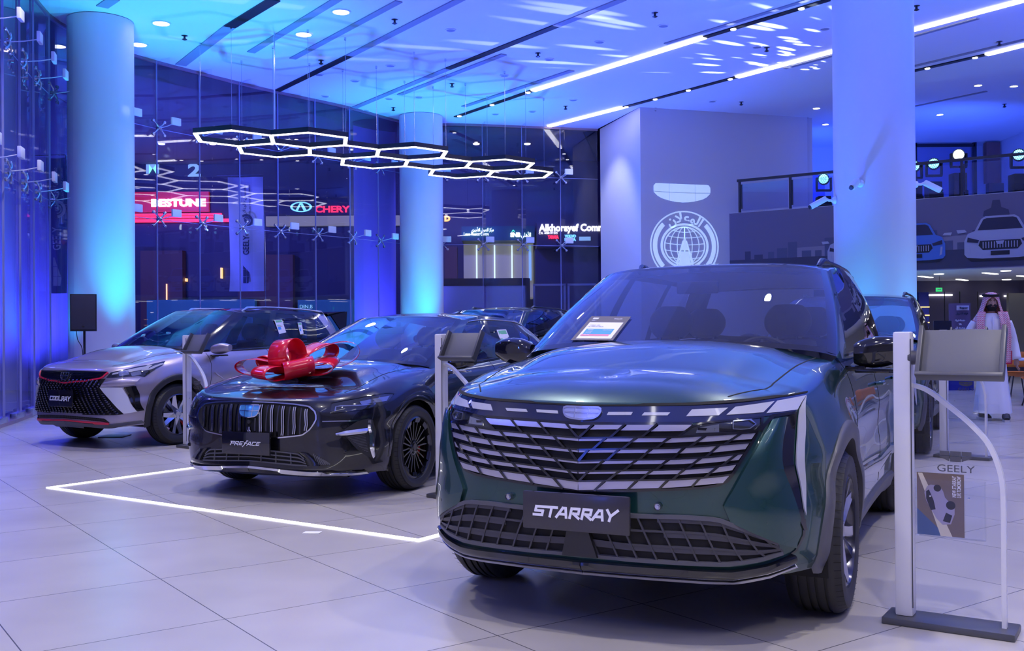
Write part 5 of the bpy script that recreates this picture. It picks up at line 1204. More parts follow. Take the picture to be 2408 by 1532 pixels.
def printcar(cx, z0, w_, body, name):
    s_ = w_/2; P = lambda L: [(cx+a*s_, z0+b*s_) for a, b in L]; q = MB()
    brect(q, P([(-1, .22), (-.92, .12), (-.5, .08), (.5, .08), (.92, .12), (1, .22), (1.0, .62), (.90, .85), (.70, .93), (.52, 1.28), (.40, 1.36), (-.40, 1.36), (-.52, 1.28), (-.70, .93), (-.90, .85), (-1.0, .62)]), .016); o = bpart(q, name, body)
    q = MB(); brect(q, P([(-.62, .94), (.62, .94), (.46, 1.26), (.36, 1.30), (-.36, 1.30), (-.46, 1.26)]), .021)
    bpart(q, 'printed_windscreen', 'print_glass'); q = MB(); brect(q, P([(-.55, .62), (.55, .62), (.60, .48), (.48, .34), (-.48, .34), (-.60, .48)]), .021); brect(q, P([(-.26, .30), (.26, .30), (.26, .17), (-.26, .17)]), .025); brect(q, P([(-.95, .12), (.95, .12), (.8, .0), (-.8, .0)]), .012); bpart(q, 'printed_grille', 'print_black')
    q = MB()
    for k in range(-6, 7): brect(q, P([(k*.078-.012, .58), (k*.078+.012, .58), (k*.078+.012, .39), (k*.078-.012, .39)]), .026)
    brect(q, P([(-.12, .60), (.12, .60), (.08, .50), (-.08, .50)]), .028); brect(q, P([(-1.22, .98), (-.98, .98), (-.92, .90), (-1.18, .88)]), .02); brect(q, P([(1.22, .98), (.98, .98), (.92, .90), (1.18, .88)]), .02)
    brect(q, P([(-.92, .52), (-.86, .52), (-.82, .22), (-.90, .26)]), .026); brect(q, P([(.92, .52), (.86, .52), (.82, .22), (.90, .26)]), .026); split_loose(bpart(q, 'printed_trim', 'print_white'))
    q = MB(); brect(q, P([(-.90, .74), (-.58, .64), (-.62, .56), (-.92, .60)]), .026); brect(q, P([(.90, .74), (.58, .64), (.62, .56), (.92, .60)]), .026); bpart(q, 'printed_headlamp', 'print_glass')
c1 = _ex(2352, 560)[0]; c2 = _ex(2150, 560)[0]; c3 = _ex(2010, 560)[0]
printcar(c1, 2.70, 1.42, 'print_white', 'printed_saloon'); printcar(c2, 2.72, 1.30, 'print_blue', 'printed_blue_car'); printcar(c3, 2.70, 1.25, 'print_white', 'printed_hatchback')
# railing
rt = 4.95; xs = [_ex(p, 440)[0] for p in (1735, 1852, 1966)]; st = xs[1]-xs[0]; xs = [xs[0]+st*k*1.02 for k in range(9) if xs[0]+st*k < 9.5]
rail = thing('balcony_railing', 'dark metal railing with glass panels along the balcony edge', 'railing', tuple(E0+Vector((0, 0, 4.15))))
def rpart(q, name, m): o = q.build(name, m, None, smooth=False); o.parent = rail; o.matrix_parent_inverse = rail.matrix_basis.inverted(); return o
q = MB(); q.box(((xs[0]+xs[-1])/2, rt, -.12), (xs[-1]-xs[0]+.12, .06, .07), Tb); rpart(q, 'handrail', 'frame_dark')
for k, x in enumerate(xs):
    q = MB(); q.box((x, (4.15+rt)/2-.0, -.12), (.05, rt-4.15, .06), Tb); q.box((x+.05, (4.15+rt)/2, -.12), (.03, rt-4.35, .03), Tb); rpart(q, 'post', 'frame_dark')
    if k < len(xs)-1: q = MB(); q.box(((x+xs[k+1])/2, (4.15+rt)/2-.02, -.12), (xs[k+1]-x-.12, rt-4.15-.14, .012), Tb); rpart(q, 'glass_panel', 'rail_glass')
# upper gallery: glazed room, wood panel
mat('wood_panel', (.22, .10, .09), .5, noise=(3, .2)); mat('blue_blind', (.20, .20, .55), .7)
def Ydp(px, Y): return at(px, 400, Y).x
q = MB(); q.box(((Ydp(2152, 30.5)+Ydp(2292, 30.5))/2, 30.45, 5.4), (Ydp(2292, 30.5)-Ydp(2152, 30.5), .06, 2.5)); o = struct(q.build('window_50', 'rail_glass', smooth=False))
q = MB(); X0, X1 = Ydp(2152, 30.4), Ydp(2292, 30.4)
for (a, b, c_, d_) in ((X1, 5.5, .09, 2.6), (X0, 5.5, .09, 2.6)): q.box((a, 30.4, b), (c_, .1, d_))
q.box(((X0+X1)/2, 30.4, 6.72), (X1-X0, .1, .09)); q.build('window_frame', 'frame_dark', o, smooth=False)
q = MB(); q.box(((Ydp(2324, 30)+14.45)/2, 30.2, 6.15), (14.45-Ydp(2324, 30), .2, 1.2)); tag(q.build('wood_panel', 'wood_panel', smooth=False), 'reddish wooden panel high on the gallery wall at the right edge', 'wall panel')
q = MB(); q.box((Ydp(2390, 30)+.6, 30.1, 4.8), (Ydp(2460, 30)-Ydp(2330, 30)+1.2, .2, 1.45)); struct(q.build('door_1', 'frame_dark', smooth=False))
q = MB(); q.box(((Ydp(1905, 30)+Ydp(1962, 30))/2, 30.96, 5.1), (Ydp(1962, 30)-Ydp(1905, 30), .07, 1.7)); tag(q.build('window_blind', 'blue_blind', smooth=False), 'blue lit blind behind the balcony railing left of the thick column', 'blind')
# moving head lights on the balcony
mat('led_cyan', (.5, .9, 1), .4, emit=(.25, .75, 1.), es=3.5); mat('led_white', (.9, 1, 1), .4, emit=(.8, .95, 1.), es=6)
def movinghead(px, py, Y, lab, tgt, m='led_cyan', case=True):
    P = at(px, py, Y); root = thing('moving_head_light', lab, 'stage light', (P.x, P.y, 4.16)); dz = P.z-4.16
    q = MB(); q.box((0, 0, .11), (.34, .26, .20), bev=.03); 
    if dz > .45: q.box((0, .05, (dz-.40)/2), (.30, .3, max(.02, dz-.42)), bev=.02)
    q.build('base', 'plastic_dark', root)
    q = MB()
    for s_ in (1, -1): q.box((s_*.17, 0, dz-.11), (.035, .1, .30), bev=.012)
    q.box((0, 0, dz-.27), (.36, .1, .05), bev=.012); q.build('yoke', 'plastic_dark', root)
    dirv = (Vector(tgt)-P).normalized(); T = Matrix.Translation((0, 0, dz)) @ dirv.to_track_quat('Z', 'Y').to_matrix().to_4x4()
    q = MB(); q.lathe([(0, -.20), (.10, -.18), (.13, -.08), (.135, .06), (.125, .08), (.115, .06)], 28, T); hd = q.build('lamp_head', 'plastic_dark', root, sharp=40)
    q = MB(); q.lathe([(0, .066), (.112, .064)], 28, T) if m == 'led_white' else [q.lathe([(0, .07), (.016, .066)], 8, T @ Matrix.Translation((r_*math.cos(2*PI*k/n_), r_*math.sin(2*PI*k/n_), 0))) for r_, n_ in ((0, 1), (.036, 6), (.068, 12), (.098, 18)) for k in range(n_)]
    q.build('led_face', m, hd); return root
heads = [(1937, 422, 24.5, 'moving head stage light behind the balcony railing, left of the thick column', (-1, 2, 5)), (2150, 392, 23.9, 'moving head stage light half hidden by the thick column edge', (0, 4, 6)),
    (2196, 386, 23.3, 'cyan moving head stage light just right of the thick column', (0, 4, 5)), (2254, 365, 23.0, 'white beamed moving head stage light above the gallery rail', (1, 0, 5)), (2396, 365, 22.0, 'cyan moving head stage light at the right edge', (0, 2, 5))]
for h_ in heads: movinghead(h_[0], h_[1], h_[2], h_[3], h_[4], 'led_white' if h_[0] == 2254 else 'led_cyan')
# security cameras on the thick column
def seccam(px, py, a, lab):
    x, y, r_ = COLS[2]; P = at(px, py, 15.7-.35 if px < 2100 else 15.6); c = Vector((x, y, P.z)); d = Vector((math.cos(a), math.sin(a), 0)); b = c+d*(r_-.005)
    root = thing('security_camera', lab, 'camera', tuple(b)); T = Matrix.Rotation(a, 4, 'Z')
    q = MB(); q.lathe([(0, .05), (.045, .045), (.06, 0)], 16, T @ Matrix.Rotation(PI/2, 4, 'Y')); q.tube([(.0, 0, 0), (.10, 0, -.0), (.14, 0, .02)], .02, 8, T=T); q.build('wall_bracket', 'white', root)
    T2 = T @ Matrix.Translation((.16, 0, .02)) @ Matrix.Rotation(math.radians(28), 4, 'Y')
    q = MB(); q.box((.12, 0, 0), (.28, .09, .085), T2, bev=.02); q.build('camera_body', 'white', root); q = MB(); q.lathe([(0, .03), (.03, .028), (.036, 0)], 16, T2 @ Matrix.Translation((.255, 0, 0)) @ Matrix.Rotation(PI/2, 4, 'Y')); q.build('lens', 'plastic_dark', root)
seccam(2010, 435, math.radians(-128), 'white security camera on the face of the thick column, pointing left')
seccam(2150, 433, math.radians(-5), 'white security camera on the right side of the thick column')
seccam(1968, 465, math.radians(-178), 'white security camera on the left side of the thick column, lowest one')
# ------------------------------------------------------------------ the mall hall beyond the glass
YB = 38.0
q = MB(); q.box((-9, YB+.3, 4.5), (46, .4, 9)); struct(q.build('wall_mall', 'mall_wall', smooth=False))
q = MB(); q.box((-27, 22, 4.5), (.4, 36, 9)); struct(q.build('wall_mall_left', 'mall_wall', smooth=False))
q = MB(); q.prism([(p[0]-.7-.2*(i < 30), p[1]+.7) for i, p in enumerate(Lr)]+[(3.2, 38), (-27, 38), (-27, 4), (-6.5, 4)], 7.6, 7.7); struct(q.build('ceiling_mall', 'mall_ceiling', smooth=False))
for (x, y, tx, ty, e) in ((-14, 30, -12, 37, 500), (-2, 31, -2, 38, 420), (-18, 14, -20, 16, 500), (-14, 22, -14, 22, 400), (-11, 12, -11, 12, 300)):
    lamp('SPOT', (x, y, 7.4), (tx, ty, 0), (.14, .14, 1), e*6, .3, 150, 1)
lamp('SPOT', (-13, 27, .3), (-12, 30, 7.6), (.12, .14, 1), 5000, .3, 150, 1)
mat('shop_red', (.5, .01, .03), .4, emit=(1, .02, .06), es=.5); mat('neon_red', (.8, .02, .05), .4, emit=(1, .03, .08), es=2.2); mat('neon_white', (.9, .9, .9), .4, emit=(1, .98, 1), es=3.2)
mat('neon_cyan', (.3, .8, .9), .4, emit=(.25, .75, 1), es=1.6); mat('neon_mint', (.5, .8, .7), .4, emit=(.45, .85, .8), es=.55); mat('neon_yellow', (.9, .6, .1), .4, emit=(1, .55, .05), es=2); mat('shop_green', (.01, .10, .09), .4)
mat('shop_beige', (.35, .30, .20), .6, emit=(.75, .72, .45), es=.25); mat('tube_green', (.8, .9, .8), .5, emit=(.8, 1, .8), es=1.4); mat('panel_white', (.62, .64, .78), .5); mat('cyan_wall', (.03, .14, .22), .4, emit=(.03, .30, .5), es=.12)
mat('warm_dot', (.9, .8, .6), .5, emit=(1, .80, .5), es=6); mat('blue_dot', (.4, .4, 1), .5, emit=(.3, .35, 1), es=10); mat('neon_green', (.1, .8, .4), .5, emit=(.1, 1, .5), es=2)
mat('shop_inner', (.16, .07, .05), .6)
YW = YB+.09
def panel(name, x0, y0, x1, y1, Y, m, label=None, cat=None, d=.12, parent=None, grp=None):
    a = at(x0, y0, Y); b = at(x1, y1, Y); d = max(d, YW-Y) if (Y > 34 and parent is None and name != 'amber_light') else d; q = MB(); q.box(((a.x+b.x)/2, Y+d/2, (a.z+b.z)/2), (abs(b.x-a.x), d, abs(a.z-b.z))); o = q.build(name, m, None, smooth=False)
    if parent is not None: o.parent = parent; o.matrix_parent_inverse = parent.matrix_basis.inverted()
    elif label: tag(o, label, cat, grp)
    return o
def sign(px, py, Y, txt, m, hpx, label=None, parent=None, w=None, name='lettering', off=.03, **k):
    P = at(px, py, Y-off); sz = hpx*Y/F*1.35
    vs, fs = textmesh(txt, size=sz, ext=.02, **k)
    if w:                        # fit to a width in pixels
        xs = [v.x for v in vs]; s_ = w*Y/F/(max(xs)-min(xs)); c_ = (max(xs)+min(xs))/2 if k.get('align', 'CENTER') == 'CENTER' else min(xs); vs = [Vector(((v.x-c_)*s_, v.y, v.z)) for v in vs]
    T = frame(P, (1, 0, 0), (0, 0, 1)); o = obj(name, [T @ v for v in vs], fs, m, None, False)
    if parent is not None: o.parent = parent; o.matrix_parent_inverse = parent.matrix_basis.inverted()
    elif label: tag(o, label, 'sign')
    return o
b = panel('shop_sign', 312, 452, 491, 498, YB-.03, 'shop_red', 'red lit shop sign with white letters, right of the left column', 'sign')
sign(420, 478, YB-.03, 'BESTUNE', 'neon_white', 17, parent=b, w=128, bold=.02)
for k, y in enumerate((503, 509, 516)): panel('sign_stripe', 312, y, 612 if k == 2 else 520, y+(3 if k < 2 else 5), YB-.1, 'neon_red', parent=b)
b = panel('shop_sign', 672, 470, 835, 506, YB-.1, 'mall_wall', 'dark shop sign with red lit letters and a pale oval emblem', 'sign'); sign(782, 493, YB-.1, 'CHERY', 'neon_red', 15, parent=b, w=82, bold=.01)
q = MB(); P = at(708, 487, YB-.25)
for (r0, r1) in ((.80, 1.0),): q.grid([[(P.x+.40*r_*math.cos(t), P.y, P.z+.19*r_*math.sin(t)) for r_ in (r0, r1)] for t in np.linspace(0, 2*PI, 40)])
q.add([(P.x-.22, P.y-.01, P.z-.15), (P.x-.12, P.y-.01, P.z-.15), (P.x+.02, P.y-.01, P.z+.16), (P.x-.04, P.y-.01, P.z+.16)], [(0, 1, 2, 3)]); q.add([(P.x+.22, P.y-.01, P.z-.15), (P.x+.10, P.y-.01, P.z-.15), (P.x-.02, P.y-.01, P.z+.10), (P.x+.04, P.y-.01, P.z+.16)], [(0, 1, 2, 3)])
o = q.build('oval_emblem', 'neon_cyan', None, smooth=False); o.parent = b
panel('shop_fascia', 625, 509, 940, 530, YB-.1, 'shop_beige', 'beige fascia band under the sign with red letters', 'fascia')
for k, (a, c_) in enumerate(((640, 690), (705, 748))): pass
sign(359, 394, YB+.08, 'M', 'neon_mint', 34, 'pale green letter M high above the red sign', w=30, bold=.02); sign(457, 402, YB+.08, '2', 'neon_mint', 30, 'pale green figure 2 high above the red sign', w=30, bold=.02)
sign(1052, 515, YB+.08, 'D', 'neon_yellow', 12, 'small yellow lit letter D right of the far column', w=14, bold=.02)
b = panel('shop_sign', 1085, 533, 1257, 565, 35.5, 'shop_green', 'dark green bank fascia with white letters beside the kiosk', 'sign')
sign(1135, 541, 35.5, '\uFEF1\uFEAE\uFEF4\uFE9F\uFE84\uFE98\uFEDF\u0627 \uFEDE\uFEF3\uFEEE\uFEE4\uFE98\uFEDF\u0627 \uFEB0\uFEDB\uFEAE\uFEE3', 'neon_white', 8, parent=b, w=52); sign(1120, 551, 35.5, 'Lease Finance Centre', 'neon_white', 8, parent=b, w=58)
sign(1212, 553, 35.5, 'SNB', 'neon_white', 10, parent=b, w=24, bold=.01); sign(1237, 553, 35.5, '\uFEF2\uFEE0\uFEEB\uFEF7\u0627', 'neon_white', 10, parent=b, w=23); sign(1207, 545, 35.5, '^', 'neon_green', 8, parent=b, w=8)
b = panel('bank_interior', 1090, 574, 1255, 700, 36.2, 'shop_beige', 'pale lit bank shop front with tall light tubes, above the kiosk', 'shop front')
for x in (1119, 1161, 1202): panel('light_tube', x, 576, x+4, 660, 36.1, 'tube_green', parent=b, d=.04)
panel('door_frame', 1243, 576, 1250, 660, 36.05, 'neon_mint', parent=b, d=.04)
b = panel('shop_sign', 1262, 522, 1460, 580, 35.0, 'mall_wall', 'dark fascia with large white lit letters by the corner wall', 'sign')
sign(1267, 537, 35.0, 'Alkhorayef Commercial', 'neon_white', 17, parent=b, w=200, align='LEFT', bold=.012)
sign(1267, 549, 35.0, 'C.R. 4030171272', 'neon_white', 5, parent=b, w=44, align='LEFT'); sign(1301, 558, 35.0, 'YAMAHA', 'neon_red', 8, parent=b, w=26, bold=.01)
sign(1341, 556, 35.0, 'VOLVO', 'neon_cyan', 6, parent=b, w=27, bold=.01); sign(1341, 564, 35.0, 'PENTA', 'neon_cyan', 6, parent=b, w=27, bold=.01)
panel('brand_box', 1362, 557, 1389, 566, 34.97, 'neon_mint', parent=b, d=.02)
panel('dark_storefront', 1258, 586, 1420, 865, 35.6, 'mall_wall', 'dark storefront right of the lit bank', 'storefront')
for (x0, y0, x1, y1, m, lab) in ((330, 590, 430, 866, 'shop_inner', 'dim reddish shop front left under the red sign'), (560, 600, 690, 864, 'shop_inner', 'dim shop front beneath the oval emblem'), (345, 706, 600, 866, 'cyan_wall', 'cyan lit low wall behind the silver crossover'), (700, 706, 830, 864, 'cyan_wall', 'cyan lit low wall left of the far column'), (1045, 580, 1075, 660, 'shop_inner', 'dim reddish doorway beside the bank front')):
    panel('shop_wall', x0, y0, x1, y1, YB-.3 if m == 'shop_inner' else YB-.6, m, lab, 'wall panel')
for (x, y0, y1, lab) in ((391, 668, 722, 'tall amber light strip in the mall, left one'), (436, 655, 662, 'tiny amber light in the mall, left of the flag'), (519, 630, 655, 'small amber light in the mall beside the flag')): panel('amber_light', x-1, y0, x+2, y1, YB-.34 if x < 430 else YB-.1, 'lit_warm', lab, 'light', .04 if x < 430 else .19)
sign(720, 722, YB-.6, 'DIN.B', 'neon_mint', 9, 'pale cyan letters low in the mall behind the crossover', w=30)
for k, (x, y) in enumerate([(a, b_) for b_, row in ((340, (380, 500, 640, 800, 1120, 1240)), (395, (350, 430, 560, 700, 860, 1100, 1200, 1330)), (432, (375, 505, 630, 760, 880, 1060, 1180, 1300)), (455, (330, 470, 690, 820, 1150, 1270))) for a in row]):
    P = gp(x, y, 7.58) if False else at(x, y, 60); d = (P-Vector((0, 0, CAMZ))); t = (7.57-CAMZ)/d.z; P = Vector((0, 0, CAMZ))+d*t
    if P.y > 37.5 or P.y < 20: continue
    q = MB(); q.lathe([(0, -.01), (.10, -.01), (.11, .02)], 14, Matrix.Translation((P.x, P.y, 7.58))); tag(q.build('mall_downlight', 'warm_dot' if k % 3 else 'blue_dot'), 'small round ceiling light in the mall beyond the glass', 'downlight', 'ceiling lights in the mall hall')
for k, (x, y) in enumerate([(17+i*0, 120+i*42) for i in range(9)]+[(60, 200), (62, 255), (64, 300), (66, 340), (55, 380)]):
    d = at(x, y, 30)-Vector((0, 0, CAMZ)); t = (7.57-CAMZ)/d.z; P = Vector((0, 0, CAMZ))+d*t
    if P.y > 37.5 or P.x < -26: continue
    q = MB(); q.lathe([(0, -.01), (.11, -.01), (.12, .02)], 14, Matrix.Translation((P.x, P.y, 7.58))); tag(q.build('mall_downlight', 'warm_dot'), 'small round ceiling light in the mall beyond the glass', 'downlight', 'ceiling lights in the mall hall')
# flags
def flag(x0, y0, x1, y1, Y, m, m2, lab, pole=True):
    A = at(x0, y0, Y); B = at(x1, y1, Y); w_ = B.x-A.x; h_ = A.z-B.z; root = thing('flag_banner', lab, 'banner', ((A.x+B.x)/2, Y, 0)); X0 = -w_/2; Z0 = B.z
    f = lambda x, z: .05*math.sin(5*x/w_+2*z)+.04*math.sin(3*z+1)*(1-(z/h_))
    q = MB(); q.grid([[(X0+w_*i/14+.03*math.sin(z_*4)*(1 if i == 0 else 0), f(w_*i/14, h_*z_), Z0+h_*z_) for z_ in np.linspace(0, 1, 24)] for i in range(15)]); q.build('cloth', m, root, fix=False)
    def tx(t, cz, cx, size, wlen, **k):
        vs, fs = textmesh(t, size=size, **k); xs = [v.x for v in vs]; s_ = wlen/(max(xs)-min(xs)); out = []
        for v in vs: X = cx-v.y; Z = cz+v.x*s_; out.append((X, f(X-X0, Z-Z0)-.012, Z))
        obj('printed_lettering', out, fs, m2, root, False)
    tx('GEELY', Z0+h_*.40, .02, .24, h_*.17, bold=.004); tx('WALLAN TRADING COMPANY', Z0+h_*.80, .10, .08, h_*.26); tx('\uFEE5\uFEFC\uFECB\uFEEE\uFEDF\u0627 \uFEE9\uFEB2\uFEB4\uFE91\uFED4\uFEE3', Z0+h_*.80, -.06, .12, h_*.26)
    q = MB(); cz = Z0+h_*.62; q.grid([[(r_*math.cos(t), f(0-X0, cz-Z0)-.014, cz+r_*1.0*math.sin(t)) for r_ in (.13, .19)] for t in np.linspace(0, 2*PI, 32)]); q.grid([[(r_*math.cos(t), f(0-X0, cz-Z0)-.014, cz+r_*math.sin(t)) for r_ in (.08, .10)] for t in np.linspace(0, 2*PI, 24)])
    q.add([(-.06, f(-X0, cz-Z0)-.016, cz-.06), (.06, f(-X0, cz-Z0)-.016, cz), (-.06, f(-X0, cz-Z0)-.016, cz+.06)], [(0, 1, 2)])
    cz = Z0+h_*.16
    for (a0, a1) in ((-.30, -.11), (-.10, .10), (.11, .30)):
        for (b0, b1) in ((-.09, .0), (.01, .09)):
            cl = lambda a: .09 if abs(a) < .12 else .06
            q.add([(b0, f(-X0, cz-Z0)-.02, cz+a0), (min(b1, cl(a0)) if b1 > 0 else b1, f(-X0, cz-Z0)-.02, cz+a0), (min(b1, cl(a1)) if b1 > 0 else b1, f(-X0, cz-Z0)-.02, cz+a1), (b0, f(-X0, cz-Z0)-.02, cz+a1)], [(0, 1, 2, 3)])
    q.build('printed_emblem', m2, root, smooth=False)
    if pole:
        q = MB(); q.tube([(w_/2+.05, .03, 0), (w_/2+.02, .03, Z0+h_*.5), (w_/2-.02, .03, Z0+h_+.06), (w_/2-.06, .03, Z0+h_+.07), (-w_/2-.35, .03, Z0+h_+.05)], .018, 8); q.lathe([(0, .04), (.22, .03), (.25, 0)], 20, Matrix.Translation((w_/2+.05, .03, 0))); q.build('pole', 'steel', root)
mat('cloth_white', (.62, .64, .82), .7); mat('cloth_blue', (.03, .03, .30), .7); mat('print_dark', (.06, .07, .14), .6)
flag(537, 417, 621, 685, 29.5, 'cloth_white', 'print_dark', 'white flag banner with dark upright lettering beyond the glass, right of the left column')
flag(112, 372, 158, 690, 21.5, 'cloth_blue', 'letter', 'dark blue flag banner with pale lettering, left of the left column')
lamp('SPOT', (at(580, 500, 27.5).x, 27.6, 6.8), (at(580, 500, 29.5).x, 29.5, 3), (.45, .5, 1), 160, .1, 60)
# kiosk
Y0 = 30.0; a = at(1000, 700, Y0); b = at(1241, 700, Y0); hk = at(1241, 655, Y0).z
root = thing('kiosk', 'white panelled kiosk with a dark edge band beyond the glass, right of the far column', 'kiosk', ((a.x+b.x)/2, Y0+1.2, 0)); wk = b.x-a.x
q = MB(); q.box((0, 0, hk/2-.1), (wk, 2.4, hk-.2)); q.build('wall_panels', 'panel_white', root, smooth=False)
q = MB(); q.box((0, 0, hk-.1), (wk+.06, 2.46, .22)); q.box((wk/2, -1.2, hk/2), (.14, .14, hk)); q.box((wk/2-1.25, -1.21, hk/2), (.05, .05, hk)); q.build('edge_band', 'frame_dark', root, smooth=False)
q = MB(); q.box((wk/2-.65, -1.22, hk/2-.15), (.95, .03, hk-.5)); q.build('door_leaf', 'panel_white', root, smooth=False)
T = frame((.1, -1.225, 1.55), (1, 0, 0), (0, 0, 1)); text('small_print', 'For leasing enquiries please call 012 667 6655', 'print_dark', T, root, size=.10)
lamp('SPOT', (a.x+wk*.6, 28.0, 6.9), (a.x+wk*.6, Y0, 1.6), (.35, .38, 1), 500, .2, 80)
for k, (x0, x1) in enumerate(((1256, 1328), (1337, 1400))):
    A = at(x0, 690, 31.5); B_ = at(x1, 690, 31.5); q = MB()
    for X in (A.x, B_.x): q.box((X, 31.5, 1.35), (.06, .06, 2.7))
    q.box(((A.x+B_.x)/2, 31.5, 2.7), (B_.x-A.x+.06, .06, .06)); o = q.build('screen_frame', 'panel_white', None, smooth=False); tag(o, ['glazed screen bay adjoining the kiosk', 'glazed screen bay next to the corner wall'][k], 'glass screen')
    q = MB(); q.box(((A.x+B_.x)/2, 31.5, 1.35), (B_.x-A.x-.08, .015, 2.6)); g_ = q.build('pane', 'rail_glass', o, smooth=False)
# ---------------------------------------------------------------- space under the balcony
mat('lounge_wall', (.10, .09, .16), .5); mat('olive_wall', (.26, .25, .20), .6); mat('rollup', (.16, .12, .22), .5); mat('orange', (.70, .20, .02), .45); mat('blue_panel', (.02, .03, .28), .4); mat('exit_green', (.0, .4, .1), .4, emit=(.05, 1, .25), es=.8)
q = MB(); q.box((13, 27.5, 1.27), (9, .15, 2.54)); struct(q.build('wall_lounge', 'lounge_wall', smooth=False))
zs = 2.535
for (x0, y0, x1, y1, lab) in ((2163, 650, 2190, 653, 'short linear light under the balcony, nearest the thick column'), (2252, 657, 2273, 660, 'short linear light under the balcony, left of the centre'), (2314, 642, 2343, 645, 'short linear light under the balcony, topmost'), (2161, 669, 2184, 672, 'short linear light under the balcony, farthest one by the column'), (2326, 661, 2348, 664, 'short linear light under the balcony, over the headscarf'), (2395, 649, 2425, 652, 'short linear light under the balcony at the right edge, upper'), (2398, 667, 2425, 669, 'short linear light under the balcony at the right edge, lower')):
    A = gp(x0, y0, zs); B_ = gp(x1, y1, zs); q = MB(); d = (B_-A); L = d.length; d.normalize(); q.box((0, 0, 0), (L, .10, .02), Matrix.Translation((A+B_)/2) @ Matrix((d, Vector((-d.y, d.x, 0)), Vector((0, 0, 1)))).transposed().to_4x4()); tag(q.build('linear_light', 'lit_soft', smooth=False), lab, 'ceiling light')
for (x, y) in ((2208, 645), (2365, 637.5), (2318, 668), (2367, 658), (2248, 664)):
    P = gp(x, y, zs); q = MB(); q.lathe([(0, -.01), (.10, -.01), (.12, .01)], 16, Matrix.Translation((P.x, P.y, zs))); tag(q.build('soffit_downlight', 'lit_soft'), 'small round downlight under the balcony', 'downlight', 'downlights under the balcony')
for (x, y, e) in ((9.5, 22.5, 90), (12.5, 21.5, 90), (11, 25.5, 70)): lamp('SPOT', (x, y, 2.48), (x, y, 0), (.7, .72, 1), e, .1, 150, 1)
lamp('SPOT', (8.2, 22.6, .25), (8.6, 23.2, 2.5), CYAN, 60, .05, 110, .8)
q = MB(); P = at(2209, 677, 25.02); q.tube([P, (P.x, P.y, 2.54)], .006, 6); rod = q.build('hanging_rod', 'frame_dark')
b = panel('exit_sign', 2202, 677, 2216, 686, 25.0, 'exit_green', 'small green exit sign under the balcony', 'sign', .04); sign(2209, 681.5, 25.0, 'EXIT', 'letter', 3.4, parent=b, w=10); rod.parent = b; rod.matrix_parent_inverse = b.matrix_basis.inverted()
panel('olive_wall', 2372, 690, 2420, 830, 25.5, 'olive_wall', 'olive lit wall panel behind the walking man', 'wall panel')
panel('blue_panel', 2160, 688, 2186, 886, 26.5, 'blue_panel', 'deep blue lit panel under the balcony beside the thick column', 'wall panel')
for k, y in enumerate((721.5, 741, 758)): panel('orange_light', 2158, y, 2186, y+2, 26.47, 'lit_warm', ['orange light line under the balcony, top one', 'orange light line under the balcony, middle one', 'orange light line under the balcony, bottom one'][k], 'light', .03)
for k, (x0, x1, y) in enumerate(((2183, 2240, 693), (2305, 2340, 695), (2362, 2382, 695))): panel('far_light', x0, y, x1, y+3, 27.39, 'lit_soft', ['far light line left of the exit sign side', 'far light line left of the headscarf', 'far light line right of the headscarf'][k], 'light', .03)
for k, x in enumerate((2222, 2258, 2300)): struct(panel('trim_%d' % (60+k), x, 686, x+2, 900, 24.4, 'frame_dark', None, None, .05))
b = panel('roll_up_banner', 2232, 714, 2284, 912.5, 21.5, 'rollup', 'purple grey roll-up banner with white lettering behind the stands', 'banner', .03)
panel('banner_header', 2250, 719, 2279, 730, 21.46, 'panel_white', parent=b, d=.02); sign(2266, 724.5, 21.44, 'Tajeer', 'print_dark', 5, parent=b, w=20, off=.01)
for k, (y, t) in enumerate(((754, '\uFE94\uFEF3\uFEAE\uFED3 \uFE94\uFEE3\uFEAA\uFEA7'), (763, '%'), (772, '\uFEED\uFE82 \uFE94\uFECC\uFED3\uFEA9'), (781, '999'))):
    sign(2258, y, 21.44, t, 'letter', 4.5, parent=b, w=22 if k != 1 else 6, off=.01)
sign(2262, 738, 21.44, '\uFEDE\uFEF3\uFEEE\uFEE4\uFE98\uFEDF\u0627 \uFEEA\uFED3\uFEAE\uFED3', 'print_dark', 5, parent=b, w=28, off=.01)
b = panel('television', 2196, 755, 2238, 786, 20.6, 'gloss_black', 'black television screen behind the second stand', 'television', .05); panel('screen_stand', 2214, 786, 2220, 905, 20.65, 'plastic_dark', parent=b, d=.05)
panel('reception_counter', 2215, 868, 2290, 920, 20.7, 'blue_panel', 'blue reception counter beneath the television', 'counter', .6)

# round hall columns beyond the glass; the first stands in for a reflected column
mat('mall_column', (.30, .30, .62), .5)
for (px, Y, r_, lab) in ((882, 30.5, .62, 'blue column shape standing in for a reflection in the glass, left of the far white column'), (118, 23.5, .62, 'blue lit hall column beyond the glass at the left, right one'), (2, 24.0, .85, 'blue lit hall column beyond the glass at the left edge')):
    x = at(px, 600, Y).x; q = MB(); q.lathe([(r_, 0), (r_, 7.6)], 48, Matrix.Translation((x, Y, 0))); tag(q.build('hall_column', 'mall_column'), lab, 'column')
    for sx in (-1, 1): lamp('SPOT', (x+sx*1.3, Y-2.0, .3), (x, Y, 3.6), (.12, .12, 1), 900, .2, 90, 1)
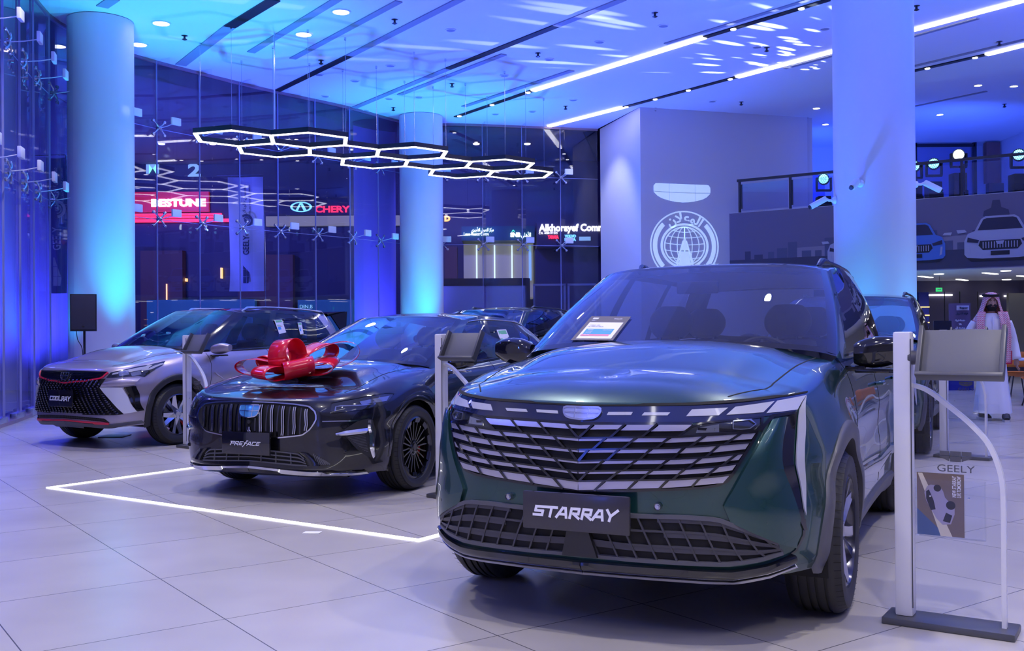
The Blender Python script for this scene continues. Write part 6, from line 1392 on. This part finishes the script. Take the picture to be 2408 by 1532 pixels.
# ------------------------------------------------------------------ brochure stands
mat('stand_white', (.72, .72, .76), .35); mat('stand_grey', (.09, .092, .105), .38, .3); mat('tray_grey', (.125, .13, .15), .45); mat('leaf_brown', (.16, .12, .10), .4); mat('leaf_cream', (.62, .56, .46), .4); mat('leaf_blue', (.05, .10, .25), .4)
def make_stand(loc, ang, label, leaflet=False, grp=None, tilt=28, L=.385, Ht=1.24):
    root = thing('brochure_stand', label, 'brochure stand', tuple(loc), ang, grp); r = root
    q = MB(); q.box((L/2-.015, 0, .015), (L+.13, .19, .03), bev=.008); q.build('base_plate', 'stand_grey', r, sharp=30)
    q = MB(); q.box((0, 0, Ht/2+.015), (.072, .075, Ht-.03), bev=.010); q.build('post', 'stand_white', r, sharp=30)
    q = MB(); q.box((.037, -.0375, Ht/2+.02), (.004, .004, Ht-.1)); q.build('post_groove', 'plastic_grey', r, smooth=False)
    pts = [(.03, 0, 1.015), (.10, 0, .99), (.19, 0, .92), (.27, 0, .85), (.335, 0, .77), (.375, 0, .66), (.385, 0, .54), (.385, 0, .3), (.385, 0, .03)]
    P = smooth2(pts, 6); q = MB(); vs = []; fs = []
    for i, p in enumerate(P):
        t = (P[min(i+1, len(P)-1)]-P[max(i-1, 0)]).normalized(); n_ = Vector((t.z, 0, -t.x)); w_ = .009; h_ = .017
        vs += [p+n_*w_+Vector((0, h_, 0)), p-n_*w_+Vector((0, h_, 0)), p-n_*w_-Vector((0, h_, 0)), p+n_*w_-Vector((0, h_, 0))]
    for i in range(len(P)-1):
        for k in range(4): fs.append((4*i+k, 4*i+(k+1) % 4, 4*i+4+(k+1) % 4, 4*i+4+k))
    q.add(vs, fs); q.build('curved_bar', 'stand_white', r, sharp=30)
    # tilted tray
    T = Matrix.Translation((.235, -.02, 1.145)) @ Matrix.Rotation(math.radians(90-tilt), 4, 'X')
    q = MB(); q.box((0, 0, 0), (.335, .225, .012), T, bev=.003); o = q.build('tray', 'tray_grey', r, sharp=30)
    q = MB(); q.box((-.16, 0, .020), (.018, .235, .045), T, bev=.003); q.box((.16, 0, .020), (.018, .235, .045), T, bev=.003); q.box((0, -.112, .024), (.335, .018, .055), T, bev=.003); q.build('tray_lip', 'stand_grey', o, sharp=30)
    q = MB(); q.lathe([(0, .03), (.028, .03), (.03, .0), (.03, -.02)], 20, Matrix.Translation((.045, -.01, 1.13)) @ Matrix.Rotation(PI/2, 4, 'Y')); q.build('tray_hinge', 'plastic_grey', r)
    q = MB(); q.box((.205, 0, .50), (.335, .005, .88)); a_ = q.build('clear_panel', 'acrylic', r, smooth=False)
    # etched emblem and maker lettering
    q = MB(); e = lambda u, v: (.205+u, -.006, .72+v)
    for (u0, u1) in ((-.062, -.024), (-.021, .021), (.024, .062)):
        for (lo, hi) in ((-.026, -.002), (.001, .019)):
            f = lambda u: -.026+.020*(abs(u)/.062)**2.5
            q.add([e(u0, max(lo, f(u0)) if lo < -.01 else lo), e(u1, max(lo, f(u1)) if lo < -.01 else lo), e(u1, hi), e(u0, hi)], [(0, 1, 2, 3)])
    q.build('panel_emblem', 'plastic_grey', a_, smooth=False)
    text('panel_lettering', 'GEELY', 'plastic_grey', frame((.205, -.006, .665), (1, 0, 0), (0, 0, 1)), a_, size=.042, sx=1.25)
    z0 = .38; q = MB()
    for y in (-.010, -.036): q.box((.185, y, z0+.12), (.27, .003, .24))
    q.box((.185, -.023, z0), (.27, .028, .003)); q.box((.05, -.023, z0+.12), (.003, .028, .24)); q.box((.32, -.023, z0+.12), (.003, .028, .24)); q.build('leaflet_pocket', 'acrylic', r, smooth=False)
    q = MB()
    for x in (.11, .26): q.lathe([(0, .006), (.004, .005), (.005, 0)], 10, Matrix.Translation((x, -.036, z0+.17)) @ Matrix.Rotation(PI/2, 4, 'X'))
    q.build('pocket_screw', 'chrome', r)
    if leaflet:
        X0 = .055; w_ = .185; h_ = .262
        lf = thing('leaflet', 'car leaflet standing sideways in the clear pocket of the near right stand', 'leaflet', tuple(root_pt(loc, ang, (X0+w_/2, -.022, z0+.004))), ang)
        q = MB(); q.box((0, 0, h_/2), (w_, .003, h_)); q.build('sheet', 'leaf_brown', lf, smooth=False)
        F_ = lambda u, v, d=0: (-w_/2+u*w_, -.0022-d, v*h_)
        q = MB(); q.add([F_(0, 0), F_(.5, 0), F_(.45, .12), F_(0, .42)], [(0, 1, 2, 3)]); q.build('printed_ground', 'leaf_blue', lf, smooth=False)
        q = MB(); q.add([F_(.5, .0), F_(.75, 0), F_(.12, .99), F_(.02, .99), F_(.22, .6)], [(0, 1, 2, 3, 4)]); q.build('printed_beam', 'leaf_cream', lf, smooth=False)
        q = MB(); car = [(.22, .78), (.30, .81), (.48, .80), (.56, .72), (.60, .62), (.80, .46), (.80, .36), (.72, .20), (.55, .18), (.42, .27), (.20, .55), (.16, .68)]
        q.add([F_(u, v, .0006) for u, v in car], [tuple(range(len(car)))]); q.build('printed_car', 'paint_silver', lf, smooth=False)
        q = MB(); q.add([F_(u, v, .0012) for u, v in [(.20, .70), (.26, .73), (.36, .56), (.40, .42), (.30, .40), (.20, .58)]], [tuple(range(6))]); q.add([F_(u, v, .0012) for u, v in [(.55, .24), (.70, .22), (.75, .34), (.62, .38)]], [(0, 1, 2, 3)])
        for (cu, cv_, s_) in ((.72, .50, .10), (.44, .76, .08)): q.add([F_(cu+s_*math.cos(t), cv_+s_*.7*math.sin(t), .0012) for t in np.linspace(0, 2*PI, 17)[:-1]], [tuple(range(16))])
        q.build('printed_car_detail', 'print_black', lf, smooth=False)
        for k, (t, u, sz) in enumerate((('NEW STARRAY', .80, .022), ('LIVE TOMORROW', .90, .022))):
            T = frame(F_(u, .80, .001), (0, 0, 1), (-1, 0, 0)); vs, fs = textmesh(t, size=sz, bold=.0004); xs = [v.x for v in vs]; s_ = .088/(max(xs)-min(xs)); obj('leaflet_lettering', [T @ Vector((v.x*s_, v.y, v.z)) for v in vs], [f[::-1] for f in fs], 'letter', lf, False)
    return root
def smooth2(P, n):
    P = [Vector(p) for p in P]; out = []
    for i in range(len(P)-1):
        a = P[max(i-1, 0)]; b = P[i]; c = P[i+1]; d = P[min(i+2, len(P)-1)]
        for k in range(n): t = k/n; out.append(.5*((2*b)+(c-a)*t+(2*a-5*b+4*c-d)*t*t+(3*b-a-3*c+d)*t**3))
    out.append(P[-1]); return out
def root_pt(loc, ang, p): return Vector(loc)+Matrix.Rotation(ang, 3, 'Z') @ Vector(p)
sa = math.radians(-33)
make_stand((1.678, 4.38, 0), sa, 'white and grey brochure stand nearest the camera at the right, holding a leaflet', True)
make_stand((4.212, 9.969, 0), math.radians(-40), 'white and grey brochure stand behind the near right one, empty pocket')
make_stand((-3.604, 11.313, 0), math.radians(-40), 'white and grey brochure stand in front of the silver crossover wheel')
make_stand((-.54, 7.771, 0), math.radians(-38), 'white and grey brochure stand between the black saloon and the big green car')
# ------------------------------------------------------------------ loudspeaker
sp = thing('loudspeaker', 'black loudspeaker on a pole in front of the left column', 'speaker', (-6.62, 15.8, 0), math.radians(18))
q = MB(); zc = 1.60; q.prism([(-.19, -.16), (.19, -.16), (.15, .17), (-.15, .17)], zc-.29, zc+.28); o = q.build('cabinet', 'plastic_dark', sp, smooth=False)
q = MB(); q.box((0, -.165, zc), (.35, .02, .53), bev=.008); q.build('grille', 'plastic_grey2', o)
q = MB(); q.box((0, -.178, zc-.22), (.03, .004, .02)); q.build('badge', 'dark_chrome', o, smooth=False)
q = MB(); q.tube([(0, 0, .75), (0, 0, zc-.28)], .018, 10); q.tube([(0, 0, .1), (0, 0, .8)], .024, 10)
for k in range(3): a = 2*PI*k/3+.4; q.tube([(0, 0, .70), (.48*math.cos(a), .48*math.sin(a), .015)], .013, 8); q.tube([(0, 0, .25), (.30*math.cos(a), .30*math.sin(a), .28)], .008, 6)
q.build('tripod', 'plastic_dark', sp)
q = MB(); q.tube(smooth2([(-.12, .05, zc-.28), (-.10, .04, zc-.42), (-.03, .03, zc-.6), (-.03, .03, .5)], 6), .006, 6); q.build('cable', 'plastic_dark', sp)
# ------------------------------------------------------------------ red bow on the saloon bonnet
mat('ribbon', (.72, .008, .03), .22, .0, .5)
h = pref.pix(693, 893); bc = pref.Mw @ h; bn = (pref.Mw.to_3x3() @ (pref.ont(h.x, h.y, 1.)-h)).normalized()
bow = thing('gift_bow', 'big shiny red ribbon bow on the black saloon bonnet', 'bow', tuple(bc+Vector((0, 0, .035))))
bow.rotation_euler = Vector((0, 0, 1)).rotation_difference(Vector((0, 0, 1)).lerp(bn, .4).normalized()).to_euler()
def loop(az, L, Hh_, w_, z0=.0, wz=0, n=44):
    d = Vector((math.cos(az), math.sin(az), 0)); s_ = Vector((-math.sin(az), math.cos(az), wz)).normalized(); A = []
    for i in range(n+1):
        t = 2*PI*i/n; e = (1-math.cos(t))/2                # 0 at the knot, 1 at the far end
        r_ = L*e; z = Hh_/2*(e**.45)*math.sin(-t)*1.0+Hh_*.5*e**.35
        ww = w_*(.22+.78*min(1, e*2.6)**.8); p = d*r_+Vector((0, 0, z+z0)); A.append([tuple(p+s_*ww*o_) for o_ in (-.5, -.25, 0, .25, .5)])
    A = [[(x, y, max(.003, z)) for x, y, z in r] for r in A]
    q = MB(); q.grid(A); o = q.build('ribbon_loop', 'ribbon', bow, fix=False, sharp=60)
    m_ = o.modifiers.new('t', 'SOLIDIFY'); m_.thickness = .0015
D_ = math.radians
for (az, L, hh, w_, z0, wz) in ((172, .46, .17, .17, .01, .12), (228, .34, .145, .19, .0, 0), (292, .27, .19, .24, .0, .08), (350, .36, .13, .17, .01, .15), (12, .53, .25, .15, .02, -.1), (48, .40, .20, .18, .04, .0), (95, .34, .19, .19, .03, 0), (140, .38, .16, .17, .02, 0)):
    loop(D_(az), L, hh, w_, z0, wz)
A = []; n = 44
ax = Vector((.86, -.5, .10)).normalized(); up_ = Vector((0, 0, 1)); sd = ax.cross(up_).normalized()
for i in range(n+1):             # upright centre loop
    t = 2*PI*i/n; p = sd*(.125*math.cos(t))+up_*(.155+.14*math.sin(t)); A.append([tuple(p+ax*o_+Vector((-.04, 0, 0))) for o_ in (-.095, 0, .095)])
q = MB(); q.grid(A); o = q.build('ribbon_loop', 'ribbon', bow, fix=False, sharp=60); m_ = o.modifiers.new('t', 'SOLIDIFY'); m_.thickness = .0015
# ------------------------------------------------------------------ cards and stickers on glass
def bvh_of(o): bm = bmesh.new(); bm.from_mesh(o.data); b = BVHTree.FromBMesh(bm); bm.free(); return b
def glasshit(c, px, py, names, off=.022):
    o_ = c.Mi @ Vector((0, 0, CAMZ)); d = (c.Mi.to_3x3() @ (cam_R @ Vector(((px-CX)/F, -(py-CY)/F, -1)))).normalized(); best = None
    for ob in [x for x in bpy.data.objects if x.parent == c.root and x.name.split('.')[0] in names]:
        h = bvh_of(ob).ray_cast(o_, d)
        if h[0] is not None and (best is None or h[3] < best[1]): best = (h[0]-d*off, h[3])
    return c.Mw @ best[0] if best else None
mat('card_dark', (.10, .09, .11), .5); mat('card_blue', (.05, .35, .80), .5); mat('card_red', (.75, .25, .35), .5); mat('card_green', (.2, .6, .3), .5)
def card(c, quad, names, label, full=True):
    P = [glasshit(c, x, y, names) for x, y in quad]
    if any(p is None for p in P): print('card missed', label, P); return
    tl, tr, br, bl = P; o_ = (tl+tr+br+bl)/4; root = thing('price_card' if full else 'window_sticker', label, 'price card' if full else 'sticker', tuple(o_))
    nn_ = (tr-tl).cross(tl-bl).normalized(); nn_ = nn_ if nn_.dot(Vector((0, 0, CAMZ))-o_) > 0 else -nn_
    f = lambda u, v, d=0: (tl*(1-u)+tr*u)*(1-v)+(bl*(1-u)+br*u)*v-o_+nn_*d
    def rect(name, u0, v0, u1, v1, m, d):
        q = MB(); q.add([f(u0, v0, d), f(u1, v0, d), f(u1, v1, d), f(u0, v1, d), f(u0, v0, d-.002), f(u1, v0, d-.002), f(u1, v1, d-.002), f(u0, v1, d-.002)], [(0, 1, 2, 3), (7, 6, 5, 4), (0, 4, 5, 1), (1, 5, 6, 2), (2, 6, 7, 3), (3, 7, 4, 0)]); return q.build(name, m, root, smooth=False)
    def tx(t, u, v, hgt, m, d, wid):
        vs, fs = textmesh(t, size=1); xs = [a.x for a in vs]; s_ = wid/(max(xs)-min(xs)); return obj('card_lettering', [f(u+a.x*s_, v-a.y*hgt, d) for a in vs], fs, m, root, False)
    if full:
        rect('card_back', 0, 0, 1, 1, 'card_dark', 0); rect('card_sheet', .10, .27, .93, .94, 'paper', .0015); rect('price_block', .17, .55, .84, .77, 'card_blue', .003); rect('total_block', .15, .77, .82, .84, 'card_red', .003)
        rect('logo_bar', .10, .07, .24, .13, 'letter', .0015)
        tx('GEELY', .17, .19, .06, 'letter', .002, .12); tx('WALLAN', .74, .12, .07, 'letter', .002, .2); tx('STARRAY   2024', .30, .40, .05, 'print_dark', .003, .24); tx('2.0L 7SPEED DCT SPECIAL', .35, .46, .05, 'print_dark', .003, .38)
        for k, t in enumerate(('98900', '14985', '750')): tx(t, .29, .60+.065*k, .06, 'letter', .0045, .14)
        tx('114635', .26, .81, .06, 'letter', .0045, .18); tx('\uFE93\uFEAD\uFE8E\uFEF4\uFEB4\uFEDF\u0627 \uFEAE\uFECC\uFEB3', .70, .60, .07, 'letter', .0045, .22)
    else:
        rect('sticker_sheet', 0, 0, 1, 1, 'paper', 0); rect('sticker_header', .1, .04, .9, .2, 'card_green', .001); rect('sticker_chart', .1, .5, .5, .72, 'card_blue', .001)
        for k in range(4): rect('chart_bar', .1, .36+.03*k*1.5, .45+.1*k, .385+.03*k*1.5, 'card_red' if k > 2 else 'card_green', .0012)
card(star, [(1391, 744), (1484, 745), (1441, 801), (1342, 800)], ('windshield', 'windshield_border'), 'price card with blue table leaning on the big green car windscreen')
card(cool, [(310, 776), (340, 775), (308, 798), (281, 799)], ('windshield', 'windshield_border', 'pillar'), 'price card on the silver crossover windscreen')
SW = ('side_window', 'window_surround')
card(pref, [(1168, 776), (1190, 775), (1212, 828), (1188, 832)], SW, 'energy sticker on the black saloon rear side window', False)
card(cool, [(645, 753), (663, 752), (673, 782), (657, 786)], SW, 'energy sticker on the silver crossover rear side window', False)
card(cool, [(700, 759), (709, 759), (714, 785), (706, 787)], SW, 'barcode sticker on the silver crossover rear side window', False)
# small things on the floor
P = gp(733, 1254); q = MB(); q.add([(-.055, -.03, .002), (.05, -.04, .002), (.06, .03, .002), (-.045, .035, .002), (-.055, -.03, .004), (.05, -.04, .004), (.06, .03, .004), (-.045, .035, .004)], [(3, 2, 1, 0), (4, 5, 6, 7), (0, 1, 5, 4), (1, 2, 6, 5), (2, 3, 7, 6), (3, 0, 4, 7)]); o = q.build('paper_scrap', 'paper', smooth=False); o.location = P
tag(o, 'small white paper scrap on the floor inside the light frame edge', 'paper')
P = gp(270, 1027); q = MB(); q.box((0, 0, .004), (.3, .3, .008), bev=.003); o = q.build('floor_box', 'stand_grey'); o.location = P; tag(o, 'metal floor outlet lid beneath the silver crossover', 'floor outlet')
# ------------------------------------------------------------------ orange chairs and table at the right edge
def chair(x, y, rz, lab):
    r = thing('lounge_chair', lab, 'chair', (x, y, 0), rz)
    q = MB(); q.grid([[(.26*math.cos(a)*s_, .26*math.sin(a)*s_, .46-.05*(1-s_**2)) for s_ in np.linspace(0, 1, 6)] for a in np.linspace(0, 2*PI, 25)]); q.grid([[(.26*math.cos(a)*s_, .26*math.sin(a)*s_, .46-.09*(1-s_**2)-.01) for s_ in np.linspace(0, 1, 6)] for a in np.linspace(0, 2*PI, 25)]); q.build('seat', 'orange', r)
    q = MB(); q.grid([[(.27*math.cos(a), .27*math.sin(a), .55+.28*t*math.sin((a-.3)/(PI-.6)*PI)**.5 if .3 < a < PI-.3 else .55) for t in np.linspace(0, 1, 5)] for a in np.linspace(.3, PI-.3, 18)]); o = q.build('backrest', 'orange', r); m_ = o.modifiers.new('t', 'SOLIDIFY'); m_.thickness = .03
    for k in range(4): a = PI/4+k*PI/2; q = MB(); q.tube([(.12*math.cos(a), .12*math.sin(a), .42), (.24*math.cos(a), .24*math.sin(a), 0)], .012, 8); q.build('leg', 'frame_dark', r)
chair(8.45, 16.4, math.radians(200), 'orange lounge chair at the right edge, near one'); chair(9.2, 18.6, math.radians(170), 'orange lounge chair at the right edge, behind the wire rail')
t = thing('round_table', 'pale round table at the right edge behind the man', 'table', (9.0, 17.3, 0)); q = MB(); q.lathe([(0, .74), (.42, .74), (.43, .72), (.42, .70), (0, .70)], 32); q.build('table_top', 'panel_white', t); q = MB(); q.lathe([(0, .70), (.03, .70), (.03, .05), (.25, .02), (.25, 0), (0, 0)], 24); q.build('pedestal', 'steel', t)
# ------------------------------------------------------------------ walking man in a white robe
mat('robe', (.80, .81, .86), .7); mat('skin', (.42, .24, .17), .5); mat('beard', (.012, .009, .010), .8); mat('shoe', (.015, .015, .022), .5); mat('sole', (.6, .6, .65), .5)
def scarfmat():
    m = mat('scarf', (.7, .7, .72), .8); nt = m.node_tree; b = nt.nodes['Principled BSDF']; L = nt.links
    tc = nt.nodes.new('ShaderNodeTexCoord'); ch = nt.nodes.new('ShaderNodeTexBrick'); ch.inputs['Scale'].default_value = 1; ch.inputs['Brick Width'].default_value = .03; ch.inputs['Row Height'].default_value = .013; ch.inputs['Mortar Size'].default_value = .0028
    ch.inputs['Color1'].default_value = (.55, .02, .06, 1); ch.inputs['Color2'].default_value = (.62, .04, .08, 1); ch.inputs['Mortar'].default_value = (.75, .72, .75, 1)
    mp = nt.nodes.new('ShaderNodeMapping'); mp.inputs['Rotation'].default_value = (PI/2, 0, 0); L.new(tc.outputs['Object'], mp.inputs[0]); L.new(mp.outputs[0], ch.inputs['Vector']); L.new(ch.outputs['Color'], b.inputs['Base Color'])
scarfmat(); mat('scarf_edge', (.50, .01, .05), .8)
man = thing('person', 'bearded man in a long white robe and red checked headscarf walking forward', 'person', (6.56, 13.97, 0), math.radians(-14)); mr = man
def rings(name, R, m, parent, n=28, capb=True, capt=True, fold=None, sharp=None):
    rows = []                    # R: (cx, cy, z, rx, ry[, squareness])
    for (cx, cy, z, rx, ry, *s_) in R:
        p_ = s_[0] if s_ else 1.; row = []
        for k in range(n):
            a = 2*PI*k/n; c, s = math.cos(a), math.sin(a); f = 1+(fold(a, z) if fold else 0)
            row.append((cx+rx*f*np.sign(c)*abs(c)**p_, cy+ry*f*np.sign(s)*abs(s)**p_, z))
        rows.append(row+[row[0]])
    q = MB(); q.grid(rows)
    if capb: q.add(rows[0][:-1], [tuple(range(n))])
    if capt: q.add(rows[-1][:-1], [tuple(range(n))])
    return q.build(name, m, parent, sharp=sharp or 180)
def interp_rings(R, n):
    R = [tuple(r)+(1.,)*(6-len(r)) for r in R]; t = np.arange(len(R)); tt = np.linspace(0, len(R)-1, n); return [tuple(float(pchip(t, [r[k] for r in R], x)) for k in range(6)) for x in tt]
# robe body (front is -y)
fold = lambda a, z: (.055*math.sin(5*a+z*2.2)+.03*math.sin(9*a-z*3+1))*max(0, 1-z/1.0)
rings('robe', interp_rings([(.02, .03, .10, .235, .27), (.015, .02, .30, .22, .23), (.01, .01, .60, .19, .17), (0, 0, .90, .175, .135), (0, 0, 1.08, .185, .13), (0, 0, 1.25, .205, .12), (0, .005, 1.36, .205, .10), (0, .01, 1.42, .11, .075), (0, .01, 1.46, .068, .062)], 50), 'robe', mr, 48, fold=fold)
q = MB(); q.box((0, -.128, 1.24), (.028, .012, .34), bev=.004); 
q.build('placket', 'robe', mr)
# arms and hands
def limb(P, r): return smooth2(P, 5), list(np.interp(np.linspace(0, 1, (len(P)-1)*5+1), np.linspace(0, 1, len(r)), r))
def hand(w, dirv, side, parent):
    d = Vector(dirv).normalized(); up = Vector((side, 0, 0)); s_ = d.cross(Vector((0, 1, 0))).normalized(); f_ = d.cross(s_).normalized(); w = Vector(w); q = MB()
    q.tube([w, w+d*.045, w+d*.085], [.026, .036, .030], 10)
    for k, (o_, L) in enumerate(((-.028, .068), (-.010, .076), (.010, .072), (.027, .056))):
        b = w+d*.080+f_*o_; q.tube([b, b+d*L*.5+s_*.006, b+d*L*.85+s_*.022, b+d*L+s_*.034], [.0095, .009, .0085, .006], 8)
    b = w+d*.03-f_*.028; q.tube([b, b+d*.025-f_*.02+s_*.01, b+d*.055-f_*.022+s_*.02], [.012, .010, .007], 8); return q.build('hand', 'skin', parent)
for (S_, El, Wr, side) in (((-.20, 0, 1.335), (-.315, .02, 1.10), (-.335, -.13, .90), -1), ((.20, 0, 1.335), (.285, .06, 1.07), (.315, .02, .83), 1)):
    P, r = limb([S_, ((S_[0]+El[0])/2, (S_[1]+El[1])/2, (S_[2]+El[2])/2+.01), El, Wr], [.062, .066, .060, .066]); q = MB(); q.tube(P, r, 16); o = q.build('sleeve', 'robe', mr, sharp=180)
    hand(Wr, (side*.04, -.12 if side < 0 else .0, -1), side, o)
# neck, head, face
hd = rings('head', interp_rings([(0, .012, 1.40, .055, .058), (0, .008, 1.475, .052, .058), (0, -.012, 1.492, .045, .062), (0, -.020, 1.510, .055, .082), (0, -.016, 1.545, .066, .094), (0, -.010, 1.585, .073, .098), (0, -.004, 1.63, .077, .099), (0, 0, 1.675, .074, .095), (0, .004, 1.71, .055, .072), (0, .006, 1.728, .02, .03)], 36), 'skin', mr, 32)
q = MB(); q.tube([(0, -.103, 1.618), (0, -.116, 1.595), (0, -.124, 1.577), (0, -.106, 1.566)], [.008, .011, .015, .010], 10); q.build('nose', 'skin', hd)
for sx in (1, -1):
    q = MB(); T = Matrix.Translation((sx*.030, -.0935, 1.616)); bm = bmesh.new(); bmesh.ops.create_uvsphere(bm, u_segments=14, v_segments=10, radius=.0088); q.add([v.co for v in bm.verts], [[v.index for v in f.verts] for f in bm.faces], T); bm.free(); eo = q.build('eye', 'white', hd)
    q = MB(); q.lathe([(0, .0), (.0058, -.0005)], 12, Matrix.Translation((sx*.030-.001, -.1026, 1.6155)) @ Matrix.Rotation(PI/2, 4, 'X')); q.build('pupil', 'beard', eo)
    q = MB(); q.tube([(sx*.020, -.1000, 1.6205), (sx*.030, -.1035, 1.6235), (sx*.041, -.0965, 1.6205)], [.003, .0045, .003], 8); q.build('eyelid', 'skin', eo)
    q = MB(); q.tube([(sx*.012, -.1035, 1.634), (sx*.030, -.1035, 1.641), (sx*.050, -.092, 1.636)], [.0035, .0045, .0025], 6); q.build('eyebrow', 'beard', hd)
    q = MB(); q.tube([(sx*.076, .005, 1.575), (sx*.083, .008, 1.60), (sx*.082, .010, 1.625)], [.007, .011, .008], 8); q.build('ear', 'skin', hd)
q = MB(); rows = []
for z, fr, w_ in ((1.582, 1.0, .30), (1.570, 1.02, .62), (1.555, 1.04, 1.0), (1.53, 1.10, 1.0), (1.505, 1.12, 1.0), (1.485, 1.05, .9)):
    rx, ry, cy = (float(np.interp(z, [1.475, 1.492, 1.51, 1.545, 1.585, 1.63], v)) for v in ([.052, .045, .055, .066, .073, .077], [.058, .062, .082, .094, .098, .099], [.008, -.012, -.02, -.016, -.01, -.004]))
    rows.append([(1.05*rx*math.cos(a), cy+(1.06 if z < 1.59 else 1.03)*ry*math.sin(a)-.002, z) for a in np.linspace(-PI/2-1.35*w_, -PI/2+1.35*w_, 18)])
q.grid(rows); q.build('beard', 'beard', hd)
q = MB(); q.tube([(-.022, -.112, 1.552), (0, -.117, 1.555), (.022, -.112, 1.552)], [.003, .006, .003], 8); q.build('mouth', 'lip', hd)
# headscarf: open at the face, falling over the shoulders
rows = []
for (z, rx, ry, cy, gap) in ((1.745, .02, .02, .0, 0), (1.738, .06, .075, .0, 0), (1.715, .088, .108, .0, 0), (1.675, .100, .122, .002, .15), (1.63, .108, .128, .01, .62), (1.58, .120, .132, .02, .74), (1.52, .140, .135, .025, .80), (1.46, .165, .135, .03, .78), (1.39, .215, .145, .03, .60), (1.32, .245, .155, .03, .50), (1.22, .262, .165, .03, .55), (1.12, .262, .165, .03, .85)):
    rows.append([(rx*math.sin(a)*(1+.03*math.sin(9*a+z*10)), cy+ry*math.cos(a), z) for a in np.linspace(-PI+gap, PI-gap, 44)])
q = MB(); q.grid([list(r) for r in zip(*rows)]); sc = q.build('headscarf', 'scarf', mr, sharp=180); m_ = sc.modifiers.new('t', 'SOLIDIFY'); m_.thickness = .008
# hanging front tails of the scarf
for (pts, w_) in (([(-.135, -.10, 1.48), (-.165, -.155, 1.32), (-.160, -.165, 1.15), (-.145, -.16, .98)], .11), ([(.125, -.10, 1.48), (.145, -.155, 1.32), (.150, -.17, 1.12), (.140, -.17, .92), (.150, -.165, .78)], .13)):
    P = smooth2(pts, 6); q = MB(); q.grid([[(p.x+w_*(u-.5), p.y-.012*math.sin(u*9+p.z*5), p.z) for u in np.linspace(0, 1, 7)] for p in P]); o = q.build('scarf_tail', 'scarf', mr, sharp=180); m_ = o.modifiers.new('t', 'SOLIDIFY'); m_.thickness = .006
    q = MB(); p = P[-1]; q.box((p.x, p.y-.004, p.z), (w_+.006, .012, .022)); q.box((p.x+w_/2, (p.y+P[-8].y)/2-.006, (p.z+P[-8].z)/2), (.012, .010, abs(p.z-P[-8].z))); q.build('scarf_border', 'scarf_edge', o)
q = MB(); 
for z, s_ in ((1.700, 1.0), (1.716, .97)): q.tube([(.102*s_*math.cos(a), .005+.122*s_*math.sin(a), z+.012*math.sin(a)) for a in np.linspace(0, 2*PI, 33)], .011, 8, cap=False)
q.build('head_cord', 'beard', mr)
# shoes and ankles
for (x, y, rz, lift, nm) in ((-.10, .10, .25, 0, 'shoe'), (.13, -.21, -.15, 0, 'shoe')):
    T = Matrix.Translation((x, y, 0)) @ Matrix.Rotation(rz, 4, 'Z'); rows = []
    for t in np.linspace(0, 1, 12):
        hw = .053*math.sin(PI*(.12+.76*t))**.5*(1 if t > .35 else .9); hh = .085-.045*max(0, t-.35)/.65 if t > .1 else .075; yy = .10-.29*t
        rows.append([(hw*np.sign(math.cos(a))*abs(math.cos(a))**.7, yy, .024+hh*.5*(1+math.sin(a))*(.9 if t > .9 else 1)) for a in np.linspace(0, 2*PI, 17)])
    q = MB(); q.grid(rows, T); q.add([r for r in rows[0][:16]], [tuple(range(16))], T); q.add([r for r in rows[-1][:16]], [tuple(range(16))], T); so = q.build('shoe', 'shoe', mr, sharp=180)
    q = MB(); q.prism([(-.040, .105), (.040, .105), (.046, 0), (.048, -.10), (.030, -.195), (-.025, -.195), (-.046, -.10), (-.044, 0)], .0, .03, T); q.build('sole', 'sole', so)
    q = MB(); q.tube([(x, y+.05, .08), (x-.02*(x > 0), y+.07, .30)], [.034, .04], 12); q.build('trouser_leg', 'robe', mr)
